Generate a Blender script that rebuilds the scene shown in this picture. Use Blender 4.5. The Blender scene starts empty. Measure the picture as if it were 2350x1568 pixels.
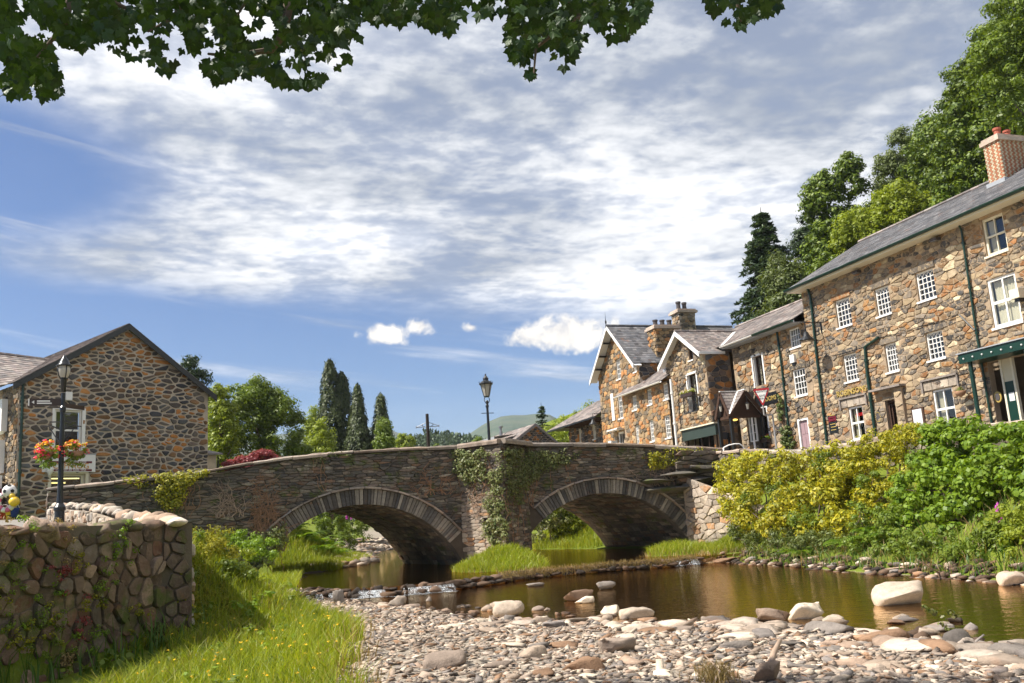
import bpy, math, random
import numpy as np
from mathutils import Vector, Matrix
from mathutils.geometry import tessellate_polygon

random.seed(7)
NR = np.random.default_rng(7)
S = bpy.context.scene
COL = S.collection

# ------------------------------------------------------------------ camera, sky, sun, exposure
FPX, PITCH, ROLL, YAW, CAMH = 2110.0, 0.1957, -0.0653, math.radians(19.1), 1.7
_cp, _sp = math.cos(PITCH), math.sin(PITCH)
_F = np.array([math.sin(YAW)*_cp, math.cos(YAW)*_cp, _sp])
_R0 = np.array([math.cos(YAW), -math.sin(YAW), 0.0])
_U0 = np.cross(_R0, _F)
_R = math.cos(ROLL)*_R0 + math.sin(ROLL)*_U0
_U = -math.sin(ROLL)*_R0 + math.cos(ROLL)*_U0
CPOS = np.array([0, 0, CAMH])
cam_data = bpy.data.cameras.new('camera')
cam = bpy.data.objects.new('camera', cam_data)
COL.objects.link(cam)
cam.matrix_world = Matrix(((_R[0], _U[0], -_F[0], 0), (_R[1], _U[1], -_F[1], 0), (_R[2], _U[2], -_F[2], CAMH), (0, 0, 0, 1)))
cam_data.sensor_width = 36
cam_data.lens = FPX/2350*36
cam_data.clip_start, cam_data.clip_end = 0.1, 6000
S.camera = cam
S.view_settings.view_transform = 'Standard'
S.view_settings.look = 'None'
S.view_settings.gamma = 1.0
S.view_settings.use_curve_mapping = False
S.view_settings.exposure = 0.90
S.cycles.max_bounces = 6
S.cycles.transparent_max_bounces = 12

SUN_FROM = Vector((-1.0, 0.10, 1.28)).normalized()
sun_el = math.asin(SUN_FROM.z)
sun_az = math.atan2(SUN_FROM.x, SUN_FROM.y)
sl = bpy.data.lights.new('sun', 'SUN')
sl.energy = 5.0
sl.angle = math.radians(0.55)
sl.color = (1.0, 0.95, 0.86)
so = bpy.data.objects.new('sun', sl)
so.rotation_euler = SUN_FROM.to_track_quat('Z', 'Y').to_euler()
COL.objects.link(so)

def ray(x, y): return _F + _R*(x-1175)/FPX - _U*(y-784)/FPX
def atX(x, y, c): d = ray(x, y); return CPOS + d*(c/d[0])
def atY(x, y, c): d = ray(x, y); return CPOS + d*(c/d[1])
def atZ(x, y, c=0.0): d = ray(x, y); return CPOS + d*((c-CAMH)/d[2])
def atD(x, y, c): return CPOS + ray(x, y)*c

W = bpy.data.worlds.new('World'); S.world = W; W.use_nodes = True
class NT:
    """small helper to write node trees"""
    def __init__(s, nt): s.t = nt; s.n = nt.nodes; s.l = nt.links
    def add(s, typ, **kw):
        nd = s.n.new(typ)
        for k, v in kw.items():
            if k.startswith('i_'):
                key = k[2:]; key = int(key) if key.isdigit() else key.replace('_', ' ')
                s.put(v, nd.inputs[key])
            else: setattr(nd, k, v)
        return nd
    def put(s, v, sock):
        if isinstance(v, bpy.types.NodeSocket): s.l.new(v, sock)
        elif isinstance(v, bpy.types.Node): s.l.new(v.outputs[0], sock)
        else:
            if sock.type == 'RGBA' and len(v) == 3: v = (*v, 1)
            sock.default_value = v
    def math(s, op, a, b=0.0, c=None, clamp=False):
        nd = s.n.new('ShaderNodeMath'); nd.operation = op; nd.use_clamp = clamp
        s.put(a, nd.inputs[0]); s.put(b, nd.inputs[1])
        if c is not None: s.put(c, nd.inputs[2])
        return nd.outputs[0]
    def vmath(s, op, a, b=None):
        nd = s.n.new('ShaderNodeVectorMath'); nd.operation = op
        s.put(a, nd.inputs[0])
        if b is not None: s.put(b, nd.inputs[1])
        return nd
    def ramp(s, fac, stops, interp='LINEAR'):
        nd = s.n.new('ShaderNodeValToRGB'); cr = nd.color_ramp; cr.interpolation = interp
        while len(cr.elements) < len(stops): cr.elements.new(0.5)
        for e, (p, c) in zip(cr.elements, stops):
            e.position = p; e.color = (*c, 1) if len(c) == 3 else c
        s.put(fac, nd.inputs[0]); return nd.outputs[0]
    def noise(s, vec, scale, detail=4, rough=0.55, dist=0.0):
        nd = s.n.new('ShaderNodeTexNoise')
        if vec is not None: s.put(vec, nd.inputs['Vector'])
        nd.inputs['Scale'].default_value = scale; nd.inputs['Detail'].default_value = detail
        nd.inputs['Roughness'].default_value = rough; nd.inputs['Distortion'].default_value = dist
        return nd
    def mix(s, fac, a, b, mode='MIX'):
        nd = s.n.new('ShaderNodeMix'); nd.data_type = 'RGBA'; nd.blend_type = mode
        s.put(fac, nd.inputs[0]); s.put(a, nd.inputs[6]); s.put(b, nd.inputs[7]); return nd.outputs[2]
    def smooth(s, v, a, b, lo=0.0, hi=1.0):
        nd = s.n.new('ShaderNodeMapRange'); nd.interpolation_type = 'SMOOTHSTEP'
        s.put(v, nd.inputs[0]); nd.inputs[1].default_value = a; nd.inputs[2].default_value = b
        nd.inputs[3].default_value = lo; nd.inputs[4].default_value = hi; return nd.outputs[0]

def build_world():
    t = NT(W.node_tree); t.n.clear()
    out = t.add('ShaderNodeOutputWorld'); bg = t.add('ShaderNodeBackground')
    bg.inputs[1].default_value = 0.095
    sky = t.add('ShaderNodeTexSky', sky_type='NISHITA', sun_disc=False, sun_elevation=sun_el, sun_rotation=sun_az,
                altitude=50, air_density=1.0, dust_density=0.4, ozone_density=2.2)
    tc = t.add('ShaderNodeTexCoord'); d = tc.outputs['Generated']
    sx = t.add('ShaderNodeSeparateXYZ', i_0=d)
    X_, Y_, Z_ = sx.outputs
    zz = t.math('MAXIMUM', Z_, 0.0)
    zd = t.math('ADD', zz, 0.06)
    px_, py_ = t.math('DIVIDE', X_, zd), t.math('DIVIDE', Y_, zd)
    P = t.add('ShaderNodeCombineXYZ', i_0=px_, i_1=t.math('MULTIPLY', py_, 1.15))
    wn = t.noise(P, 1.6, 3, 0.5); P = t.vmath('ADD', P, t.vmath('MULTIPLY', t.vmath('SUBTRACT', wn.outputs['Color'], (0.5, 0.5, 0.5)), (0.10, 0.10, 0.0))).outputs[0]
    # big sheet of altocumulus: bounded by a wavy lower edge, torn open towards the west
    big = t.noise(P, 0.55, 4, 0.55).outputs[0]
    el = t.math('ADD', zz, t.math('MULTIPLY', t.math('SUBTRACT', big, 0.5), 0.10))
    azx = t.math('DIVIDE', X_, t.math('MAXIMUM', Y_, 0.05))
    azn = t.math('ADD', azx, t.math('MULTIPLY', t.math('SUBTRACT', big, 0.5), 0.35))
    low = t.smooth(t.math('ADD', el, t.math('MULTIPLY', azx, 0.10)), SKY_LOW[0], SKY_LOW[1])
    wa = t.math('DIVIDE', t.math('ADD', azn, 0.27), 0.20)
    wb = t.math('DIVIDE', t.math('SUBTRACT', el, 0.355), 0.062)
    wr = t.math('SQRT', t.math('ADD', t.math('MULTIPLY', wa, wa), t.math('MULTIPLY', wb, wb)))
    sheet = t.math('MULTIPLY', low, t.smooth(wr, SKY_W[0], SKY_W[1]))
    f1 = t.noise(P, 4.6, 6, 0.55, 0.0).outputs[0]
    f2 = t.noise(P, 13.5, 4, 0.55, 0.0).outputs[0]
    f3 = t.noise(P, 1.1, 3, 0.5).outputs[0]
    tex = t.math('ADD', t.math('MULTIPLY', f1, 0.58), t.math('MULTIPLY', f2, 0.42))
    fluff = t.math('ADD', tex, t.math('MULTIPLY', t.math('SUBTRACT', f3, 0.5), 0.5))
    dens = t.math('MULTIPLY', sheet, t.smooth(fluff, 0.38, 0.58, 0.66, 1.0))
    # thin streaks low over the horizon
    st = t.add('ShaderNodeCombineXYZ', i_0=t.math('MULTIPLY', azx, 1.7), i_1=t.math('MULTIPLY', t.math('ADD', zz, t.math('MULTIPLY', azx, 0.16)), 26.0))
    sn = t.noise(st, 1.0, 5, 0.6, 0.4).outputs[0]
    streak = t.math('MULTIPLY', t.smooth(sn, 0.50, 0.74), t.smooth(zz, 0.02, 0.10))
    streak = t.math('MULTIPLY', streak, 0.8)
    hz = t.math('MULTIPLY', t.smooth(zz, 0.16, 0.0), 0.34)
    dens = t.math('MAXIMUM', dens, t.math('MAXIMUM', streak, hz))
    # two small heaped clouds
    pd = t.vmath('NORMALIZE', d).outputs[0]
    pn = t.noise(pd, 26.0, 6, 0.62, 0.2).outputs[0]
    cum = None
    for (cx, cy, rx, ry, th) in CUMULI:
        c = ray(cx, cy); c = c/np.linalg.norm(c)
        rt = np.cross(c, (0, 0, 1.0)); rt /= np.linalg.norm(rt); up = np.cross(rt, c)
        a = t.math('DIVIDE', t.vmath('DOT_PRODUCT', pd, tuple(rt)).outputs['Value'], rx)
        b = t.math('DIVIDE', t.vmath('DOT_PRODUCT', t.vmath('SUBTRACT', pd, tuple(c)).outputs[0], tuple(up)).outputs['Value'], ry)
        fr = t.vmath('DOT_PRODUCT', pd, tuple(c)).outputs['Value']
        r = t.math('SQRT', t.math('ADD', t.math('MULTIPLY', a, a), t.math('MULTIPLY', b, b)))
        v = t.math('SUBTRACT', t.math('ADD', pn, 0.36), t.math('MULTIPLY', r, 0.5))
        v = t.math('MULTIPLY', t.smooth(v, th, th+0.22), t.math('GREATER_THAN', fr, 0.5))
        cum = v if cum is None else t.math('MAXIMUM', cum, v)
    # cloud brightness: lit tops, greyer hollows
    bl = t.noise(P, 0.95, 3, 0.5).outputs[0]
    shade = t.smooth(t.math('ADD', t.math('MULTIPLY', bl, 0.95), t.math('ADD', t.math('MULTIPLY', f1, 0.22), t.math('MULTIPLY', f2, 0.22))), 0.55, 0.86)
    ccol = t.mix(shade, (2.3, 2.6, 3.15), (7.0, 7.0, 7.0))
    ccol2 = t.mix(t.smooth(pn, 0.35, 0.62), (4.2, 4.2, 4.4), (7.0, 6.6, 6.0))
    skyc = t.mix(1.0, sky.outputs[0], (0.42, 0.53, 0.70), 'MULTIPLY')
    c1 = t.mix(dens, skyc, ccol)
    c2 = t.mix(cum, c1, ccol2)
    t.put(c2, bg.inputs[0]); t.l.new(bg.outputs[0], out.inputs[0])
SKY_LOW = (0.235, 0.285)
SKY_W = (0.75, 1.5)
CUMULI = [(1300, 768, 0.080, 0.034, 0.50), (1215, 775, 0.045, 0.020, 0.52), (880, 770, 0.042, 0.018, 0.54), (965, 748, 0.026, 0.018, 0.58), (1082, 752, 0.02, 0.014, 0.60)]
build_world()

# ------------------------------------------------------------------ materials
MATS = {}
def new_mat(name):
    m = bpy.data.materials.new(name); m.use_nodes = True
    t = NT(m.node_tree); t.n.clear(); MATS[name] = m
    return m, t
def finish(t, bsdf, bump=None, bs=0.3, bd=0.02):
    out = t.add('ShaderNodeOutputMaterial')
    if bump is not None:
        b = t.add('ShaderNodeBump', i_Height=bump); b.inputs['Strength'].default_value = bs; b.inputs['Distance'].default_value = bd
        if 'Normal' in bsdf.inputs: t.l.new(b.outputs[0], bsdf.inputs['Normal'])
    t.l.new(bsdf.outputs[0], out.inputs[0])
def pos(t): return t.add('ShaderNodeNewGeometry').outputs['Position']
def rnd(t): return t.add('ShaderNodeAttribute', attribute_name='rnd').outputs['Fac']
def bsdf(t, col, rough=0.8, spec=0.3, **kw):
    b = t.add('ShaderNodeBsdfPrincipled')
    t.put(col, b.inputs['Base Color']); t.put(rough, b.inputs['Roughness'])
    b.inputs['Specular IOR Level'].default_value = spec
    for k, v in kw.items(): t.put(v, b.inputs[k.replace('_', ' ')])
    return b
def plain(name, col, rough=0.6, spec=0.4, var=0.12, nscale=9.0, metal=0.0, bump=0.15):
    m, t = new_mat(name); P = pos(t)
    n = t.noise(P, nscale, 5).outputs[0]
    k = t.math('MULTIPLY_ADD', n, 2*var, 1-var)
    c = t.vmath('SCALE', tuple(col)); t.put(k, c.inputs['Scale'])
    fine = t.noise(P, nscale*7, 4).outputs[0]
    finish(t, bsdf(t, c.outputs[0], t.math('MULTIPLY_ADD', fine, 0.25, rough-0.12), spec, Metallic=metal), fine, bump, 0.006)
    return m
def stone_mat(name, palette, grain=14.0, moss=0.0, bump=0.8, dark=0.0, lichen=0.25, smear=None, rust=0.35):
    """palette: colours picked per stone by its rnd value"""
    m, t = new_mat(name); P = pos(t); r = rnd(t)
    n = len(palette)
    base = t.ramp(r, [(i/n, c) for i, c in enumerate(palette)], 'CONSTANT')
    lg = t.noise(P, 0.55, 4, 0.6).outputs[0]
    jit = t.math('FRACT', t.math('MULTIPLY', r, 37.7))
    a = t.noise(P, grain*0.35, 6, 0.65).outputs[0]; b = t.noise(P, grain*2.2, 5, 0.7).outputs[0]
    k = t.math('MULTIPLY', t.math('MULTIPLY_ADD', a, 1.1, 0.45), t.math('MULTIPLY_ADD', b, 0.7, 0.65))
    k = t.math('MULTIPLY', t.math('MULTIPLY', k, t.math('MULTIPLY_ADD', jit, 0.6, 0.7)), t.math('MULTIPLY_ADD', lg, 1.1, 0.45))
    c = t.vmath('SCALE', base); t.put(k, c.inputs['Scale']); c = c.outputs[0]
    li = t.noise(P, 5.0, 6, 0.7, 0.3).outputs[0]
    c = t.mix(t.smooth(li, 0.60, 0.72, 0.0, lichen), c, (0.42, 0.40, 0.33))
    rst = t.noise(P, 2.3, 5, 0.6, 0.6).outputs[0]
    c = t.mix(t.smooth(rst, 0.58, 0.72, 0.0, rust), c, (0.30, 0.13, 0.06))
    if smear:
        sm = t.noise(P, 6.5, 6, 0.7, 0.5).outputs[0]
        c = t.mix(t.smooth(sm, 0.50, 0.60, 0.0, 0.85), c, smear)
        sm2 = t.noise(P, 2.1, 5, 0.65).outputs[0]; c = t.mix(t.smooth(sm2, 0.52, 0.68, 0.0, 0.5), c, tuple(q*0.45 for q in smear))
    if moss:
        mo = t.noise(P, 1.7, 6, 0.68, 0.2).outputs[0]
        c = t.mix(t.smooth(mo, 0.56-0.1*moss, 0.70-0.1*moss, 0.0, 0.8), c, (0.075, 0.10, 0.02))
    h = t.math('ADD', a, t.math('MULTIPLY', b, 0.5))
    finish(t, bsdf(t, c, 0.85, 0.2), h, bump, 0.03)
    return m
def mortar_mat(name, col, bump=0.6):
    m, t = new_mat(name); P = pos(t)
    a = t.noise(P, 3.0, 6, 0.6).outputs[0]; b = t.noise(P, 45.0, 4, 0.7).outputs[0]
    k = t.math('MULTIPLY', t.math('MULTIPLY_ADD', a, 0.9, 0.55), t.math('MULTIPLY_ADD', b, 0.7, 0.65))
    c = t.vmath('SCALE', tuple(col)); t.put(k, c.inputs['Scale'])
    finish(t, bsdf(t, c.outputs[0], 0.95, 0.1), t.math('ADD', b, a), bump, 0.02)
    return m
def leaf_mat(name, cols, trans=0.35, rough=0.5, lowcol=None, patch=0.25):
    m, t = new_mat(name); P = pos(t); r = rnd(t)
    c = t.ramp(r, [(i/(len(cols)-1), q) for i, q in enumerate(cols)])
    n = t.noise(P, patch, 4, 0.6).outputs[0]
    sc = t.vmath('SCALE', c); t.put(t.math('MULTIPLY_ADD', n, 1.0, 0.5), sc.inputs['Scale']); c = sc.outputs[0]
    d = bsdf(t, c, rough, 0.35)
    tr = t.add('ShaderNodeBsdfTranslucent'); g = t.mix(1.0, c, (1.5, 1.45, 0.5), 'MULTIPLY'); t.put(g, tr.inputs[0])
    mx = t.add('ShaderNodeMixShader', i_0=trans); t.l.new(d.outputs[0], mx.inputs[1]); t.l.new(tr.outputs[0], mx.inputs[2])
    out = t.add('ShaderNodeOutputMaterial'); t.l.new(mx.outputs[0], out.inputs[0])
    return m

WARM = [(0.22,0.165,0.105),(0.27,0.125,0.05),(0.12,0.10,0.08),(0.36,0.27,0.165),(0.075,0.067,0.06),(0.52,0.43,0.28),(0.15,0.125,0.10),(0.24,0.145,0.075),
        (0.10,0.088,0.075),(0.30,0.155,0.06),(0.32,0.25,0.165),(0.07,0.065,0.062),(0.27,0.19,0.12),(0.20,0.165,0.13)]
stone_mat('rubble_warm', WARM, moss=0, lichen=0.5, smear=(0.35, 0.265, 0.17))
stone_mat('rubble_brown', [(0.30,0.20,0.10),(0.38,0.17,0.06),(0.17,0.13,0.085),(0.38,0.26,0.14),(0.12,0.10,0.075),(0.44,0.23,0.085),(0.27,0.19,0.105),(0.10,0.09,0.075),(0.33,0.155,0.06)], lichen=0.2, smear=(0.33, 0.235, 0.145))
stone_mat('rubble_dark', [(0.09,0.075,0.065),(0.36,0.155,0.045),(0.12,0.09,0.07),(0.05,0.05,0.055),(0.21,0.12,0.06),(0.10,0.10,0.10),(0.13,0.11,0.09),(0.34,0.16,0.055),(0.13,0.10,0.08),(0.08,0.075,0.075),(0.11,0.095,0.08)], lichen=0.10)
stone_mat('bridge_slate', [(0.155,0.128,0.098),(0.09,0.08,0.068),(0.18,0.14,0.105),(0.12,0.095,0.078),(0.24,0.18,0.135),(0.07,0.064,0.058),(0.18,0.11,0.07),(0.14,0.125,0.105),(0.28,0.24,0.18)], grain=20, lichen=0.35, moss=0.35, smear=(0.145,0.12,0.095))
stone_mat('abutment_stone', [(0.36,0.30,0.23),(0.29,0.24,0.19),(0.41,0.34,0.26),(0.32,0.27,0.22),(0.37,0.21,0.11),(0.26,0.22,0.18),(0.38,0.32,0.26)], lichen=0.4, smear=(0.38,0.31,0.24))
stone_mat('voussoir_slate', [(0.12,0.105,0.09),(0.20,0.175,0.145),(0.085,0.08,0.075),(0.25,0.22,0.18),(0.11,0.10,0.09)], grain=22, lichen=0.5)
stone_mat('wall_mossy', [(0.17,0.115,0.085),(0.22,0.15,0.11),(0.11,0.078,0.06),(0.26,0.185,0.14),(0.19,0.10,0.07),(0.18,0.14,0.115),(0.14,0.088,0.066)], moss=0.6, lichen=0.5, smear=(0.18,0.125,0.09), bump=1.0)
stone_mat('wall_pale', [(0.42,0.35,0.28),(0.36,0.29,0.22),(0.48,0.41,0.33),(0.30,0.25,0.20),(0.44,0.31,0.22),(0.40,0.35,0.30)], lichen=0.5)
stone_mat('coping', [(0.33,0.27,0.22),(0.26,0.22,0.19),(0.38,0.30,0.24),(0.29,0.22,0.17)], lichen=0.6)
stone_mat('river_stone', [(0.36,0.28,0.215),(0.24,0.185,0.145),(0.46,0.37,0.285),(0.31,0.22,0.16),(0.17,0.145,0.125),(0.52,0.43,0.33),(0.34,0.26,0.195),(0.25,0.15,0.09),(0.38,0.31,0.25),(0.21,0.18,0.16)], grain=26, bump=0.7, lichen=0.15, rust=0.2)
stone_mat('wet_stone', [(0.07,0.045,0.03),(0.045,0.035,0.028),(0.10,0.065,0.045),(0.14,0.09,0.06)], grain=20, lichen=0.1)
stone_mat('slate_roof', [(0.12,0.118,0.125),(0.14,0.137,0.14),(0.105,0.105,0.112),(0.155,0.148,0.148),(0.127,0.12,0.124)], grain=8, bump=0.3, lichen=0.12)
stone_mat('slate_brown', [(0.20,0.17,0.16),(0.24,0.20,0.18),(0.17,0.155,0.15),(0.27,0.235,0.21),(0.22,0.18,0.165)], grain=8, bump=0.3, lichen=0.35)
stone_mat('brick_checker', [(0.36,0.15,0.08),(0.55,0.45,0.31)], grain=16, bump=0.3, lichen=0.0)
mortar_mat('mortar_warm', (0.33,0.245,0.165)); mortar_mat('mortar_grey', (0.46,0.385,0.30)); mortar_mat('mortar_dark', (0.085,0.068,0.052))
mortar_mat('mortar_mossy', (0.13,0.105,0.08)); mortar_mat('mortar_pale', (0.34,0.28,0.215)); mortar_mat('render_cream', (0.50,0.42,0.31), 0.2)
mortar_mat('vault_stone', (0.115,0.10,0.088), 0.9); mortar_mat('concrete', (0.42,0.39,0.35), 0.3)
plain('white_paint', (0.74,0.72,0.68), 0.45, 0.4, 0.06); plain('cream_paint', (0.66,0.60,0.46), 0.5, 0.4, 0.08)
plain('green_paint', (0.005,0.030,0.019), 0.35, 0.5, 0.15); plain('black_paint', (0.012,0.013,0.015), 0.3, 0.5, 0.2)
plain('brown_paint', (0.035,0.018,0.012), 0.4, 0.5, 0.2); plain('lead_grey', (0.32,0.33,0.35), 0.5, 0.4, 0.2)
plain('board_green', (0.03,0.045,0.038), 0.5, 0.4, 0.1); plain('red_paint', (0.33,0.012,0.015), 0.35, 0.5, 0.06)
plain('maroon_paint', (0.13,0.01,0.02), 0.4, 0.4, 0.1); plain('gold_paint', (0.42,0.30,0.08), 0.4, 0.5, 0.08)
plain('orange_ink', (0.55,0.25,0.05), 0.6, 0.3, 0.05); plain('pink_paint', (0.30,0.20,0.21), 0.5, 0.3, 0.15)
plain('terracotta', (0.36,0.10,0.06), 0.7, 0.3, 0.15); plain('dark_pot', (0.07,0.06,0.06), 0.7, 0.3, 0.2)
plain('steel', (0.30,0.30,0.31), 0.4, 0.5, 0.1, metal=0.7); plain('grey_post', (0.26,0.25,0.24), 0.6, 0.4, 0.15)
plain('bark', (0.10,0.075,0.055), 0.9, 0.2, 0.4, 14, bump=0.8); plain('dry_vine', (0.30,0.17,0.10), 0.9, 0.2, 0.35, 14, bump=0.6)
plain('driftwood', (0.36,0.26,0.19), 0.9, 0.2, 0.3, 16, bump=0.7); plain('dark_wood', (0.06,0.03,0.018), 0.7, 0.3, 0.3)
plain('interior_dark', (0.012,0.012,0.013), 0.9, 0.1, 0.2); plain('curtain', (0.58,0.52,0.38), 0.9, 0.1, 0.06)
plain('blind_white', (0.62,0.62,0.60), 0.9, 0.1, 0.06); plain('yellow_plastic', (0.75,0.50,0.04), 0.3, 0.5, 0.05)
plain('pink_plastic', (0.62,0.12,0.25), 0.3, 0.5, 0.05); plain('blue_cloth', (0.03,0.05,0.28), 0.8, 0.2, 0.2)
plain('pole_wood', (0.035,0.027,0.022), 0.8, 0.2, 0.3)
plain('tarmac', (0.07,0.068,0.065), 0.9, 0.2, 0.2); plain('red_ice', (0.45,0.05,0.04), 0.5, 0.3, 0.1)
def mk_special():
    m, t = new_mat('glass')
    ge = t.add('ShaderNodeNewGeometry'); dt = t.math('ABSOLUTE', t.vmath('DOT_PRODUCT', ge.outputs['Normal'], ge.outputs['Incoming']).outputs['Value']); fr = t.math('MULTIPLY_ADD', t.math('POWER', t.math('SUBTRACT', 1.0, dt), 5.0), 0.9, 0.10); tr = t.add('ShaderNodeBsdfTransparent'); tr.inputs[0].default_value = (0.85,0.88,0.88,1)
    n = t.noise(pos(t), 3.0, 2).outputs[0]
    gl = t.add('ShaderNodeBsdfGlossy'); gl.inputs['Roughness'].default_value = 0.03
    b = t.add('ShaderNodeBump', i_Height=n); b.inputs['Strength'].default_value = 0.10; b.inputs['Distance'].default_value = 0.05; t.l.new(b.outputs[0], gl.inputs['Normal'])
    mx = t.add('ShaderNodeMixShader', i_0=fr); t.l.new(tr.outputs[0], mx.inputs[1]); t.l.new(gl.outputs[0], mx.inputs[2])
    out = t.add('ShaderNodeOutputMaterial'); t.l.new(mx.outputs[0], out.inputs[0])
    m, t = new_mat('frosted_glass')
    b = bsdf(t, (0.62,0.58,0.50), 0.3, 0.5); tr = t.add('ShaderNodeBsdfTranslucent'); tr.inputs[0].default_value = (0.7,0.66,0.58,1)
    mx = t.add('ShaderNodeMixShader', i_0=0.5); t.l.new(b.outputs[0], mx.inputs[1]); t.l.new(tr.outputs[0], mx.inputs[2])
    out = t.add('ShaderNodeOutputMaterial'); t.l.new(mx.outputs[0], out.inputs[0])
    # river water: peaty brown, clear, rippled
    m, t = new_mat('water'); P = pos(t)
    sc = t.add('ShaderNodeMapping'); t.l.new(P, sc.inputs[0]); sc.inputs['Scale'].default_value = (0.8, 1.0, 1.0)
    a = t.noise(sc.outputs[0], 4.5, 4, 0.55, 0.4).outputs[0]; b2 = t.noise(sc.outputs[0], 17.0, 3, 0.5).outputs[0]
    h = t.math('ADD', a, t.math('MULTIPLY', b2, 0.22))
    bm = t.add('ShaderNodeBump', i_Height=h); bm.inputs['Strength'].default_value = 0.42; bm.inputs['Distance'].default_value = 0.03
    fr = t.add('ShaderNodeFresnel', i_IOR=1.333); t.l.new(bm.outputs[0], fr.inputs['Normal'])
    gl = t.add('ShaderNodeBsdfGlossy'); gl.inputs['Color'].default_value = (0.72, 0.57, 0.40, 1); gl.inputs['Roughness'].default_value = 0.02; t.l.new(bm.outputs[0], gl.inputs['Normal'])  # brown tint put into the reflections to darken them
    tr = t.add('ShaderNodeBsdfTransparent'); tr.inputs[0].default_value = (0.42,0.25,0.11,1)
    df = t.add('ShaderNodeBsdfDiffuse'); df.inputs[0].default_value = (0.018,0.011,0.004,1)
    m1 = t.add('ShaderNodeMixShader', i_0=0.28); t.l.new(tr.outputs[0], m1.inputs[1]); t.l.new(df.outputs[0], m1.inputs[2])
    mx = t.add('ShaderNodeMixShader'); t.l.new(fr.outputs[0], mx.inputs[0]); t.l.new(m1.outputs[0], mx.inputs[1]); t.l.new(gl.outputs[0], mx.inputs[2])
    out = t.add('ShaderNodeOutputMaterial'); t.l.new(mx.outputs[0], out.inputs[0])
    m, t = new_mat('foam'); P = pos(t)
    n = t.noise(P, 48.0, 5, 0.7).outputs[0]
    d = bsdf(t, (0.85,0.88,0.9), 0.35, 0.5); tr = t.add('ShaderNodeBsdfTransparent')
    mx = t.add('ShaderNodeMixShader', i_0=t.smooth(n, 0.50, 0.64)); t.l.new(tr.outputs[0], mx.inputs[1]); t.l.new(d.outputs[0], mx.inputs[2])
    out = t.add('ShaderNodeOutputMaterial'); t.l.new(mx.outputs[0], out.inputs[0])
    m, t = new_mat('shop_tube'); e = t.add('ShaderNodeEmission'); e.inputs[0].default_value = (1,0.85,0.3,1); e.inputs[1].default_value = 1.6
    out = t.add('ShaderNodeOutputMaterial'); t.l.new(e.outputs[0], out.inputs[0])
    m, t = new_mat('neon_red'); e = t.add('ShaderNodeEmission'); e.inputs[0].default_value = (1,0.05,0.06,1); e.inputs[1].default_value = 0.8
    out = t.add('ShaderNodeOutputMaterial'); t.l.new(e.outputs[0], out.inputs[0])
    m, t = new_mat('lamp_amber'); e = t.add('ShaderNodeEmission'); e.inputs[0].default_value = (1,0.55,0.12,1); e.inputs[1].default_value = 1.5
    out = t.add('ShaderNodeOutputMaterial'); t.l.new(e.outputs[0], out.inputs[0])
    # ground: gravel / turf / road picked by the vertex attribute
    m, t = new_mat('ground'); P = pos(t); g = t.add('ShaderNodeAttribute', attribute_name='rnd').outputs['Fac']
    v = t.add('ShaderNodeTexVoronoi'); t.l.new(P, v.inputs['Vector']); v.inputs['Scale'].default_value = 26.0
    vc = t.add('ShaderNodeSeparateColor', i_0=v.outputs['Color']).outputs[0]
    gr = t.ramp(vc, [(0,(0.18,0.15,0.12)),(0.4,(0.28,0.235,0.185)),(0.7,(0.35,0.30,0.24)),(1,(0.13,0.115,0.095))])
    n = t.noise(P, 1.3, 5).outputs[0]; n2 = t.noise(P, 19.0, 4).outputs[0]
    turf = t.mix(n, (0.07,0.10,0.012), (0.17,0.21,0.02)); turf = t.mix(t.smooth(n2, 0.5, 0.75, 0, 0.5), turf, (0.12,0.09,0.045))
    road = t.mix(n, (0.20,0.18,0.16), (0.27,0.245,0.215))
    bed = t.mix(vc, (0.10,0.065,0.035), (0.20,0.135,0.075))
    c = t.mix(t.smooth(g, 0.2, 0.3), bed, gr); c = t.mix(t.smooth(g, 0.42, 0.55), c, turf); c = t.mix(t.smooth(g, 0.72, 0.8), c, road)
    finish(t, bsdf(t, c, 0.9, 0.15), t.math('ADD', v.outputs['Distance'], n2), 0.5, 0.03)
    m, t = new_mat('hill_far'); P = pos(t)
    n = t.noise(P, 0.012, 6, 0.6).outputs[0]; n2 = t.noise(P, 0.06, 5, 0.65).outputs[0]
    c = t.mix(t.smooth(n, 0.35, 0.62), (0.045,0.075,0.055), (0.085,0.105,0.07)); c = t.mix(t.smooth(n2, 0.52, 0.68, 0, 0.4), c, (0.13,0.115,0.105))
    finish(t, bsdf(t, c, 0.95, 0.1), n2, 0.6, 4.0)
    m, t = new_mat('hill_near'); P = pos(t)
    n = t.noise(P, 0.08, 6, 0.6).outputs[0]
    finish(t, bsdf(t, t.mix(n, (0.03,0.05,0.012), (0.10,0.13,0.025)), 0.95, 0.1), n, 0.6, 1.0)
mk_special()
leaf_mat('leaf_lime', [(0.14,0.19,0.012),(0.26,0.30,0.022),(0.20,0.25,0.018)], 0.35)
leaf_mat('leaf_green', [(0.075,0.125,0.012),(0.16,0.21,0.020),(0.11,0.165,0.016)], 0.35)
leaf_mat('leaf_fresh', [(0.07,0.14,0.010),(0.20,0.29,0.018),(0.12,0.20,0.012)], 0.35)
leaf_mat('leaf_dark', [(0.018,0.036,0.012),(0.032,0.06,0.018),(0.05,0.075,0.02)], 0.15)
leaf_mat('leaf_conifer', [(0.04,0.075,0.009),(0.10,0.15,0.014),(0.17,0.22,0.018)], 0.2)
leaf_mat('leaf_weeping', [(0.028,0.042,0.013),(0.055,0.075,0.019),(0.09,0.11,0.028)], 0.15)
leaf_mat('leaf_spruce', [(0.035,0.06,0.03),(0.06,0.095,0.045),(0.10,0.14,0.06)], 0.12)
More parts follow.
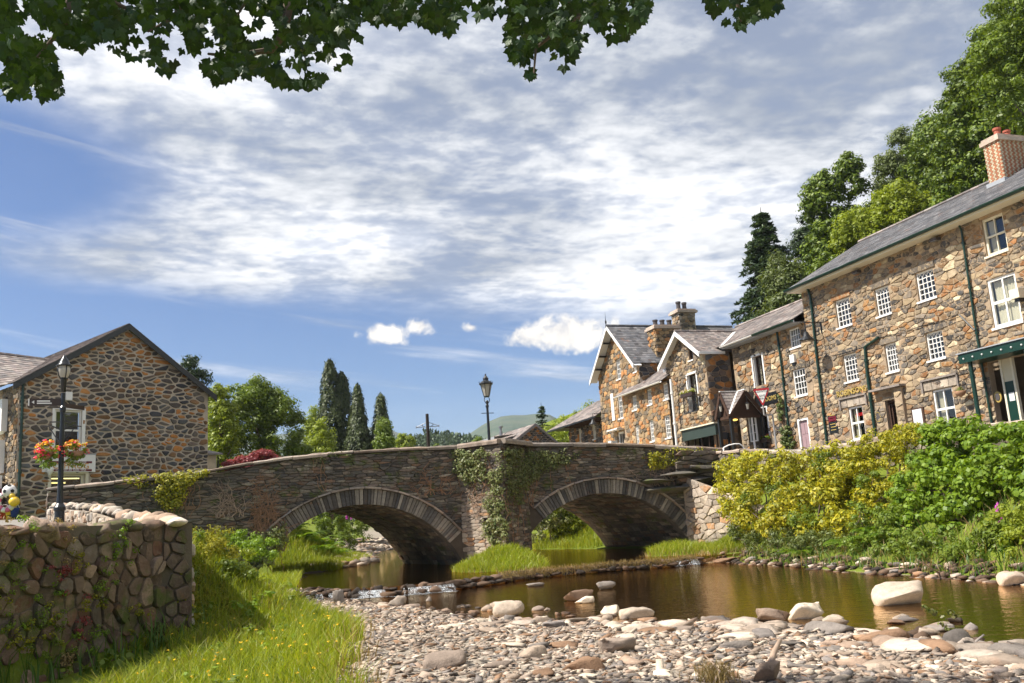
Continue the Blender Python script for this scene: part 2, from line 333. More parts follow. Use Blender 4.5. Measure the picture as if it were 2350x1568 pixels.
leaf_mat('leaf_grey', [(0.075,0.105,0.030),(0.14,0.17,0.045),(0.10,0.13,0.036)], 0.3)
leaf_mat('leaf_yellow', [(0.22,0.23,0.012),(0.42,0.37,0.015),(0.15,0.18,0.014),(0.50,0.42,0.03)], 0.3)
leaf_mat('leaf_ivy', [(0.07,0.105,0.022),(0.15,0.18,0.045),(0.24,0.25,0.09),(0.10,0.085,0.03)], 0.2)
leaf_mat('leaf_red', [(0.20,0.028,0.035),(0.32,0.06,0.065),(0.14,0.018,0.028)], 0.3)
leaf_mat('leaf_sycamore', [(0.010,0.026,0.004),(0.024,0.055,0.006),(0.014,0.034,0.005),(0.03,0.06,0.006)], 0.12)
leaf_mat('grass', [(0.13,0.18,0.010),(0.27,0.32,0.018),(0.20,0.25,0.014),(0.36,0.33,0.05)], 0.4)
leaf_mat('grass_shade', [(0.035,0.085,0.010),(0.075,0.14,0.016),(0.05,0.11,0.012)], 0.35)  # darker copy of grass with the shade put into its colour
leaf_mat('dry_grass', [(0.24,0.16,0.07),(0.34,0.24,0.11),(0.16,0.13,0.04)], 0.3)
leaf_mat('moss', [(0.17,0.17,0.012),(0.29,0.26,0.02),(0.11,0.12,0.014)], 0.25, 0.9)
leaf_mat('fern', [(0.08,0.16,0.016),(0.15,0.24,0.025),(0.20,0.26,0.035)], 0.45)
leaf_mat('petal_yellow', [(0.75,0.42,0.02),(0.85,0.62,0.04)], 0.3); leaf_mat('petal_red', [(0.65,0.02,0.05),(0.60,0.03,0.16),(0.75,0.12,0.03)], 0.3)
leaf_mat('petal_white', [(0.75,0.65,0.62),(0.85,0.80,0.75)], 0.3); leaf_mat('petal_purple', [(0.40,0.03,0.35),(0.55,0.08,0.45)], 0.3)

# ------------------------------------------------------------------ mesh helpers
def thing(name, label, cat, loc=(0,0,0), group=None):
    o = bpy.data.objects.new(name, None); COL.objects.link(o); o.location = loc
    o.empty_display_size = 0.2
    o['label'] = label; o['category'] = cat
    if group: o['group'] = group
    return o
def base_of(p):
    v = np.zeros(3)
    while p is not None: v += np.array(p.location); p = p.parent
    return v
def tag(o, label, cat, group=None):
    o['label'] = label; o['category'] = cat
    if group: o['group'] = group
    return o
def mesh_from(name, V, faces, mats, mi=None, rn=None, smooth=False):
    """faces: (n,k) array or list of tuples"""
    me = bpy.data.meshes.new(name)
    V = np.asarray(V, dtype=np.float32)
    if isinstance(faces, np.ndarray):
        n, k = faces.shape
        me.vertices.add(len(V)); me.vertices.foreach_set('co', V.ravel())
        me.loops.add(n*k); me.loops.foreach_set('vertex_index', faces.astype(np.int32).ravel())
        me.polygons.add(n); me.polygons.foreach_set('loop_start', np.arange(0, n*k, k, dtype=np.int32))
        me.polygons.foreach_set('loop_total', np.full(n, k, dtype=np.int32))
        me.update(calc_edges=True)
    else:
        me.from_pydata([tuple(map(float, v)) for v in V], [], faces)
    for m in (mats if isinstance(mats, (list, tuple)) else [mats]): me.materials.append(MATS[m])
    if mi is not None: me.polygons.foreach_set('material_index', np.asarray(mi, dtype=np.int32))
    if rn is not None:
        at = me.attributes.new('rnd', 'FLOAT', 'POINT'); at.data.foreach_set('value', np.asarray(rn, dtype=np.float32))
    if smooth: me.polygons.foreach_set('use_smooth', np.ones(len(me.polygons), dtype=bool))
    me.update()
    return me
def put(name, me, parent=None, kind=None, loc=(0,0,0)):
    o = bpy.data.objects.new(name, me); COL.objects.link(o)
    if parent is not None: o.parent = parent
    else: o.location = loc
    if kind: o['kind'] = kind
    return o
class MB:
    def __init__(s): s.v = []; s.f = []; s.r = []; s.cr = 0.5
    def add(s, vs, fs, r=None):
        n = len(s.v); s.v += [tuple(p) for p in vs]; s.f += [tuple(i+n for i in f) for f in fs]; s.r += [s.cr if r is None else r]*len(vs)
    def box(s, a, b, r=None):
        x0,y0,z0 = np.minimum(a, b); x1,y1,z1 = np.maximum(a, b)
        s.add([(x0,y0,z0),(x1,y0,z0),(x1,y1,z0),(x0,y1,z0),(x0,y0,z1),(x1,y0,z1),(x1,y1,z1),(x0,y1,z1)],
              [(0,3,2,1),(4,5,6,7),(0,1,5,4),(1,2,6,5),(2,3,7,6),(3,0,4,7)], r)
    def fbox(s, fr, u0, u1, v0, v1, d0, d1, r=None):
        P = [fr.p(u, v, d) for d in (d0, d1) for (u, v) in ((u0,v0),(u1,v0),(u1,v1),(u0,v1))]
        s.add(P, [(0,3,2,1),(4,5,6,7),(0,1,5,4),(1,2,6,5),(2,3,7,6),(3,0,4,7)], r)
    def bar(s, a, b, w, h=None, up=(0,0,1), r=None):
        a, b = np.array(a, float), np.array(b, float); h = h or w
        d = b-a; d /= np.linalg.norm(d); x = np.cross(d, up)
        if np.linalg.norm(x) < 1e-4: x = np.cross(d, (1,0,0))
        x /= np.linalg.norm(x); y = np.cross(x, d)
        P = [c+sx*x*w/2+sy*y*h/2 for c in (a, b) for sx, sy in ((-1,-1),(1,-1),(1,1),(-1,1))]
        s.add(P, [(0,3,2,1),(4,5,6,7),(0,1,5,4),(1,2,6,5),(2,3,7,6),(3,0,4,7)], r)
    def tube(s, pts, rad, n=8, r=None, cap=True):
        pts = [np.array(p, float) for p in pts]; m = len(pts)
        rad = [rad]*m if np.isscalar(rad) else rad
        V = []; x = None
        for i in range(m):
            d = pts[min(i+1, m-1)]-pts[max(i-1, 0)]; d /= max(np.linalg.norm(d), 1e-9)
            if x is None:
                x = np.cross(d, (0,0,1.0))
                if np.linalg.norm(x) < 1e-3: x = np.cross(d, (1.0,0,0))
            x = x-d*(x@d); x /= max(np.linalg.norm(x), 1e-9); y = np.cross(d, x)
            V += [pts[i]+rad[i]*(math.cos(2*math.pi*k/n)*x+math.sin(2*math.pi*k/n)*y) for k in range(n)]
        F = [(i*n+k, i*n+(k+1)%n, (i+1)*n+(k+1)%n, (i+1)*n+k) for i in range(m-1) for k in range(n)]
        if cap: F += [tuple(range(n-1, -1, -1)), tuple((m-1)*n+k for k in range(n))]
        s.add(V, F, r)
    def lathe(s, base, prof, n=16, r=None, ax=None):
        """prof: list of (radius, height) about a vertical axis"""
        base = np.array(base, float); m = len(prof)
        V = [base+np.array((q*math.cos(2*math.pi*k/n), q*math.sin(2*math.pi*k/n), h)) for q, h in prof for k in range(n)]
        F = [(i*n+k, i*n+(k+1)%n, (i+1)*n+(k+1)%n, (i+1)*n+k) for i in range(m-1) for k in range(n)]
        F += [tuple(range(n-1, -1, -1)), tuple((m-1)*n+k for k in range(n))]
        s.add(V, F, r)
    def poly(s, P, r=None): s.add(P, [tuple(range(len(P)))], r)
    def prism(s, P, off, r=None):
        P = [np.array(p, float) for p in P]; off = np.array(off, float); n = len(P)
        s.add(P+[p+off for p in P], [tuple(range(n-1, -1, -1)), tuple(range(n, 2*n))]+[(i, (i+1)%n, n+(i+1)%n, n+i) for i in range(n)], r)
    def build(s, name, mat, parent=None, kind=None, smooth=False):
        if not s.v: return None
        V = np.array(s.v); org = base_of(parent) if parent else np.zeros(3)
        me = mesh_from(name, V-org, s.f, mat, rn=s.r, smooth=smooth)
        return put(name, me, parent, kind)
class Frame:
    """vertical plane: origin o, horizontal direction u, outward normal n"""
    def __init__(s, o, u):
        s.o = np.array(o, float); u = np.array([u[0], u[1], 0.0]); s.u = u/np.linalg.norm(u)
        s.n = np.array([s.u[1], -s.u[0], 0.0])
    def p(s, u, v, d=0.0): return s.o+s.u*u+s.n*d+np.array([0, 0, v])
    def uv(s, x, y, d=0.0):
        r = ray(x, y); o = s.o+s.n*d; t = ((o-CPOS)@s.n)/(r@s.n); q = CPOS+r*t-s.o
        return float(q@s.u), float(q[2])
def crop(x0, y0, w, sw):
    k = w/sw
    return lambda x, y: ((x0+k*x)/1.65191, (y0+k*y)/1.65191)

# ------------------------------------------------------------------ rubble masonry
def clip(poly, p, n):
    """keep the side where (q-p).n <= 0"""
    out = []; m = len(poly)
    D = [(q[0]-p[0])*n[0]+(q[1]-p[1])*n[1] for q in poly]
    for i in range(m):
        a, b = poly[i], poly[(i+1) % m]; da, db = D[i], D[(i+1) % m]
        if da <= 0: out.append(a)
        if (da < 0 < db) or (db < 0 < da):
            t = da/(da-db); out.append((a[0]+(b[0]-a[0])*t, a[1]+(b[1]-a[1])*t))
    return out
def area(poly): return 0.5*sum(poly[i-1][0]*poly[i][1]-poly[i][0]*poly[i-1][1] for i in range(len(poly)))
def inside(p, poly):
    c = False; j = len(poly)-1
    for i in range(len(poly)):
        (xi, yi), (xj, yj) = poly[i], poly[j]
        if (yi > p[1]) != (yj > p[1]) and p[0] < (xj-xi)*(p[1]-yi)/(yj-yi)+xi: c = not c
        j = i
    return c
def cells(outer, rects, w, h, gap, jit=0.42, seed=1, circles=(), round_=True, vary=0.0, cut=(0.05, 0.20)):
    """irregular stones filling the polygon outer, cut clean round rects and circles"""
    rg = random.Random(seed)
    us = [p[0] for p in outer]; vs = [p[1] for p in outer]
    u0, u1, v0, v1 = min(us), max(us), min(vs), max(vs)
    nu, nv = int((u1-u0)/w)+3, int((v1-v0)/h)+3
    G = {}
    for j in range(-1, nv):
        for i in range(-1, nu):
            off = 0.5*w if j % 2 else 0.0
            if vary and rg.random() < vary: continue
            G[i, j] = (u0+(i+0.5)*w+off+rg.uniform(-jit, jit)*w, v0+(j+0.5)*h+rg.uniform(-jit, jit)*h*0.8)
    edges = [(outer[i-1], outer[i]) for i in range(len(outer))]
    if area(outer) < 0: edges = [(b, a) for a, b in edges]
    out = []
    k = w/h
    for (i, j), s in G.items():
        if not inside(s, outer): continue
        if any(a < s[0] < b and c < s[1] < d for a, b, c, d in rects): continue
        if any((s[0]-c[0])**2+(s[1]-c[1])**2 < c[2]**2 for c in circles): continue
        R = 1.7*w; Rh = 1.7*h
        P = [(s[0]-R, s[1]-Rh), (s[0]+R, s[1]-Rh), (s[0]+R, s[1]+Rh), (s[0]-R, s[1]+Rh)]
        for dj in (-2, -1, 0, 1, 2):
            for di in (-2, -1, 0, 1, 2):
                if di == 0 and dj == 0: continue
                q = G.get((i+di, j+dj))
                if q is None: continue
                dx, dy = q[0]-s[0], (q[1]-s[1])*k*k
                L = math.hypot(dx, dy)
                if L < 1e-6: continue
                mx, my = (s[0]+q[0])/2, (s[1]+q[1])/2
                nx, ny = dx/L, dy/L
                g = gap*0.5
                P = clip(P, (mx-nx*g, my-ny*g), (nx, ny))
                if len(P) < 3: break
            if len(P) < 3: break
        if len(P) < 3: continue
        g = gap*0.5
        for a, b in edges:
            ex, ey = b[0]-a[0], b[1]-a[1]; L = math.hypot(ex, ey)
            if L < 1e-9: continue
            # only edges close to the seed and facing it
            t = ((s[0]-a[0])*ex+(s[1]-a[1])*ey)/L/L
            nx, ny = ey/L, -ex/L
            dist = -((s[0]-a[0])*nx+(s[1]-a[1])*ny)
            if -0.2 <= t <= 1.2 and 0 <= dist < 2*w: P = clip(P, (a[0]-nx*g, a[1]-ny*g), (nx, ny))
            if len(P) < 3: break
        if len(P) < 3: continue
        for a, b, c, d in rects:
            if max(q[0] for q in P) > a and min(q[0] for q in P) < b and max(q[1] for q in P) > c and min(q[1] for q in P) < d:
                opts = [(a-s[0], (a-g, 0), (1, 0)), (s[0]-b, (b+g, 0), (-1, 0)), (c-s[1], (0, c-g), (0, 1)), (s[1]-d, (0, d+g), (0, -1))]
                o = max(opts, key=lambda z: z[0]); P = clip(P, o[1], o[2])
                if len(P) < 3: break
        if len(P) < 3: continue
        for c in circles:
            dx, dy = s[0]-c[0], s[1]-c[1]; L = math.hypot(dx, dy)
            if L < c[2]+1.5*w: P = clip(P, (c[0]+dx/L*(c[2]+g), c[1]+dy/L*(c[2]+g)), (-dx/L, -dy/L))
            if len(P) < 3: break
        if len(P) < 3 or abs(area(P)) < 0.12*w*h: continue
        if round_:
            Q = []
            for a, b in zip(P, P[1:]+P[:1]):
                if math.hypot(a[0]-b[0], a[1]-b[1]) < 0.12*h: Q.append(((a[0]+b[0])/2, (a[1]+b[1])/2)); continue
                f1, f2 = rg.uniform(*cut), 1-rg.uniform(*cut)
                Q += [(a[0]+(b[0]-a[0])*f1, a[1]+(b[1]-a[1])*f1), (a[0]+(b[0]-a[0])*f2, a[1]+(b[1]-a[1])*f2)]
            P = Q
        if len(P) >= 3: out.append(P)
    return out
def stone_geo(fr, P, depth, rg, back=-0.03, inset=0.88, bulge=0.006):
    n = len(P); cu = sum(p[0] for p in P)/n; cv = sum(p[1] for p in P)/n
    tu, tv = rg.uniform(-0.06, 0.06), rg.uniform(-0.06, 0.06)
    V = [fr.p(p[0], p[1], back) for p in P]
    V += [fr.p(cu+(p[0]-cu)*0.97, cv+(p[1]-cv)*0.97, depth*0.62) for p in P]
    V += [fr.p(cu+(p[0]-cu)*inset, cv+(p[1]-cv)*inset, depth+(p[0]-cu)*tu+(p[1]-cv)*tv+rg.uniform(-.004, .004)) for p in P]
    V.append(fr.p(cu, cv, depth+bulge))
    F = []
    for i in range(n):
        j = (i+1) % n
        F += [(i, j, n+j, n+i), (n+i, n+j, 2*n+j, 2*n+i), (2*n+i, 2*n+j, 3*n)]
    return V, F
def lay_stones(parent, fr, polys, mat, depth=0.035, nparts=300, seed=3, name='stone', dvar=0.5, keys=None, used=0):
    """largest nparts become parts; the rest one stuff part"""
    rg = random.Random(seed); org = base_of(parent)
    order = sorted(range(len(polys)), key=lambda i: -abs(area(polys[i]))) if keys is None else keys
    rest = MB()
    for rank, i in enumerate(order):
        dep = depth*rg.uniform(1-dvar, 1+dvar)
        V, F = stone_geo(fr, polys[i], dep, rg)
        r = rg.random()
        if rank < nparts:
            me = mesh_from(name, np.array(V)-org, F, mat, rn=[r]*len(V)); put(name, me, parent)
        else: rest.add(V, F, r)
    if rest.v: rest.build(name+'work', mat, parent, kind='stuff')
def panel(fr, outer, rects, mat, parent, name='wall', reveal=0.22):
    """mortar face with openings, their reveals and an optional thickness"""
    mb = MB(); us = sorted({min(p[0] for p in outer), max(p[0] for p in outer), *[x for r in rects for x in r[:2]]}); vs = sorted({min(p[1] for p in outer), max(p[1] for p in outer), *[x for r in rects for x in r[2:]]})
    for a, b in zip(us, us[1:]):
        col = clip(clip(list(outer), (a, 0), (-1, 0)), (b, 0), (1, 0))
        for c, d in zip(vs, vs[1:]):
            m = ((a+b)/2, (c+d)/2)
            if any(r[0] < m[0] < r[1] and r[2] < m[1] < r[3] for r in rects): continue
            if len(col) < 3: continue
            P = clip(clip(col, (0, c), (0, -1)), (0, d), (0, 1))
            if len(P) >= 3 and abs(area(P)) > 1e-5: mb.poly([fr.p(q[0], q[1], 0) for q in P])
    for a, b, c, d in rects:
        L = [(a, c), (a, d), (b, d), (b, c)]
        for i in range(4):
            p, q = L[i], L[(i+1) % 4]
            mb.poly([fr.p(p[0], p[1], 0), fr.p(q[0], q[1], 0), fr.p(q[0], q[1], -reveal), fr.p(p[0], p[1], -reveal)])
    return mb.build(name, mat, parent)
def slates(parent, O, du, dv, lu, lv, mat, sw=0.28, sh=0.22, nparts=0, seed=5, clipf=None, th=0.012, name='slate'):
    """courses of slates on a sloping plane: O lower corner, du along the eave, dv up the slope"""
    rg = random.Random(seed); O = np.array(O, float); du = np.array(du, float); du /= np.linalg.norm(du); dv = np.array(dv, float); dv /= np.linalg.norm(dv)
    nn = np.cross(du, dv)
    if nn[2] < 0: nn = -nn
    org = base_of(parent); rest = MB(); k = 0
    mb = MB(); q = [O, O+du*lu, O+du*lu+dv*lv, O+dv*lv]
    rows = int(lv/sh)+1
    for j in range(rows):
        v0 = j*sh; v1 = min(v0+sh*1.25, lv)
        if v0 >= lv-0.02: break
        off = (j % 2)*sw*0.5; i = -1
        while True:
            a, b = max(i*sw+off, 0), min((i+1)*sw+off, lu); i += 1
            if a >= lu: break
            if b-a < 0.03: continue
            if clipf and not clipf((a+b)/2, v0+sh/2): continue
            g = 0.004; l = rg.uniform(0, 0.006); dl = rg.uniform(-0.008, 0.008)
            lo, hi = th*2.2+l, th*0.7
            V = [O+du*(a+g)+dv*(v0+dl)+nn*lo, O+du*(b-g)+dv*(v0+dl)+nn*lo, O+du*(b-g)+dv*v1+nn*hi, O+du*(a+g)+dv*v1+nn*hi,
                 O+du*(a+g)+dv*(v0+dl), O+du*(b-g)+dv*(v0+dl), O+du*(b-g)+dv*v1, O+du*(a+g)+dv*v1]
            F = [(0,1,2,3),(4,5,1,0),(5,6,2,1),(7,4,0,3)]; r = rg.random()
            if k < nparts:
                me = mesh_from(name, np.array(V)-org, F, mat, rn=[r]*8); put(name, me, parent)
            else: rest.add(V, F, r)
            k += 1
    if rest.v: rest.build('slates' if name == 'slate' else name+'s', mat, parent, kind='stuff')
def leaf_quads(C, N, size, seed=0, asp=0.6, Tdir=None, jn=0.5):
    """rhombic leaves: centres C, rough normals N"""
    rg = np.random.default_rng(seed); n = len(C)
    N = N+rg.normal(size=(n,3))*jn; N /= np.linalg.norm(N, axis=1)[:, None]+1e-9
    T = rg.normal(size=(n,3)) if Tdir is None else np.array(Tdir)+rg.normal(size=(n,3))*0.35
    T -= N*(T*N).sum(1)[:, None]; T /= np.linalg.norm(T, axis=1)[:, None]+1e-9
    B = np.cross(N, T); s = size*rg.uniform(0.6, 1.35, n)[:, None]
    V = np.stack([C-T*s*0.5, C+B*s*asp*0.5-N*s*0.06, C+T*s*0.5, C-B*s*asp*0.5-N*s*0.06], 1).reshape(-1, 3)
    F = np.arange(4*n).reshape(n, 4)
    rn = np.repeat(rg.random(n), 4)
    return V, F, rn
def foliage(name, C, N, size, mat, parent=None, seed=0, asp=0.6, Tdir=None, jn=0.5, kind=None):
    V, F, rn = leaf_quads(C, N, size, seed, asp, Tdir, jn)
    org = base_of(parent) if parent else 0
    return put(name, mesh_from(name, V-org, F, mat, rn=rn), parent, kind)
def clumps(centres, per, rad, seed=0, squash=0.75):
    rg = np.random.default_rng(seed); n = len(centres)
    rad = np.broadcast_to(np.asarray(rad, float), (n,))
    D = rg.normal(size=(n, per, 3)); D /= np.linalg.norm(D, axis=2)[..., None]
    r = rg.random((n, per, 1))**0.45
    off = D*r*rad[:, None, None]; off[..., 2] *= squash
    C = (centres[:, None, :]+off).reshape(-1, 3)
    N = (D+np.array([0, 0, 0.55])).reshape(-1, 3)
    return C, N

# ------------------------------------------------------------------ the lie of the land
LWX = ([-20, 0, 8.3, 11, 13.5, 15, 17.3, 23, 28, 36, 38, 44, 50, 60, 75, 100, 130], [9, 8.7, 8.6, 8.2, 7.3, 6.0, 5.0, 4.1, 2.6, 3.6, 4.2, 6.2, 8.4, 9.6, 12, 22, 60])
RWX = ([-20, 0, 13.8, 20, 27, 30, 36, 44, 50, 60, 80, 100, 130], [13.4, 13.8, 14.6, 15.4, 16.6, 16.9, 19.6, 18.3, 17.5, 19, 24, 40, 90])
WALL_C = np.array([-0.56, 15.82]); WALL_L = np.array([-7.0, 9.65]); PILLAR = np.array([-4.95, 35.6])
def smooth01(t): t = np.clip(t, 0, 1); return t*t*(3-2*t)
def hnoise(x, y, s, seed=0):
    """cheap smooth noise from sines"""
    r = np.random.default_rng(seed); v = 0
    for k in range(6):
        a = r.uniform(0, 6.28); f = (0.6+0.35*k)/s; v = v+np.sin((x*np.cos(a)+y*np.sin(a))*f*3+r.uniform(0, 6.28))/(1+0.5*k)
    return v/2.5
def bank_x(y):
    """x of the walls that carry the left road"""
    t = (y-WALL_C[1])/(PILLAR[1]-WALL_C[1])
    back = WALL_C[0]+(PILLAR[0]-WALL_C[0])*t
    front = WALL_C[0]+(WALL_C[1]-y)*-1.042
    return np.where(y < WALL_C[1], front, np.where(y < 36, back, np.where(y < 44, -4.9, -4.9)))
def road_z(y): return np.interp(y, [-20, 10, 17, 26, 36, 44, 60, 200], [1.1, 1.2, 1.45, 1.95, 2.95, 3.1, 3.2, 3.4])
def street_z(y): return np.interp(y, [-20, 10, 25, 36, 42, 60, 200], [2.6, 2.9, 3.2, 3.6, 3.8, 4.0, 4.2])
WEIR = ([-5, 1, 6.5, 8.5, 10.5, 12.6, 15.9, 30], [26.6, 26.4, 25.6, 27.3, 28.3, 28.2, 27.9, 27.9])
weir_y = lambda x: np.interp(x, *WEIR)+0.12*np.sin(np.asarray(x)*2.1)
def height(x, y):
    x, y = np.broadcast_arrays(np.asarray(x, float), np.asarray(y, float))
    xl, xr = np.interp(y, *LWX), np.interp(y, *RWX)
    wl = smooth01((y-weir_y(x)+.2)/0.45)*0.25
    wl = wl+smooth01((y-60)/40)*0.55
    g = np.zeros_like(x)
    din = np.minimum(x-xl, xr-x)
    bed = wl-0.05-0.42*smooth01(din/2.2)+0.05*hnoise(x, y, 1.6, 3)
    # left side
    d = xl-x; bx = bank_x(y)
    flat = np.minimum(0.055*d, 0.42)
    s = np.clip(d/np.maximum(xl-bx, 0.5), 0, 1)
    top = np.interp(y, [15, 16.3, 18, 24, 30, 36], [0.4, 1.1, 1.55, 1.6, 1.8, 2.1])
    ge = grass_edge(y); s = np.clip((ge-x)/np.maximum(ge-bx, 0.5), 0, 1)
    slope = flat+top*np.minimum(1, 1.22*s)**1.1
    flat = flat*(1-smooth01((1.9-x)/1.6)*(1-np.interp(y, [10, 14.6, 16.3], [0, 0.05, 1])))
    k = smooth01((y-15.8)/2.5)
    zl = flat*(1-k)+slope*k
    far = smooth01((y-43.5)/5)
    fl = wl+np.minimum(0.12*d, 0.25)+smooth01((d-.3)/4.5)*1.7
    lawn = wl+0.04*np.minimum(d, 8)+smooth01((d-8)/34)*3.4
    fl = np.where(y > 62, lawn, fl)
    zl = np.where(y > 43.5, zl*(1-far)+fl*far, zl)
    zl = np.where((x < bx) & (y < 44), road_z(y), zl)
    # under the bridge the banks are low
    # right side
    e = x-xr
    zr = smooth01(e/5.2)*np.interp(y, [0, 20, 34, 36], [2.3, 2.4, 2.6, 1.0])+0.04*np.minimum(e, 1)
    zr = np.where((y >= 36) & (y < 43), 0.25+0.1*np.minimum(e, 3), zr)
    zr = np.where(y >= 43, wl+smooth01(e/7)*2.6, zr)
    street = street_z(y)
    hill = np.clip(x-33, 0, 60)*0.42
    zr = np.where((x > 21.6) & (y < 43.5), street, zr)
    zr = np.where(x > 31, np.maximum(zr, street)+hill, zr)
    z = np.where(x < xl, wl*(y > 27.6)*0+np.maximum(zl, wl*1.0-0.0), np.where(x > xr, np.maximum(zr, wl), bed))
    # island below the pier and the grassy ledge by the right abutment
    z = np.maximum(z, 0.75*np.exp(-((x-9.75)/1.6)**2-((y-30.8)/2.2)**2)*(1.4+.25*hnoise(x, y, .8, 41))-0.22)
    z = np.maximum(z, np.where(y > 24, 0.72*np.exp(-((x-16.5)/1.7)**2-((y-30.8)/1.7)**2)-0.25, -9))
    z = z+np.where((x < xl) | (x > xr), 0.03*hnoise(x, y, 1.1, 9), 0)
    return z, g
def ground_class(x, y, z):
    """0 bed, .35 gravel, .6 turf, .9 road"""
    xl, xr = np.interp(y, *LWX), np.interp(y, *RWX)
    ge = grass_edge(y)
    c = np.where((x > xl) & (x < xr), np.where(z > 0.12, 0.6, 0.08), 0.6)
    c = np.where((x <= xl) & (x > ge) & (y < 30), 0.33, c)
    c = np.where((x < bank_x(y)) & (y < 44), 0.9, c)
    c = np.where((x > 21.6) & (x < 31) & (y < 60), 0.9, c)
    c = np.where((y > 44) & (x <= xl) & (x > xl-np.where(y > 62, 5, 1.0)), 0.33, c)
    c = np.where((y > 30) & (y < 44) & (x <= xl) & (x > xl-0.8), 0.1, c)
    return c
def grass_edge(y):
    return np.interp(y, [0, 8, 9.4, 12, 14, 16, 18, 21.3, 25, 28, 31], [0.9, 1.2, 1.3, 1.75, 2.1, 2.4, 2.2, 1.75, 1.7, 2.1, 2.9])+0.14*np.sin(np.asarray(y)*3.1)
def grid_mesh(name, xs, ys, fn, mat, kind='structure', rfn=None):
    X_, Y_ = np.meshgrid(xs, ys); Z_ = fn(X_, Y_)
    V = np.stack([X_, Y_, Z_], -1).reshape(-1, 3); nx, ny = len(xs), len(ys)
    i = (np.arange(ny-1)[:, None]*nx+np.arange(nx-1)[None]).ravel()
    F = np.stack([i, i+1, i+nx+1, i+nx], 1)
    rn = rfn(X_, Y_, Z_).ravel() if rfn else None
    return put(name, mesh_from(name, V, F, mat, rn=rn, smooth=True), None, kind)
xs = np.unique(np.concatenate([np.arange(-12, 26, 0.16), np.arange(26, 60, 1.2), np.linspace(60, 400, 22), np.linspace(-400, -12, 26)]))
ys = np.unique(np.concatenate([np.arange(5, 45, 0.16), np.linspace(-60, 5, 16), np.arange(45, 100, 0.6), np.linspace(100, 700, 30)]))
grid_mesh('ground', xs, ys, lambda x, y: height(x, y)[0], 'ground', rfn=ground_class)
def water_sheet(name, pts, z):
    mb = MB(); mb.poly([(x, y, z) for x, y in pts]); return mb.build(name, 'water', None, 'structure')
yy = [-25, 0, 8.3, 13.5, 17.3, 23]; wx = np.linspace(1, 17.6, 30)
water_sheet('river', [(7.0, -25)]+[(np.interp(y, *LWX)-1.2, y) for y in yy[1:]]+[(x, float(weir_y(x))-.02) for x in wx]+[(np.interp(y, *RWX)+1.0, y) for y in yy[::-1]], 0.0)
yy = [31, 36, 44, 50, 60, 75]
water_sheet('river_upstream', [(x, float(weir_y(x))+.04) for x in wx[::-1]]+[(np.interp(y, *LWX)-1.0, y) for y in yy]+[(np.interp(y, *RWX)+1.0, y) for y in yy[::-1]], 0.24)
grid_mesh('river_bend', np.linspace(8, 45, 12), np.linspace(75, 108, 12), lambda x, y: 0.24+smooth01((y-75)/40)*0.42+0*x, 'water')

# weir: a line of rough stones with water spilling between them
weir = thing('weir', 'low stone weir with water spilling over it below the left arch', 'weir', (4, 28, 0))
foam = MB(); rg = random.Random(4)
def rock_geo(c, s, seed, sub=2, flat=0.6, spin=True):
    """lumpy rock: an icosphere pushed about, then sheared flat on a few planes"""
    V, F = ICO[sub]; r = np.random.default_rng(seed)
    P = V*(1+0.16*np.sin(V@r.normal(size=3)*2.2+r.uniform(0,6))[:, None]+0.10*np.sin(V@r.normal(size=3)*4.5)[:, None])
    for _ in range(6):
        n = r.normal(size=3); n /= np.linalg.norm(n); h = r.uniform(0.36, 0.72); d = P@n-h
        P = P-np.maximum(d, 0)[:, None]*n*0.93
    P = P*(1+0.03*np.sin(P@(r.normal(size=3)*9))[:, None])
    P = P*np.array(s)
    a = r.uniform(0, 6.28) if spin else r.uniform(-.3, .3); ca, sa = math.cos(a), math.sin(a)
    P = np.stack([P[:, 0]*ca-P[:, 1]*sa, P[:, 0]*sa+P[:, 1]*ca, P[:, 2]], 1)
    return P+np.array(c), F
def ico(sub):
    import bmesh
    bm = bmesh.new(); bmesh.ops.create_icosphere(bm, subdivisions=sub, radius=1)
    V = np.array([v.co for v in bm.verts]); F = np.array([[v.index for v in f.verts] for f in bm.faces]); bm.free(); return V, F
ICO = {1: ico(1), 2: ico(2), 3: ico(3)}
def rock(name, c, s, seed, mat, parent=None, sub=2, r=None):
    V, F = rock_geo(c, s, seed, sub, spin=name in ('boulder', 'stone')); org = base_of(parent) if parent else np.array(c)
    o = put(name, mesh_from(name, V-org, F, mat, rn=np.full(len(V), r if r is not None else (seed*0.618) % 1), smooth=True), parent)
    if parent is None: o.location = tuple(c)
    return o
k = 0
for row in range(2):
    x = 1.0
    while x < 15.9:
        w = rg.uniform(0.08, 0.36); y = float(weir_y(x))-.02-0.14*row+rg.uniform(-.12, .06)
        rock('weir_stone', (x, y+rg.uniform(-.05, .05), 0.185-0.11*row), (w*0.85, min(w, .25)*0.8, rg.uniform(0.06, 0.12)), 100+k, 'wet_stone', weir, 2, rg.random()); x += w*0.9; k += 1
for i in range(80):
    x = rg.choice((3.0, 3.5, 4.2, 4.6, 5.3, 5.7, 6.3))+rg.gauss(0, .12) if i < 66 else rg.uniform(14.6, 15.6)
    y = float(weir_y(x))-.22; w = rg.uniform(0.02, 0.07)
    foam.poly([(x-w, y-0.02, 0.19), (x+w, y-0.02, 0.19), (x+w*1.4, y-0.10, 0.10), (x-w*1.2, y-0.10, 0.10)]); foam.poly([(x+w*1.4, y-0.10, 0.10), (x-w*1.2, y-0.10, 0.10), (x-w*1.6, y-0.16, 0.01), (x+w*1.8, y-0.16, 0.01)])
for i in range(60):
    x = rg.uniform(2.9, 6.6); y = float(weir_y(x))-.42-abs(rg.gauss(0, .16)); a, b = rg.uniform(0.06, 0.22), rg.uniform(0.03, 0.08)
    foam.poly([(x+a*math.cos(t), y+b*math.sin(t), 0.008+i*0.0002) for t in np.linspace(0, 6.28, 9)[:-1]])
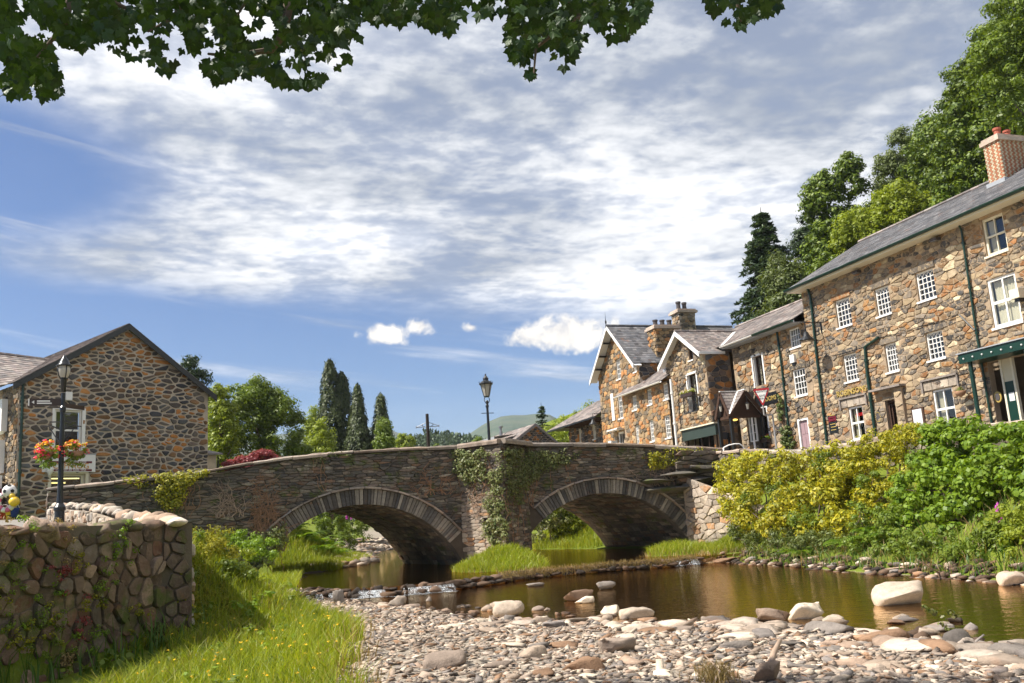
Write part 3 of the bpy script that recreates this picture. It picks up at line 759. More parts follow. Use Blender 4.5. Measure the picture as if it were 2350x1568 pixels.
foam.build('spilling_water', 'foam', weir, kind='stuff')

# ------------------------------------------------------------------ the bridge
BY = 36.0
fb = Frame((0, BY, 0), (1, 0))
AL, AR_ = (5.86, -1.62, 4.45), (16.06, -1.78, 4.53)
VO = 0.60
prof = [(-5.05,3.98),(-3.09,4.12),(-0.29,4.31),(1.56,4.58),(2.83,4.74),(4.79,4.87),(7.18,4.93),(9.85,4.96),(12.08,4.98),(14.2,4.92),(16.59,4.83),(19.71,4.63),(21.9,4.42)]
ptop = lambda x: float(np.interp(x, [p[0] for p in prof], [p[1]-0.16 for p in prof]))
bridge = thing('stone_bridge', 'humped two-arch stone bridge with dark slate masonry over the river', 'bridge', (8, 38, 0))
def arc(c, r, z0, n=28):
    h = math.acos(min(1, (z0-c[1])/r)); return [(c[0]+r*math.sin(t), c[1]+r*math.cos(t)) for t in np.linspace(-h, h, n)]
outline = [(x, ptop(x)) for x, _ in prof][::-1]
bottomz = -0.2
outline_lo = [(-5.05, bottomz), (21.9, bottomz)]
poly = outline_lo[:1]
h1, h2 = arc(AL, AL[2], bottomz), arc(AR_, AR_[2], bottomz)
front = [(-5.05, bottomz)]+h1+h2+[(21.9, bottomz)]+outline
mb = MB()
tri = tessellate_polygon([[Vector((p[0], p[1], 0)) for p in front]])
mb.add([fb.p(*p) for p in front], [tuple(t) for t in tri])
SK = -1.0; BW = 7.0
mb.add([np.array((p[0]+SK, BY+BW, p[1])) for p in front], [tuple(t) for t in tri])
mb.build('spandrel_wall', 'mortar_dark', bridge)
mb = MB()
for c, a in ((AL, h1), (AR_, h2)):
    for (p, q) in zip(a, a[1:]): mb.poly([(p[0], BY, p[1]), (q[0], BY, q[1]), (q[0]+SK, BY+BW, q[1]), (p[0]+SK, BY+BW, p[1])])
mb.build('vault', 'vault_stone', bridge)
# rough courses lining the vaults
vl = MB(); rg = random.Random(8)
for c, a in ((AL, h1), (AR_, h2)):
    ang = math.acos((0.0-c[1])/c[2]); t = -ang
    while t < ang:
        dt = rg.uniform(0.035, 0.06); y = BY+0.45
        while y < BY+BW-0.1:
            L = rg.uniform(0.3, 0.8); y2 = min(y+L, BY+BW)
            sk = lambda yy: SK*(yy-BY)/BW
            for_r = c[2]-rg.uniform(0.0, 0.05)
            P = [(c[0]+R_*math.sin(tt)+sk(yy), yy, c[1]+R_*math.cos(tt)) for R_ in (c[2]+0.01, for_r) for tt, yy in ((t+.004, y+.01), (t+dt-.004, y+.01), (t+dt-.004, y2-.01), (t+.004, y2-.01))]
            vl.add(P, [(4,5,6,7),(0,1,5,4),(1,2,6,5),(2,3,7,6),(3,0,4,7)], rg.random()); y = y2
        t += dt
vl.build('vault_stonework', 'bridge_slate', bridge, kind='stuff')
# deck and far parapet
mb = MB()
deck = [(-9, 2.9)]+[(x, z-1.05) for x, z in prof]+[(30, 3.62)]
for (a, b) in zip(deck, deck[1:]): mb.poly([(a[0], BY+0.4, a[1]), (b[0], BY+0.4, b[1]), (b[0], BY+BW-0.4, b[1]), (a[0], BY+BW-0.4, a[1])])
mb.build('roadway', 'tarmac', bridge)
mb = MB()
for (a, b) in zip(prof, prof[1:]):
    for y0, y1, sk in ((BY, BY+0.42, 0), (BY+BW-0.42, BY+BW, SK)):
        if y0 == BY: mb.poly([(a[0], y1, a[1]-1.2), (b[0], y1, b[1]-1.2), (b[0], y1, b[1]-.16), (a[0], y1, a[1]-.16)])
        else:
            V = [(p[0]+sk, yv, p[1]+dz-0.55) for p in (a, b) for yv in (y0, y1) for dz in (-0.8, 0)]
            mb.add(V, [(0,1,3,2),(4,6,7,5),(1,5,7,3),(0,4,5,1),(2,3,7,6)])
for y in (36.0,): mb.poly([(-5.05, BY, bottomz), (-5.05, BY+BW, bottomz), (-5.05, BY+BW, 2.9), (-5.05, BY+.42, 3.82), (-5.05, BY, 3.82)])
mb.build('parapet_wall', 'mortar_dark', bridge)
# cutwater: full height, pointed
CA, CB, CN = np.array([9.85, BY]), np.array([12.75, BY]), np.array([11.15, BY-1.65])
f1 = Frame((CA[0], CA[1], 0), CN-CA); w1 = float(np.linalg.norm(CN-CA))
f2 = Frame((CN[0], CN[1], 0), CB-CN); w2 = float(np.linalg.norm(CB-CN))
ctop = ptop(11.3)
hole1 = [(1.10, 1.26, 1.78, 2.0)]
panel(f1, [(0, 0), (w1, 0), (w1, ctop), (0, ctop)], hole1, 'mortar_dark', bridge, 'cutwater_face', 0.3)
panel(f2, [(0, 0), (w2, 0), (w2, ctop), (0, ctop)], [], 'mortar_dark', bridge, 'cutwater_face', 0.3)
P1 = cells([(0, 0), (w1, 0), (w1, ctop), (0, ctop)], hole1, 0.42, 0.13, 0.010, seed=3, vary=.12)
lay_stones(bridge, f1, [p for p in P1 if sum(q[1] for q in p)/len(p) < 2.6], 'abutment_stone', 0.03, nparts=60, seed=5)  # paler stone low on this face puts its sunlight into the colour
lay_stones(bridge, f1, [p for p in P1 if sum(q[1] for q in p)/len(p) >= 2.6], 'bridge_slate', 0.03, nparts=30, seed=6)
lay_stones(bridge, f2, cells([(0, 0), (w2, 0), (w2, ctop), (0, ctop)], [], 0.40, 0.12, 0.012, seed=4), 'bridge_slate', 0.03, nparts=20, seed=7)
# face stones, thin and coursed
drain = [(1.18, 1.40, 1.62, 1.86)]
polys = cells([(-5.0, -0.1), (21.85, -0.1)]+outline, drain, 0.40, 0.105, 0.010, seed=11, vary=.15, circles=[(AL[0], AL[1], AL[2]+VO-0.02), (AR_[0], AR_[1], AR_[2]+VO-0.02)])
polys = [p for p in polys if not (9.9 < sum(q[0] for q in p)/len(p) < 12.7)]
lay_stones(bridge, fb, polys, 'bridge_slate', 0.04, nparts=185, seed=12, dvar=0.7)
mb = MB(); mb.fbox(fb, *[1.18, 1.40, 1.62, 1.86], 0.001, 0.012); mb.fbox(f1, 1.10, 1.26, 1.78, 2.0, -0.3, -0.28); mb.build('drain_hole', 'interior_dark', bridge)
# voussoirs
rg = random.Random(21)
for c in (AL, AR_):
    ang = math.acos((0.35-c[1])/(c[2]+0.2)); t = -ang
    while t < ang:
        dt = rg.uniform(0.020, 0.038); r0, r1 = c[2]-0.015, c[2]+VO-rg.uniform(0.02, 0.06); pr = 0.03+rg.uniform(0, .025)
        if c is AL and c[0]+r1*math.sin(t+dt) > 9.8: t += dt; continue
        if c is AR_ and c[0]+r1*math.sin(t) < 12.85: t += dt; continue
        a, b = t+0.003, t+dt-0.003; m0 = (a+b)/2
        ring = [(a, r0), (b, r0), (b, r1), (m0, r1+0.015), (a, r1-rg.uniform(0, .02))]
        V = [(c[0]+R_*math.sin(tt), BY-pr-rg.uniform(0, .008), c[1]+R_*math.cos(tt)) for tt, R_ in ring]+[(c[0]+R_*math.sin(tt), BY+0.35, c[1]+R_*math.cos(tt)) for tt, R_ in ring]
        F = [(0,1,2,3,4)]+[(i, 5+i, 5+(i+1) % 5, (i+1) % 5) for i in range(5)]
        put('voussoir', mesh_from('voussoir', np.array(V)-base_of(bridge), F, 'voussoir_slate', rn=[rg.random()]*10), bridge)
        t += dt
    # thin hood course over the ring
    t = -ang*0.99
    while t < ang*0.99:
        dt = rg.uniform(0.07, 0.16); hr = c[2]+VO
        xm = c[0]+hr*math.sin(t)
        if not ((c is AL and xm > 9.6) or (c is AR_ and xm < 12.9)):
            V = [(c[0]+R_*math.sin(tt), yv, c[1]+R_*math.cos(tt)) for R_ in (hr-.012, hr+rg.uniform(.045,.07)) for tt, yv in ((t+.003, BY-.15), (t+dt-.003, BY-.14-rg.uniform(0,.04)), (t+dt-.003, BY+.05), (t+.003, BY+.05))]
            put('hood_stone', mesh_from('hood_stone', np.array(V)-base_of(bridge), [(0,3,2,1),(4,5,6,7),(0,1,5,4),(1,2,6,5),(2,3,7,6),(3,0,4,7)], 'coping', rn=[rg.random()]*8), bridge)
        t += dt
# coping slabs along the parapet, jutting out round the cutwater
rg = random.Random(31)
def slab(name, a, b, wd, th, mat, parent, seed, side=(0, 1)):
    """irregular flat slab from a to b (centre line, top height), wd wide"""
    r = random.Random(seed); a, b = np.array(a, float), np.array(b, float); d = b-a; L = np.linalg.norm(d[:2]); ud = d/np.linalg.norm(d); nrm = np.array([-ud[1], ud[0], 0]); nrm /= np.linalg.norm(nrm)
    n = max(2, int(L/0.22)); top = []; V = []; F = []
    for i in range(n+1):
        c = a+d*i/n; e0 = r.uniform(-.03, .03); e1 = r.uniform(-.03, .03); hz = r.uniform(-.02, .015)
        for (q, z) in ((-wd/2+e0, -th), (-wd/2+e0-.012, -th*.4), (-wd/2+e0+.03, hz), (wd/2+e1-.03, hz), (wd/2+e1, -th*.5), (wd/2+e1, -th)): V.append(c+nrm*q+np.array([0, 0, z]))
    for i in range(n):
        for k in range(5): F.append((i*6+k, i*6+k+1, (i+1)*6+k+1, (i+1)*6+k))
    F += [tuple(range(5, -1, -1)), tuple(n*6+k for k in range(6))]
    return put(name, mesh_from(name, np.array(V)-base_of(parent), F, mat, rn=[r.random()]*len(V)), parent)
zt = lambda x: float(np.interp(x, [p[0] for p in prof], [p[1] for p in prof]))
x = -5.1; k = 0
while x < 21.9:
    L = rg.uniform(0.9, 1.9) if x < 10 else rg.uniform(1.3, 2.3)
    x2 = min(x+L, 22.0)
    if not (9.9 < x < 12.6):
        if x2 > 9.85 and x < 9.85: x2 = 9.85
        th = rg.uniform(0.13, 0.20) if x > 9 else rg.uniform(0.09, 0.15)
        slab('coping_stone', (x+.01, BY+.15, zt(x)), (x2-.012, BY+.15, zt(x2)), 0.60, th, 'coping', bridge, 40+k)
    else: x2 = 12.7
    x = x2; k += 1
slab('coping_stone', (9.95, BY-.05, 5.0), (11.2, BY-1.5, 5.02), 0.52, 0.19, 'coping', bridge, 77)
slab('coping_stone', (11.2, BY-1.48, 5.03), (12.85, BY-.02, 5.0), 0.50, 0.20, 'coping', bridge, 78)
mb = MB(); mb.prism([(9.9, BY+.2, 4.86), (11.15, BY-1.5, 4.86), (12.8, BY+.2, 4.86)], (0, 0, .06)); mb.build('refuge_top', 'coping', bridge)

# flared right abutment, sunlit random masonry
ab = thing('abutment_wall', 'pale rough stone wing wall beside the right arch above the grassy ledge', 'wall', (20, 33, 0))
fa = Frame((19.75, BY+0.05, 0), (np.array([16.6+1.6, 29.2])-np.array([19.75, BY+.05])))
wa_ = 7.0
outl = [(0, -0.1), (wa_, -0.1), (wa_, 1.2), (3.0, 2.4), (0, 3.3)]
fa = Frame((19.85, BY-0.05, 0), (0.12, -1.0))
panel(fa, outl, [], 'mortar_pale', ab, 'wall', 0.2)
lay_stones(ab, fa, cells(outl, [], 0.44, 0.22, 0.015, seed=15, vary=.22), 'abutment_stone', 0.07, nparts=200, seed=16, dvar=0.6)
f_ = Frame((19.8, BY-0.35, 0), (1.0, 0.0))
outl = [(-0.4, 2.95), (2.4, 2.95), (2.4, 4.25), (-0.4, 4.4)]
panel(f_, outl, [], 'mortar_dark', ab, 'wall', 0.2)
lay_stones(ab, f_, cells(outl, [], 0.9, 0.2, 0.015, seed=17), 'bridge_slate', 0.10, nparts=60, seed=18)
for i, (x_, z_, w_, h_) in enumerate(((19.4, 2.72, 1.35, .2), (18.5, 3.1, .8, .12), (20.6, 3.05, .8, .15), (20.9, 2.45, .8, .25), (19.6, 3.35, .9, .1), (20.8, 3.6, .9, .14))): rock('ledge_stone', (x_, BY-.25-.05*i, z_), (w_, .45, h_), 91+i, 'bridge_slate', ab, 3, .8)

# ------------------------------------------------------------------ walls of the left road
fw = thing('roadside_wall', 'shaded mossy rubble wall of rounded stones at the lower left', 'wall', (-2, 14, 0))
ff = Frame((WALL_L[0], WALL_L[1], 0), WALL_C-WALL_L); LW = float(np.linalg.norm(WALL_C-WALL_L))
WT = 2.07
outl = [(0, -0.3), (LW, -0.3), (LW, WT), (0, WT)]
panel(ff, outl, [], 'mortar_mossy', fw, 'wall', 0.2)
mb = MB(); mb.fbox(ff, 0, LW-0.02, -0.3, WT-0.03, -0.5, -0.012); mb.build('wall_core', 'mortar_mossy', fw)
cl = cells([(0, -0.3), (LW, -0.3), (LW, WT-0.05), (0, WT-0.05)], [], 0.17, 0.21, 0.012, seed=19, jit=0.5, vary=.22, cut=(.12, .32))
keys = sorted(range(len(cl)), key=lambda i: -(sum(q[0] for q in cl[i])/len(cl[i])))
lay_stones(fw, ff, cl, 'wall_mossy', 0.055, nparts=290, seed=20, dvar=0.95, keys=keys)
rg = random.Random(23); u = 0.0; k = 0
while u < LW:
    w = rg.uniform(0.22, 0.5); hh = rg.uniform(0.09, 0.15)
    c = ff.p(u+w/2, WT-0.05, -0.2); rock('capping_stone', c, (w*0.74, 0.36, hh), 500+k, 'wall_mossy', fw, 2, rg.random()); u += w*0.92; k += 1
rock('capping_stone', ff.p(LW-2.05, WT-0.09, -0.08), (0.22, 0.26, 0.24), 555, 'wall_mossy', fw, 3, 0.5)
# end face of the wall, at the corner
w2p = thing('road_parapet', 'sunlit low stone wall curving from the corner towards the bridge', 'wall', (-2.5, 26, 0))
fp = Frame((PILLAR[0], PILLAR[1], 0), WALL_C-PILLAR); LP = float(np.linalg.norm(WALL_C-PILLAR))
# fp faces the road side when u runs from the pillar to the corner
if fp.n[0] > 0: pass
topx = [(0.0, 3.35), (1.2, 3.3)]
for (px, py) in ((170,1162),(205,1164),(240,1172),(275,1184),(310,1189),(345,1186),(375,1184),(405,1188),(425,1194)):
    u, v = fp.uv(px, py); topx.append((u, v))
topx.append((LP, WT))
topx = sorted(topx)
topf = lambda u: float(np.interp(u, [a for a, _ in topx], [b for _, b in topx]))
us = np.linspace(0, LP, 30)
fr_in = Frame(fp.o, fp.u)
outl = [(0, 0.6), (LP, 0.6)]+[(float(u), topf(u)-0.1) for u in us[::-1]]
panel(fp, outl, [], 'mortar_pale', w2p, 'wall')
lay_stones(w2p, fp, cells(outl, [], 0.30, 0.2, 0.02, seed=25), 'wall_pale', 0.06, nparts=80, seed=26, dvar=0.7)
fo = Frame((WALL_C[0], WALL_C[1], 0), PILLAR-WALL_C)
fo.o = fo.o+fo.n*0.45
fe = Frame((WALL_C[0], WALL_C[1], 0), fo.o[:2]-WALL_C); we = float(np.linalg.norm(fo.o[:2]-WALL_C)); oe = [(0, 0), (we, 0), (we, WT-.02), (0, WT-.02)]
panel(fe, oe, [], 'mortar_mossy', fw, 'wall_end'); lay_stones(fw, fe, cells(oe, [], .2, .22, .02, seed=33), 'wall_mossy', .06, nparts=8, seed=34)
outl2 = [(0, 0.3), (LP, 0.3)]+[(float(LP-u), topf(u)-0.1) for u in us]
panel(fo, outl2, [], 'mortar_pale', w2p, 'wall')
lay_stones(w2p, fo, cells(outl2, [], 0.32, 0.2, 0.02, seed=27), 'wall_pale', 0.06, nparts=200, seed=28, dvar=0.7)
u = 0.0; k = 0; rg = random.Random(29)
while u < LP:
    w = rg.uniform(0.25, 0.5); q = fp.p(u+w/2, topf(u+w/2)-0.04, 0)+np.array([0, 0, 0]); q = (fp.p(u+w/2, topf(u+w/2)-0.05)+fo.p(LP-u-w/2, topf(u+w/2)-0.05))/2
    rock('capping_stone', q, (w*0.55, 0.30, rg.uniform(0.09, 0.15)), 600+k, 'wall_pale', w2p, 2, rg.random()); u += w*0.85; k += 1
fe = Frame((-5.06, BY+0.45, 0), (0, -1))
lay_stones(bridge, fe, cells([(0, 2.2), (0.45, 2.2), (0.45, 3.85), (0, 3.85)], [], 0.24, 0.16, 0.015, seed=30), 'wall_pale', 0.03, nparts=0, seed=31)

# ------------------------------------------------------------------ windows, doors, roofs
PANE = {}
def pane(parent, fr, u0, u1, v0, v1, d, org):
    w, h = round(u1-u0, 2), round(v1-v0, 2); key = (w, h, tuple(fr.u.round(3)))
    if key not in PANE:
        V = [fr.u*a*w+np.array([0, 0, b*h]) for a, b in ((-.5,-.5),(.5,-.5),(.5,.5),(-.5,.5))]
        PANE[key] = mesh_from('pane', np.array(V), [(0,1,2,3)], 'glass')
    o = bpy.data.objects.new('pane', PANE[key]); COL.objects.link(o); o.parent = parent
    o.location = Vector(tuple(fr.p((u0+u1)/2, (v0+v1)/2, d)-org))
    o.rotation_euler = (random.uniform(-.012, .012), random.uniform(-.012, .012), random.uniform(-.012, .012))
def rect(fr, cv, LT, LB, RB, d=0.0):
    a, b, c = fr.uv(*cv(*LT), d), fr.uv(*cv(*LB), d), fr.uv(*cv(*RB), d)
    return ((a[0]+b[0])/2, c[0], (b[1]*0.6+c[1]*0.4), a[1])
def window(th, fr, r, cols, rows, mat='white_paint', recess=0.14, fw=0.055, bar=0.022, gothic=False, meet=None, sill='white_paint', curtain=None, surround=None, top_rows=None, label=None, lintel=None):
    u0, u1, v0, v1 = r; org = base_of(th); mb = MB(); d1, d0 = -recess+0.05, -recess-0.03
    mb.fbox(fr, u0, u0+fw, v0, v1, d0, d1); mb.fbox(fr, u1-fw, u1, v0, v1, d0, d1)
    mb.fbox(fr, u0+fw, u1-fw, v1-fw, v1, d0, d1-.002); mb.fbox(fr, u0+fw, u1-fw, v0, v0+fw, d0, d1-.002)
    if surround:
        s = surround; ms = MB(); ms.fbox(fr, u0-s, u0-.002, v0-.05, v1+s, -.02, .05); ms.fbox(fr, u1+.002, u1+s, v0-.05, v1+s, -.02, .05); ms.fbox(fr, u0-.002, u1+.002, v1+.002, v1+s, -.02, .052); ms.fbox(fr, u0-.002, u0+.025, v0, v1, -recess, -.02); ms.build('window_surround', 'white_paint', th)
    a, b, c, dd = u0+fw, u1-fw, v0+fw, v1-fw
    gt = dd
    if gothic: gt = c+(dd-c)*0.80
    cw, rh = (b-a)/cols, (gt-c)/rows
    for i in range(1, cols): mb.fbox(fr, a+i*cw-bar/2, a+i*cw+bar/2, c, gt, d0+.015, d1-.014)
    for j in range(1, rows+(1 if gothic else 0)):
        w = bar*1.7 if meet == j else bar
        mb.fbox(fr, a, b, c+j*rh-w/2, c+j*rh+w/2, d0+.016, d1-(.004 if meet == j else .016))
    if gothic:
        H = dd-gt
        for i in range(cols+1):                                   # interlaced pointed arches
            for sgn in (-1, 1):
                if (i == 0 and sgn < 0) or (i == cols and sgn > 0): continue
                P = []
                for q in np.linspace(0, 1, 7):
                    uu = a+i*cw+sgn*cw*(1-math.cos(q*math.pi/2))*1.0; P.append(fr.p(min(max(uu, a), b), gt+H*math.sin(q*math.pi/2), -recess+.01))
                for s0, s1 in zip(P, P[1:]): mb.bar(s0, s1, bar*0.9, .03, up=tuple(fr.n))
    w = mb.build('window', mat, th)
    if label: w['label'] = label
    for i in range(cols):
        for j in range(rows): pane(w, fr, a+i*cw+.004, a+(i+1)*cw-.004, c+j*rh+.004, c+(j+1)*rh-.004, -recess, org)
    if gothic: pane(w, fr, a, b, gt, dd, -recess, org)
    m2 = MB(); m2.fbox(fr, u0-.05, u1+.05, v0-.05, v1+.05, -recess-.5, -recess-.42); m2.build('dark_backing', 'interior_dark', w)  # near-black panel behind the panes gives the unlit room its darkness by colour
    if curtain:
        m2 = MB(); n = 14
        spans = [(a, b)] if curtain == 'full' else ([(a, a+(b-a)*.42)] if curtain == 'left' else [(a, a+(b-a)*.3), (b-(b-a)*.3, b)])
        for (p, q) in spans:
            P = [(p+(q-p)*i/n, -recess-.12-.03*(i % 2)) for i in range(n+1)]
            for (x0, y0), (x1, y1) in zip(P, P[1:]): m2.poly([fr.p(x0, c, y0), fr.p(x1, c, y1), fr.p(x1, dd, y1), fr.p(x0, dd, y0)])
        m2.build('curtain', 'curtain', w)
    if lintel:
        m2 = MB(); m2.fbox(fr, u0-.16, u1+.14, v1+.02, v1+.24, -.01, .055, random.random()); m2.build('lintel', lintel, th)
    if sill:
        m2 = MB(); m2.fbox(fr, u0-.06, u1+.06, v0-.075, v0-.003, -recess+.06, .07); m2.build('sill', sill, w)
    return w
def downpipe(parent, fr, pts, mat, r=0.05, name='downpipe'):
    mb = MB(); P = [fr.p(u, v, .10) for u, v in pts]; mb.tube(P, r, 8)
    v = max(p[1] for p in pts)-.8
    while v > min(p[1] for p in pts)+.3:
        u = np.interp(v, [p[1] for p in pts][::-1], [p[0] for p in pts][::-1]); mb.tube([fr.p(u, v-.05, .10), fr.p(u, v+.05, .10)], r*1.45, 8); mb.fbox(fr, u-.012, u+.012, v-.02, v+.02, -.02, .08); v -= 1.7
    return mb.build(name, mat, parent, smooth=False)
def gutter(parent, a, b, out, mat, r=0.075, name='gutter'):
    """half-round gutter from a to b, out = outward unit vector"""
    mb = MB(); a, b, o = np.array(a, float), np.array(b, float), np.array([out[0], out[1], 0.0]); n = 8; V = []
    for c in (a, b):
        for rr in (r, r*.82):
            for k in range(n+1): t = math.pi*k/n; V.append(c+o*rr*math.cos(t)-np.array([0, 0, rr*math.sin(t)]))
    m = n+1; F = [(k, k+1, 2*m+k+1, 2*m+k) for k in range(n)]+[(m+k, m+k+1, 3*m+k+1, 3*m+k) for k in range(n)]+[(0, m, 3*m, 2*m), (n, m+n, 3*m+n, 2*m+n)]
    F += [(k, k+1, m+k+1, m+k) for k in range(n)]+[(2*m+k, 2*m+k+1, 3*m+k+1, 3*m+k) for k in range(n)]
    mb.add(V, F); return mb.build(name, mat, parent)
def text(s, parent, P, xdir, up, size, mat, name='lettering', depth=0.008, align='CENTER', sx=1.0):
    cu = bpy.data.curves.new(name, 'FONT'); cu.body = s; cu.size = size; cu.extrude = depth; cu.align_x = align; cu.align_y = 'CENTER'; cu.space_character = sx; cu.resolution_u = 2
    cu.materials.append(MATS[mat]); tmp = bpy.data.objects.new('tmp', cu); me = bpy.data.meshes.new_from_object(tmp); bpy.data.objects.remove(tmp)
    o = bpy.data.objects.new(name, me); COL.objects.link(o)
    x = Vector(tuple(xdir)).normalized(); y = Vector(tuple(up)).normalized(); z = x.cross(y)
    M = Matrix((x, y, z)).transposed().to_4x4(); o.parent = parent; M.translation = Vector(tuple(np.array(P)-base_of(parent))); o.matrix_local = M
    return o
def chimney(parent, c, wx, wy, z0, z1, mat, mort, pots, pot_mat='dark_pot', sw=0.36, sh=0.17, cap='coping', capover=0.09, brick=False):
    mb = MB(); x, y = c; mb.box((x-wx/2+.02, y-wy/2+.02, z0), (x+wx/2-.02, y+wy/2-.02, z1)); ch = mb.build('chimney', mort, parent)
    for o, u, L in (((x-wx/2, y+wy/2, 0), (0, -1), wy), ((x-wx/2, y-wy/2, 0), (1, 0), wx)):
        fr = Frame(o, u)
        if brick:
            rest = []; v = z0; j = 0
            while v < z1-.04:
                i = 0; q = -(j % 2)*.06
                while q < L-.02:
                    a, b = max(q, .004), min(q+.11, L-.004)
                    if b-a > .02:
                        V = [fr.p(uu, vv, d) for d in (-.01, .012) for uu, vv in ((a+.004, v+.004), (b-.004, v+.004), (b-.004, v+.076), (a+.004, v+.076))]
                        lightb = (i+j//1) % 2 == 0 if (j % 2 == 0) else (i % 2 == 1)
                        put('brick', mesh_from('brick', np.array(V)-base_of(ch), [(4,5,6,7),(0,1,5,4),(1,2,6,5),(2,3,7,6),(3,0,4,7)], mat, rn=[0.75 if lightb else 0.2]*8), ch)
                    q += .115; i += 1
                v += .08; j += 1
        else: lay_stones(ch, fr, cells([(0, z0), (L, z0), (L, z1), (0, z1)], [], sw, sh, .02, seed=int(abs(x*7+z0)), jit=.25), mat, .035, nparts=80, seed=3)
    mb = MB(); mb.box((x-wx/2-capover, y-wy/2-capover, z1+.003), (x+wx/2+capover, y+wy/2+capover, z1+.16)); mb.box((x-wx/2-capover*.4, y-wy/2-capover*.4, z1+.163), (x+wx/2+capover*.4, y+wy/2+capover*.4, z1+.26)); mb.build('chimney_cap', cap, ch)
    for (px, py, r, h) in pots:
        mb = MB(); mb.lathe((px, py, z1+.26), [(r*1.1, 0), (r, .06), (r*.9, h*.75), (r*1.15, h*.78), (r*1.15, h), (r*.85, h), (r*.85, h*.7)], 12); mb.build('chimney_pot', pot_mat, ch, smooth=False)
    return ch
def lead_roll(parent, a, b, r, mat, name='ridge'):
    a, b = np.array(a, float), np.array(b, float); L = np.linalg.norm(b-a); n = max(1, int(L/0.45)); mb = MB()
    for i in range(n): mb.tube([a+(b-a)*(i/n), a+(b-a)*((i+.96)/n)], [r*1.08, r], 6, r=random.random())
    return mb.build(name, mat, parent)
def row_frame(x): return Frame((x, 0, 0), (0, -1))          # faces the river (-x); u = -y
c4 = crop(2100, 1100, 1000, 2350); c5 = crop(2950, 900, 932, 1827); c6 = crop(3600, 500, 282, 590); c7 = crop(2600, 1400, 480, 2350); c8 = crop(3080, 1400, 520, 2350)
c9 = crop(2280, 1500, 470, 2350); c10 = crop(3540, 1250, 342, 1341); cg = crop(1780, 1400, 520, 2350); cw = crop(2700, 1150, 500, 2240)
cl_ = crop(0, 1150, 1000, 1651); cL = crop(0, 1350, 420, 998)

# ---------- the tall hotel (three storeys, grey slate roof)
XA = 27.0; fA = row_frame(XA)
YA0, YA1 = 35.65, 17.0; ZE = 11.72; SZ = 2.9
hotel = thing('hotel_building', 'tall three-storey stone hotel with grey slate roof and arched white windows', 'building', (XA, 28, SZ))
W5 = [((420,478),(442,678),(552,640)), ((713,390),(738,592),(845,560)), ((1018,272),(1042,482),(1180,440)), ((480,880),(500,1080),(603,1052)), ((790,800),(808,1008),(903,985)), ((1103,715),(1106,925),(1246,885))]
rg5 = [rect(fA, c5, *w) for w in W5]
s1 = rect(fA, c5, (522,1268), (548,1508), (655,1488)); s2 = rect(fA, c5, (1145,1140), (1185,1440), (1335,1400))
s3 = rect(fA, c6, (258,700), (285,1000), (466,925)); s4 = rect(fA, c6, (292,1180), (352,1560), (582,1500))
door_r = rect(fA, c8, (1185,560), (1360,1040), (1515,1010)); door_r = (door_r[0], door_r[1], SZ+.1, door_r[3])
shop_r = rect(fA, c10, (780,520), (960,1330), (1341,1290)); shop_r = (shop_r[0], -19.5, SZ+.1, fA.uv(*c10(900,470))[1])
holesA = rg5+[s1, s2, s3, s4, door_r, shop_r]
outA = [(-YA0, SZ), (-YA1, SZ), (-YA1, ZE), (-YA0, ZE)]
panel(fA, outA, holesA, 'mortar_warm', hotel, 'wall', 0.24)
mb = MB(); mb.box((XA+2.5, YA1, SZ), (XA+8.2, YA0-.01, ZE)); mb.box((XA+.02, YA0-.25, SZ), (XA+2.5, YA0-.01, ZE)); mb.build('house_body', 'mortar_warm', hotel)
lay_stones(hotel, fA, cells(outA, holesA, 0.36, 0.165, 0.028, seed=51, jit=.42, vary=0.20), 'rubble_warm', 0.028, nparts=285, seed=52, dvar=.8)
for r in rg5: window(hotel, fA, r, 4, 4, gothic=True, recess=.13, bar=.028, lintel='rubble_warm')
window(hotel, fA, s1, 2, 2, meet=1, recess=.10, curtain='left', fw=.07, bar=.05); window(hotel, fA, s2, 2, 2, meet=1, recess=.10, curtain='left', fw=.07, bar=.05)
window(hotel, fA, s3, 2, 2, meet=1, recess=.12, curtain='left', fw=.09, bar=.04, mat='cream_paint', sill='cream_paint', label='cream painted sash window under the eaves')
window(hotel, fA, s4, 2, 2, meet=1, recess=.10, curtain='full', fw=.10, bar=.06)
# stone lintels over the ground windows, doorway with deep stone jambs
mb = MB()
for r in (s1, s2):
    n = 4
    for i in range(n):
        a = r[0]-.35+(r[1]-r[0]+.7)*i/n; b = r[0]-.35+(r[1]-r[0]+.7)*(i+1)/n
        put_v = [fA.p(u, v, d) for d in (-.01, .05) for u, v in ((a+.01, r[3]+.03), (b-.01, r[3]+.03), (b-.01, r[3]+.36), (a+.01, r[3]+.36))]
        put('lintel_stone', mesh_from('lintel_stone', np.array(put_v)-base_of(hotel), [(4,5,6,7),(0,1,5,4),(1,2,6,5),(2,3,7,6),(3,0,4,7)], 'abutment_stone', rn=[random.random()]*8), hotel)
    m2 = MB(); m2.fbox(fA, r[0]-.42, r[1]+.42, r[3]+.40, r[3]+.47, -.01, .12, .3); m2.fbox(fA, r[0]-.44, r[0]-.36, r[3]-.05, r[3]+.40, -.01, .10, .3); m2.fbox(fA, r[1]+.36, r[1]+.44, r[3]-.05, r[3]+.40, -.01, .10, .3); m2.build('hood_mould', 'coping', hotel)
u0, u1, v0, v1 = door_r
mb = MB(); mb.fbox(fA, u0-.5, u1+.62, v1+.45, v1+.53, 0, .34, .3); mb.build('door_hood', 'coping', hotel)
mb = MB(); mb.fbox(fA, u0, u0+.09, v0, v1, -.22, -.14); mb.fbox(fA, u1-.09, u1, v0, v1, -.22, -.14); mb.fbox(fA, u0+.09, u1-.09, v1-.09, v1, -.22, -.142); mb.build('door_frame', 'dark_wood', hotel)
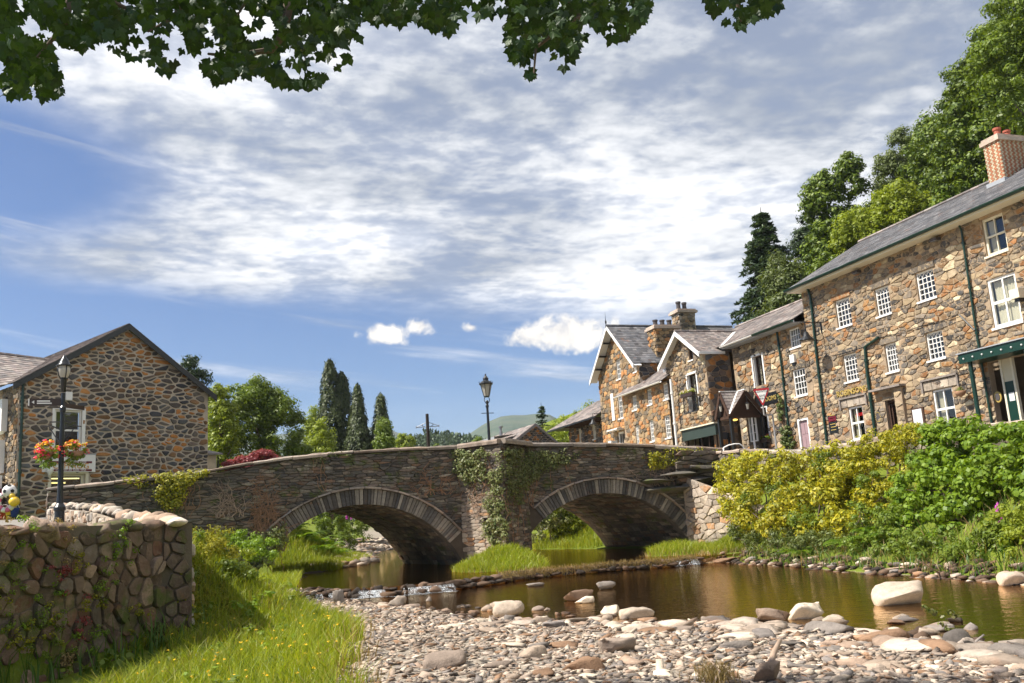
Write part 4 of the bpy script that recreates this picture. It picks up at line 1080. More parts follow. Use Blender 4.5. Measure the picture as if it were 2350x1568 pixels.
mb = MB(); mb.fbox(fA, u0+.09, u0+.16, v0, v1-.09, -.9, -.22); mb.fbox(fA, u0-.2, u1+.2, v0, v1, -1.4, -1.35); mb.build('open_door', 'dark_wood', hotel)  # wider box is a dark sheet painting the unlit doorway
mb = MB(); mb.fbox(fA, u1+.06, u1+.50, v0-.1, v1+.42, .0, .16); mb.build('porch_pier', 'mortar_warm', hotel)
q = Frame(fA.p(u1+.06, 0, .16), (0, -1)); lay_stones(hotel, q, cells([(0, v0), (.44, v0), (.44, v1+.4), (0, v1+.4)], [], .42, .2, .02, seed=5), 'rubble_warm', .03, nparts=15, seed=8)
# roof
XE, XR, ZR = XA-0.62, 31.0, 14.28
roof = MB()
roof.poly([(XE, YA0+.25, ZE+.02), (XE, YA1, ZE+.02), (XR, YA1, ZR), (XR, YA0+.25, ZR)]); roof.poly([(XR, YA0+.25, ZR), (XR, YA1, ZR), (2*XR-XE, YA1, ZE), (2*XR-XE, YA0+.25, ZE)])
roof.poly([(XE, YA0+.25, ZE-.05), (XR, YA0+.25, ZR-.10), (2*XR-XE, YA0+.25, ZE-.05)])
ro = roof.build('roof', 'slate_roof', hotel)
sl_ = np.array([XR-XE, 0, ZR-ZE-.02]); slates(ro, (XE-.03, YA0+.28, ZE+.02), (0, -1, 0), sl_, YA0+.28-YA1, float(np.linalg.norm(sl_)), 'slate_roof', .30, .19, seed=61, th=.006)
lead_roll(ro, (XR, YA0+.28, ZR+.04), (XR, YA1, ZR+.04), .085, 'slate_brown', 'ridge_tiles')
mb = MB(); mb.box((XE-.01, YA1, ZE-.17), (XE+.03, YA0+.25, ZE-.01)); mb.box((XE+.03, YA1, ZE-.15), (XA+.05, YA0+.2, ZE-.12)); mb.build('fascia', 'cream_paint', ro)
gutter(ro, (XE-.09, YA0+.3, ZE-.0), (XE-.09, YA1, ZE-.0), (-1, 0), 'green_paint', .10)
pa = lambda *P: [fA.uv(*c5(*p), .1) for p in P]
e = pa((1380, 60), (1470, 690), (1500, 850)); e[0] = (e[0][0], ZE-.35)
downpipe(hotel, fA, [(e[0][0]-.1, ZE-.05)]+[e[0], e[1], (e[2][0], SZ+.1)], 'green_paint', .042)
e = pa((238, 430), (285, 880), (355, 1500)); downpipe(hotel, fA, [(e[0][0]-.15, ZE-.05), (e[0][0], ZE-.55), e[1], (e[2][0], SZ+.1)], 'green_paint', .055)
e = pa((745, 745), (645, 815), (660, 1000), (715, 1440)); downpipe(hotel, fA, [(e[0][0], e[0][1]), (e[1][0], e[1][1]), e[2], (e[3][0], SZ+.1)], 'green_paint', .065)
# shop bay with green canopy
u0 = shop_r[0]; vt = shop_r[3]
cn = MB(); cn.fbox(fA, u0-.35, 19.5*-1, vt+.02, vt+.36, .0, .95, .5); can = cn.build('canopy', 'green_paint', hotel)
mb = MB(); mb.fbox(fA, u0-.40, -19.5, vt+.363, vt+.40, .0, 1.0, .5); mb.build('canopy_lead', 'lead_grey', can)
mb = MB(); [mb.lathe(fA.p(u0-.1+i*.42, vt+.17, .97), [(.02, -.03), (.035, 0), (.02, .03)], 8) for i in range(12)]; mb.build('bulb', 'blind_white', can, kind='stuff')
for k_ in (0, 2.4):
    mb = MB(); mb.tube([fA.p(u0-.02+k_, SZ, .78), fA.p(u0-.02+k_, vt+.02, .78)], .075, 10); mb.lathe(fA.p(u0-.02+k_, SZ, .78), [(.13, 0), (.13, .25), (.08, .32)], 10); mb.build('canopy_post', 'green_paint', hotel)
mb = MB(); mb.fbox(fA, shop_r[0], shop_r[1], SZ, vt, -2.2, -2.1); mb.build('shop_dark_backing', 'interior_dark', hotel)  # near-black sheet painted in place of the unlit space under the canopy
mb = MB(); mb.fbox(fA, u0+.55, u0+.95, SZ, vt-.8, -.12, -.05); mb.build('shop_panel', 'green_paint', hotel)
mb = MB(); mb.fbox(fA, u0+.95, u0+1.03, SZ, vt, -.14, -.02); mb.fbox(fA, u0+.47, u0+.55, SZ, vt, -.14, -.02); mb.fbox(fA, u0+1.9, u0+1.97, SZ, vt, -.3, -.2); mb.build('shop_frame', 'cream_paint', hotel)
mb = MB(); mb.fbox(fA, u0+.55, u0+.95, vt-.8, vt, -.12, -.06); mb.build('shop_blind', 'curtain', hotel)
mb = MB(); mb.fbox(fA, u0+.65, u0+.88, vt-1.5, vt-1.2, -.049, -.04); mb.build('notice', 'blind_white', hotel)
mb = MB(); mb.fbox(fA, u0+1.15, u0+1.85, SZ, vt-.2, -.5, -.42); mb.build('shop_door', 'dark_wood', hotel)
# brick chimney with lead flashing
cc_ = [atX(*c6(270,330), 29.4), atX(*c6(470,330), 30)]
chimney(hotel, (30.6, 26.3), 1.7, .75, 12.6, 15.3, 'brick_checker', 'mortar_warm', [(30.2, 26.3, .14, .42), (30.7, 26.3, .13, .36)], 'terracotta', brick=True, cap='coping')
mb = MB(); mb.box((29.65, 25.85, 13.2), (31.5, 26.75, 13.72)); mb.build('flashing', 'lead_grey', hotel)
# small wall fittings, each its own thing
def wall_thing(name, label, cat, fr, u, v, group=None, d=0): return thing(name, label, cat, tuple(fr.p(u, v, d)), group)
def box_thing(name, label, cat, fr, r, d0, d1, mat, group=None):
    t = wall_thing(name, label, cat, fr, (r[0]+r[1])/2, r[2], group); mb = MB(); mb.fbox(fr, *r, d0, d1); mb.build('body', mat, t); return t
lt = [fA.p(*fA.uv(*c8(520+i*47, 425-i*15)), .03) for i in range(9)]
t = wall_thing('hotel_sign', 'gold raised letters fixed above the left ground window of the hotel', 'sign', fA, *fA.uv(*c8(690, 360)))
rr = fA.uv(*c8(500, 420)), fA.uv(*c8(870, 330))
text('ROBINSONS', t, fA.p((rr[0][0]+rr[1][0])/2, (rr[0][1]+rr[1][1])/2-.02, .05), fA.u, (0,0,1), .36, 'gold_paint', depth=.02)
for i, (a, b, lab) in enumerate((((1140, 820), .20, 'round bronze plaque on the wall left of the open hotel doorway'), (c10, None, ''))):
    if b is None: continue
    u, v = fA.uv(*c8(*a)); t = wall_thing('wall_plaque', lab, 'plaque', fA, u, v)
    mb = MB(); n = 20; mb.prism([fA.p(u+.19*math.cos(x), v+.26*math.sin(x), 0) for x in np.linspace(0, 2*math.pi, n+1)[:-1]], fA.n*.04); mb.build('disc', 'dark_pot', t)
    mb = MB(); [mb.prism([fA.p(u+.15*math.cos(x)+.02*math.cos(y), v+.2*math.sin(x)+.02*math.sin(y), .04) for y in np.linspace(0, 6.28, 7)[:-1]], fA.n*.015) for x in np.linspace(0, 6.28, 17)[:-1]]; mb.build('rim', 'gold_paint', t)
u, v = fA.uv(*c10(970, 1000), -.05); t = wall_thing('wall_plaque', 'round gilt plaque on the green shopfront panel under the canopy', 'plaque', fA, u, v)
mb = MB(); mb.prism([fA.p(u+.16*math.cos(x), v+.2*math.sin(x), -.03) for x in np.linspace(0, 6.28, 19)[:-1]], fA.n*.04); mb.build('disc', 'gold_paint', t)
mb = MB(); mb.prism([fA.p(u+.10*math.cos(x), v+.13*math.sin(x), .01) for x in np.linspace(0, 6.28, 19)[:-1]], fA.n*.02); mb.build('boss', 'dark_pot', t)
r = rect(fA, c8, (280, 800), (310, 1110), (465, 1085)); t = box_thing('notice_board', 'black notice board with red heading and gold lines beside the downpipe', 'sign', fA, r, .0, .05, 'black_paint')
mb = MB(); mb.fbox(fA, r[0]+.04, r[1]-.04, r[3]-.30, r[3]-.06, .05, .058); mb.build('heading', 'maroon_paint', t)
mb = MB(); [mb.fbox(fA, r[0]+.12+.03*(k % 2), r[1]-.10-.03*((k+1) % 2), r[2]+.14+k*.13, r[2]+.17+k*.13, .05, .058) for k in range(6)]; mb.build('printed_line', 'gold_paint', t)
r = rect(fA, c8, (1735, 700), (1765, 985), (1925, 950)); t = box_thing('menu_case', 'white menu board in a dark wooden case right of the hotel doorway', 'sign', fA, (r[0]-.08, r[1]+.10, r[2]-.08, r[3]+.06), .0, .06, 'dark_wood')
mb = MB(); mb.fbox(fA, r[0], r[1], r[2], r[3], .06, .068); mb.build('menu_sheet', 'blind_white', t)
u, v = fA.uv(*c8(840, 770), -.1); t = wall_thing('neon_sign', 'small red neon sign hanging inside the left ground window of the hotel', 'sign', fA, u, v, d=-.1)
text('HOTEL', t, fA.p((s1[0]+s1[1])/2+.1, v, -.17), fA.u, (0,0,1), .19, 'neon_red', depth=.004)
r = rect(fA, c6, (540, 1265), (545, 1335), (590, 1320)); t = wall_thing('floodlight', 'cream floodlight box on the right edge of the tall curtained window', 'floodlight', fA, r[0], r[2])
mb = MB(); mb.fbox(fA, r[0], r[0]+.4, r[2], r[3]+.02, .05, .4); mb.build('housing', 'cream_paint', t); mb = MB(); mb.fbox(fA, r[0]+.1, r[0]+.3, r[2]-.12, r[2]-.002, .05, .3); mb.build('bracket', 'black_paint', t)
for px, lab in ((575, 'small lamp under the hotel eaves above the leftmost arched window'), (1165, 'small lamp under the hotel eaves above the third arched window')):
    u, _ = fA.uv(*c5(px, 200 if px < 600 else 20)); t = wall_thing('eaves_lamp', lab, 'lamp', fA, u, ZE-.3)
    mb = MB(); mb.fbox(fA, u, u+.32, ZE-.36, ZE-.26, .02, .28); mb.build('housing', 'dark_pot', t); mb = MB(); mb.fbox(fA, u+.02, u+.30, ZE-.375, ZE-.362, .06, .26); mb.build('lens', 'steel', t)
u, v = fA.uv(*c10(505, 940)); t = wall_thing('hanging_basket', 'brown hanging basket on a bracket at the hotel wall near the canopy', 'basket', fA, u, v, d=.3)
mb = MB(); mb.lathe(fA.p(u, v-.15, .35), [(.03, 0), (.16, .08), (.22, .22), (.2, .22), (.1, .2)], 12); mb.build('basket', 'dry_vine', t, smooth=True)
mb = MB(); mb.tube([fA.p(u, v+.95, 0), fA.p(u, v+1.0, .35), fA.p(u, v+.1, .35)], .012, 5); mb.tube([fA.p(u, v+.55, 0), fA.p(u, v+.98, .33)], .01, 5); mb.build('bracket', 'black_paint', t)
C_, N_ = clumps(np.array([fA.p(u, v+.12, .35)]), 90, .16, 4); foliage('trailing_leaves', C_, N_, .07, 'leaf_green', t, 4)
# cables clipped to the wall
cb = thing('wall_cable', 'thin black cable clipped along the stone fronts of the row', 'cable', tuple(fA.p(-33, 8)))
mb = MB(); P = [fA.uv(*c5(*p), .07) for p in ((0, 700), (280, 905), (640, 815), (760, 745), (1060, 660), (1350, 575), (1470, 690))]
P[0] = (P[1][0]-2, P[1][1]-.1)
for a, b in zip(P[1:], P[2:]): mb.tube([fA.p(*a, .07), fA.p((a[0]+b[0])/2, (a[1]+b[1])/2-.05, .07), fA.p(*b, .07)], .014, 5)
mb.tube([fA.p(*fA.uv(*c5(1350, 575), .07), .1), fA.p(*fA.uv(*c5(1470, 690), .1), .16)], .03, 6)
mb.build('cable_run', 'black_paint', cb)
def swan_lamp(fr, u, v, lab, out=.75, s=1.0):
    t = wall_thing('swan_neck_lamp', lab, 'lamp', fr, u, v); mb = MB()
    mb.tube([fr.p(u, v-.5, .04), fr.p(u, v+.05, .04)], .03*s, 6); mb.tube([fr.p(u, v, .04), fr.p(u, v+.02, out)], .025*s, 6); mb.tube([fr.p(u, v, out*.98), fr.p(u, v-.28*s, out), fr.p(u, v-.42*s, out)], .018*s, 6); mb.build('arm', 'black_paint', t)
    mb = MB(); mb.lathe(fr.p(u, v-.78*s, out), [(.33*s, 0), (.31*s, .03), (.14*s, .20*s), (.09*s, .36*s), (.03*s, .40*s), (.03*s, .39*s), (.08*s, .33*s), (.12*s, .19*s), (.30*s, .02)], 18); mb.build('shade', 'lead_grey' if False else 'black_paint', t, smooth=True)
    mb = MB(); mb.lathe(fr.p(u, v-.80*s, out), [(.02, 0), (.07*s, .05), (.07*s, .14), (.03, .2)], 10); mb.build('bulb', 'blind_white', t, smooth=True)
    return t
swan_lamp(fA, *fA.uv(*cw(1850, 335)), 'black swan-neck lamp at the left corner of the tall hotel', .9, 1.05)

# ---------- the middle house, two storeys
YB0, YB1 = 42.1, 35.66; ZB = 10.25
mid = thing('middle_house', 'two-storey stone house with grey roof between hotel and front gable', 'building', (XA, 39, 3.4))
b1 = rect(fA, c4, (2100,355), (2108,525), (2205,490)); b2 = rect(fA, c4, (2130,718), (2150,955), (2262,920)); b3 = rect(fA, c4, (1775,600), (1795,865), (1885,835)); b4 = rect(fA, c4, (1822,1060), (1845,1330), (1925,1310))
dr = rect(fA, c4, (2165,1150), (2190,1420), (2295,1405)); dr = (dr[0], dr[1], 3.55, dr[3])
outB = [(-YB0, 3.4), (-YB1, 3.4), (-YB1, ZB), (-YB0, ZB)]; hB = [b1, b2, b3, b4, dr]
panel(fA, outB, hB, 'mortar_warm', mid, 'wall', .24)
mb = MB(); mb.box((XA+.8, YB1+.01, 3.4), (XA+6.4, 47, ZB)); mb.build('house_body', 'mortar_warm', mid)
lay_stones(mid, fA, cells(outB, hB, .40, .20, .026, seed=71, jit=.40, vary=.18), 'rubble_warm', .04, nparts=285, seed=72, dvar=.7)
window(mid, fA, b1, 4, 3, recess=.08, bar=.03, lintel='rubble_warm'); window(mid, fA, b2, 4, 4, recess=.08, bar=.03, meet=3, lintel='rubble_warm')
window(mid, fA, b3, 2, 4, recess=.2, mat='brown_paint', surround=.10, sill=None, curtain='both'); window(mid, fA, b4, 2, 4, recess=.2, mat='brown_paint', surround=.12, sill=None)
mb = MB(); u0, u1, v0, v1 = dr
mb.fbox(fA, u0, u0+.11, v0, v1, -.1, -.02); mb.fbox(fA, u1-.11, u1, v0, v1, -.1, -.02); mb.fbox(fA, u0+.11, u1-.11, v1-.11, v1, -.1, -.021); mb.build('door_frame', 'white_paint', mid)
mb = MB(); mb.fbox(fA, u0+.11, u1-.11, v0, v1-.11, -.16, -.11); d_ = mb.build('door', 'pink_paint', mid)
mb = MB()
for i in range(2):
    for j in range(3):
        a = u0+.19+i*(u1-u0-.3)/2; mb.fbox(fA, a, a+(u1-u0-.3)/2-.07, v0+.2+j*.62, v0+.68+j*.62, -.109, -.095)
mb.build('door_panel', 'pink_paint', d_)
XRB, ZRB = 30.0, 12.22
mb = MB(); mb.poly([(XE, YB0+4, ZB+.05), (XE, YB1, ZB+.05), (XRB, YB1, ZRB), (XRB, YB0+4, ZRB)]); mb.poly([(XRB, YB0+4, ZRB), (XRB, YB1, ZRB), (2*XRB-XE, YB1, ZB), (2*XRB-XE, YB0+4, ZB)]); ro = mb.build('roof', 'slate_brown', mid)
sl_ = np.array([XRB-XE, 0, ZRB-ZB-.05]); slates(ro, (XE-.03, YB0+4, ZB+.05), (0, -1, 0), sl_, YB0+4-YB1-.01, float(np.linalg.norm(sl_)), 'slate_brown', .28, .2, seed=73, th=.009)
lead_roll(ro, (XRB, YB0+4, ZRB+.04), (XRB, YB1+.02, ZRB+.04), .08, 'slate_brown', 'ridge_tiles')
gutter(ro, (XE-.08, 39.0, ZB+.0), (XE-.08, YB1+.02, ZB+.0), (-1, 0), 'green_paint', .09)
gutter(ro, (XE-.08, YB0, ZB+.0), (XE-.08, 39.02, ZB+.0), (-1, 0), 'white_paint', .075)
mb = MB(); mb.box((XE, YB1, ZB-.13), (XE+.04, YB0, ZB+.0)); mb.box((XE+.04, YB1, ZB-.12), (XA, YB0, ZB-.09)); mb.build('fascia', 'lead_grey', ro)
e = [fA.uv(*c4(*p), .1) for p in ((1985, 370), (2030, 700), (2060, 1035))]; downpipe(mid, fA, [(e[0][0], ZB), e[1], (e[2][0], 3.6)], 'green_paint', .05)
r = rect(fA, c4, (2122,582), (2128,650), (2165,645)); t = box_thing('alarm_box', 'white alarm box between the two multi-pane windows of the middle house', 'alarm box', fA, (r[0], r[0]+.33, r[2], r[3]), .0, .16, 'white_paint')
m2 = MB(); m2.fbox(fA, r[0]+.05, r[0]+.28, r[2]-.12, r[2]-.003, 0, .1); m2.build('speaker', 'black_paint', t)
r = rect(fA, c4, (1810,980), (1812,1030), (2000,975)); 
t = wall_thing('name_board', 'black name board with gold letters behind the give way sign', 'sign', fA, (r[0]+r[1])/2, r[2]); uL, vL = fA.uv(*c4(1808,1000)); uR, vR = fA.uv(*c4(1998,950))
m2 = MB(); m2.fbox(fA, uL, uR, (vL+vR)/2-.28, (vL+vR)/2+.30, .04, .08); m2.build('board', 'black_paint', t); text('ROOMS', t, fA.p(uR-.62, (vL+vR)/2, .085), fA.u, (0,0,1), .33, 'gold_paint')
# tall narrow price board with gold lines by the porch
u_, v_ = fA.uv(*c7(1260, 1000)); t = wall_thing('price_board', 'narrow black board with gold writing between porch and ground window', 'sign', fA, u_, v_)
m2 = MB(); m2.fbox(fA, u_-.22, u_+.22, 3.9, v_+.75, .03, .08); m2.build('board', 'black_paint', t); m2 = MB(); [m2.fbox(fA, u_-.15+.03*(k % 3), u_+.15-.04*(k % 2), 4.1+k*.21, 4.18+k*.21, .08, .088) for k in range(11)]; m2.build('printed_line', 'gold_paint', t)
# iron bracket over the door
u_, v_ = fA.uv(*c4(2165, 985)); t = wall_thing('iron_bracket', 'black wrought iron bracket above the pale pink door', 'bracket', fA, u_, v_)
m2 = MB(); m2.tube([fA.p(u_, v_, 0), fA.p(u_, v_, .55)], .02, 6); m2.tube([fA.p(u_, v_, 0), fA.p(u_, v_-.9, .0)], .025, 6); m2.tube([fA.p(u_, v_-.6, .0), fA.p(u_, v_-.1, .5)], .015, 6)
m2.tube([fA.p(u_, v_-.02, .5)+np.array([0, .1*math.cos(x), -.15+.12*math.sin(x)]) for x in np.linspace(0, 6.28, 12)], .012, 5); m2.build('scroll', 'black_paint', t)
def window_box(fr, u0, u1, v, lab, d0=.05, mats=('leaf_fresh', 'petal_red'), n=160, seed=1):
    t = wall_thing('window_box', lab, 'planter', fr, (u0+u1)/2, v); mb = MB(); mb.fbox(fr, u0, u1, v, v+.2, d0, d0+.24); mb.build('trough', 'brown_paint', t)
    cs = np.array([fr.p(u0+(u1-u0)*i/5, v+.26, d0+.13) for i in range(6)]); C_, N_ = clumps(cs, n//4, .17, seed); foliage('leaves', C_, N_, .08, mats[0], t, seed)
    C_, N_ = clumps(cs+np.array([0, 0, .07]), 9, .17, seed+1); foliage('flowers', C_, N_, .07, mats[1], t, seed, asp=.9, kind='stuff'); return t
window_box(fA, b4[0]-.12, b4[1]+.12, b4[2]-.22, 'dark window box with red flowers under the ground window left of the vine', seed=31)

# ---------- house with the front gable
XC = 25.5; fC = row_frame(XC); YC0, YC1 = 46.75, 42.4; ZCE, ZCA, YCM = 10.05, 11.62, 44.6
gab = thing('gabled_house', 'stone house with white bargeboards, its gable facing the river', 'building', (XC, 44.6, 3.6))
c1 = rect(fC, c4, (1195,762), (1213,1090), (1300,1060)); c2 = rect(fC, c4, (1192,490), (1205,632), (1243,612)); c3 = rect(fC, c4, (1175,1330), (1185,1400), (1440,1370)); c3 = (c3[0], c3[1], 4.2, fC.uv(*c4(1160,1332))[1])
zr_ = lambda y: ZCE+(ZCA-ZCE)*(1-abs(y-YCM)/2.25)
outC = [(-YC0, 3.6), (-YC1, 3.6), (-YC1, zr_(YC1)), (-YCM, ZCA-.05), (-YC0, zr_(YC0))]; hC = [c1, c2, c3]
panel(fC, outC, hC, 'mortar_warm', gab, 'wall', .24)
fC2 = Frame((XC, YC1, 0), (1, 0)); panel(fC2, [(0, 3.6), (1.5, 3.6), (1.5, ZCE), (0, ZCE)], [], 'mortar_warm', gab, 'side_wall')
lay_stones(gab, fC, cells(outC, hC, .38, .20, .026, seed=81, jit=.40, vary=.18), 'rubble_warm', .04, nparts=230, seed=82, dvar=.7)
lay_stones(gab, fC2, cells([(0, 3.6), (1.5, 3.6), (1.5, ZCE), (0, ZCE)], [], .45, .3, .03, seed=83), 'rubble_dark', .05, nparts=60, seed=84)  # darker stone than the front paints the shade on this side
window(gab, fC, c1, 2, 4, recess=.2, mat='brown_paint', surround=.11, sill=None, curtain='both'); window(gab, fC, c2, 1, 2, recess=.12, mat='brown_paint', label='narrow attic window in the gable')
mb = MB(); mb.fbox(fC, c3[0], c3[1], c3[2], c3[3], -.9, -.8); mb.build('shop_dark_backing', 'interior_dark', gab)  # near-black sheet stands for the unlit space behind the shopfront
mb = MB(); [mb.fbox(fC, c3[0]+(c3[1]-c3[0])*k/4-.03, c3[0]+(c3[1]-c3[0])*k/4+.03, c3[2], c3[3], -.16, -.08) for k in range(5)]; mb.build('shop_frame', 'brown_paint', gab)
uL, vL = fC.uv(*c4(1150,1305), .1); uR, vR = fC.uv(*c4(1445,1238), .1); t = wall_thing('shop_fascia_board', 'plain dark green fascia board over the shopfront of the gabled house', 'sign', fC, (uL+uR)/2, vL)
vm = (vL+vR)/2; m2 = MB(); m2.fbox(fC, uL, uR, vm-.28, vm+.30, .0, .14); m2.build('board', 'board_green', t); m2 = MB(); m2.fbox(fC, uL-.04, uR+.04, vm+.303, vm+.37, .0, .24); m2.build('cornice', 'cream_paint', t)
XEC = XC-.42
mb = MB()
for s in (-1, 1): mb.poly([(XEC, YCM, ZCA+.02), (XEC, YCM+s*2.3, ZCE+.02-.03), (30.5, YCM+s*2.3, ZCE-.01), (30.5, YCM, ZCA+.02)])
ro = mb.build('roof', 'slate_brown', gab)
sl_ = np.array([0, 2.3, ZCA-ZCE+.03]); Ls = float(np.linalg.norm(sl_))
slates(ro, (XEC-.02, YCM-2.3, ZCE-.01), (1, 0, 0), sl_, 4.6, Ls, 'slate_brown', .20, .155, nparts=270, seed=85, th=.010, clipf=lambda u, v: u < 1.75+v*1.15)
lead_roll(ro, (XEC-.03, YCM, ZCA+.06), (29.6, YCM, ZCA+.06), .07, 'slate_brown', 'ridge_tiles')
mb = MB()
for s in (-1, 1):
    a, b = np.array((XEC, YCM, ZCA+.03)), np.array((XEC, YCM+s*2.36, ZCE-.03)); o = np.array((0, 0, -.26))
    mb.add([a, b, b+o, a+o, a+(-.05, 0, 0), b+(-.05, 0, 0), b+o+(-.05, 0, 0), a+o+(-.05, 0, 0)], [(0,1,2,3),(7,6,5,4),(0,4,5,1),(3,2,6,7),(1,5,6,2)])
    mb.add([a+(0,0,-.06), b+(0,0,-.06), b+(.42,0,-.06), a+(.42,0,-.06)], [(0,1,2,3)])
mb.build('bargeboard', 'white_paint', ro)
mb = MB(); mb.box((XEC+.01, YCM-2.38, ZCE-.14), (XA-.35, YCM-2.30, ZCE+.0)); mb.box((XEC+.01, YCM-2.30, ZCE-.13), (XA-.35, YC1, ZCE-.10)); mb.build('fascia', 'white_paint', ro)
mb = MB(); mb.bar((XE-.02, YB0-.1, ZB+.07), (XE+1.95, YB0+1.6, ZB+1.18), .16, .03); mb.build('valley_lead', 'white_paint', ro)
u0, u1 = c1[0]-.12, c1[1]+.25; t = wall_thing('window_balcony', 'small black iron balcony rail below the tall gable window', 'railing', fC, (u0+u1)/2, c1[2])
mb = MB(); vb = c1[2]-.1
mb.fbox(fC, u0, u1, vb, vb+.04, .30, .34); mb.fbox(fC, u0, u1, vb+.85, vb+.89, .30, .34)
for a in (u0, u1): mb.fbox(fC, a-.02, a+.02, vb, vb+.9, .305, .345); mb.fbox(fC, a-.015, a+.015, vb+.01, vb+.03, 0, .3); mb.fbox(fC, a-.015, a+.015, vb+.86, vb+.88, 0, .3)
mb.build('rail', 'black_paint', t)
for k in range(9):
    a = u0+(u1-u0)*(k+1)/10; mb = MB(); mb.fbox(fC, a-.011, a+.011, vb+.04, vb+.85, .31, .33); mb.build('baluster', 'black_paint', t)
window_box(fC, u0+.05, u1-.05, vb+.86, 'flower trough on top of the iron balcony rail of the gable window', .28, ('leaf_lime', 'petal_white'), seed=35)

# ---------- porch with two little gables in the angle
X0_ = 24.9
porch = thing('entrance_porch', 'dark timber porch with two small slated gables beside the shopfront', 'porch', (25.6, 41.4, 3.7))
q0 = atX(*c4(1567, 1112), X0_); yB = float(q0[1]); zlo = float(q0[2]); yA = float(atX(*c4(1445, 1140), X0_)[1]); ym = (yA+yB)/2; zhi = float(atX(*c4(1482, 912), X0_)[2]); X1_ = 26.9; xm = (X0_+X1_)/2
mb = MB(); V3 = lambda *a: np.array(a, float)
mb.poly([V3(X0_, ym, zhi), V3(xm, ym, zhi), V3(X0_, yB, zlo)]); mb.poly([V3(xm, yB, zhi), V3(xm, ym, zhi), V3(X0_, yB, zlo)]); mb.poly([V3(X0_, ym, zhi), V3(X0_, yA, zlo), V3(X1_, yA, zlo), V3(X1_, ym, zhi)]); mb.poly([V3(xm, yB, zhi), V3(X1_, yB, zlo), V3(X1_, ym, zlo), V3(xm, ym, zhi)])
pr_ = mb.build('porch_roof', 'slate_brown', porch)
slates(pr_, (X0_-.02, yB, zlo), (1, 0, 0), (0, ym-yB, zhi-zlo), xm-X0_, float(math.hypot(ym-yB, zhi-zlo)), 'slate_brown', .22, .2, nparts=40, seed=86, clipf=lambda u, v: u/(xm-X0_) < v/math.hypot(ym-yB, zhi-zlo)+.05)
slates(pr_, (X0_, yB-.02, zlo), (0, 1, 0), (xm-X0_, 0, zhi-zlo), ym-yB, float(math.hypot(xm-X0_, zhi-zlo)), 'slate_brown', .22, .2, nparts=40, seed=87, clipf=lambda u, v: u/(ym-yB) < v/math.hypot(xm-X0_, zhi-zlo)+.05)
sm = MB()
for a_, p_, b_ in ((V3(X0_-.05, yA, zlo), V3(X0_-.05, ym, zhi), V3(X0_-.05, yB, zlo)), (V3(X0_, yB-.05, zlo), V3(xm, yB-.05, zhi), V3(X1_, yB-.05, zlo))):
    for e_ in (a_, b_): sm.bar(p_-(0, 0, .08), e_-(0, 0, .08), .05, .16)
    inn = V3(.25, 0, 0) if a_[0] == b_[0] else V3(0, .25, 0)
    sm.poly([a_+inn-(0, 0, .05), p_+inn-(0, 0, .08), b_+inn-(0, 0, .05)]); sm.bar(a_+inn*.8-(0, 0, .08), b_+inn*.8-(0, 0, .08), .1, .14)
sm.build('gable_board', 'dark_wood', porch)
for p_, q_, nm, mt in ((V3(X0_-.06, ym, zhi+.04), V3(xm, ym, zhi+.04), 'ridge', 'white_paint'), (V3(xm, yB-.06, zhi+.04), V3(xm, ym, zhi+.04), 'ridge', 'white_paint'), (V3(X0_-.03, yB-.03, zlo+.04), V3(xm, ym, zhi+.05), 'valley_lead', 'white_paint')): mb = MB(); mb.bar(p_, q_, .09, .05); mb.build(nm, mt, porch)
for x_, y_ in ((X0_+.1, yA-.1), (X0_+.1, yB+.1), (X1_-.1, yB+.1)): mb = MB(); mb.box((x_-.07, y_-.07, 3.7), (x_+.07, y_+.07, zlo-.02)); mb.build('post', 'black_paint', porch)
mb = MB(); mb.box((26.6, yB+.35, 3.7), (26.9, yA-.1, zlo)); mb.build('inner_wall', 'mortar_dark', porch)
lay_stones(porch, row_frame(26.6), cells([(-yA+.1, 3.7), (-yB-.35, 3.7), (-yB-.35, zlo), (-yA+.1, zlo)], [(-ym-.3, -ym+.4, 4.9, 6.4)], .36, .24, .03, seed=88), 'rubble_warm', .04, nparts=20, seed=89)
mb = MB(); mb.box((26.2, yB+.12, 3.7), (26.26, yB+.2, zlo-.1)); mb.build('door_edge', 'white_paint', porch)
fi = row_frame(26.6); window(porch, fi, (-ym-.25, -ym+.35, 5.0, 6.3), 2, 3, recess=-.04, sill=None)
for lx, y, s, lab in ((24.82, ym, .9, 'small black lantern hanging in the left gable of the porch'), (xm, yB-.1, 1.0, 'small black lantern hanging in the right gable of the porch')):
    t = thing('porch_lantern', lab, 'lantern', (lx, y, zhi-1.0)); mb = MB(); mb.tube([(lx, y, zhi-.3), (lx, y, zhi-.65)], .01, 5); mb.lathe((lx, y, zhi-.70), [(.10*s, 0), (.12*s, .02), (.02, .09)], 8); mb.lathe((lx, y, zhi-1.02), [(.03, 0), (.06*s, .02), (.06*s, .04)], 8); mb.build('frame', 'black_paint', t)
    mb = MB(); mb.lathe((lx, y, zhi-.975), [(.05*s, 0), (.09*s, .26)], 8); mb.build('glass', 'frosted_glass', t)
mb = MB(); t = thing('porch_light', 'round amber ceiling light glowing inside the right half of the porch', 'lamp', (25.3, (ym+yB)/2, zlo-.25)); mb.lathe((25.3, (ym+yB)/2-.1, zlo-.28), [(.05, 0), (.14, .03), (.14, .07), (.05, .1)], 12); mb.build('glowing_dome', 'lamp_amber', t, smooth=True)

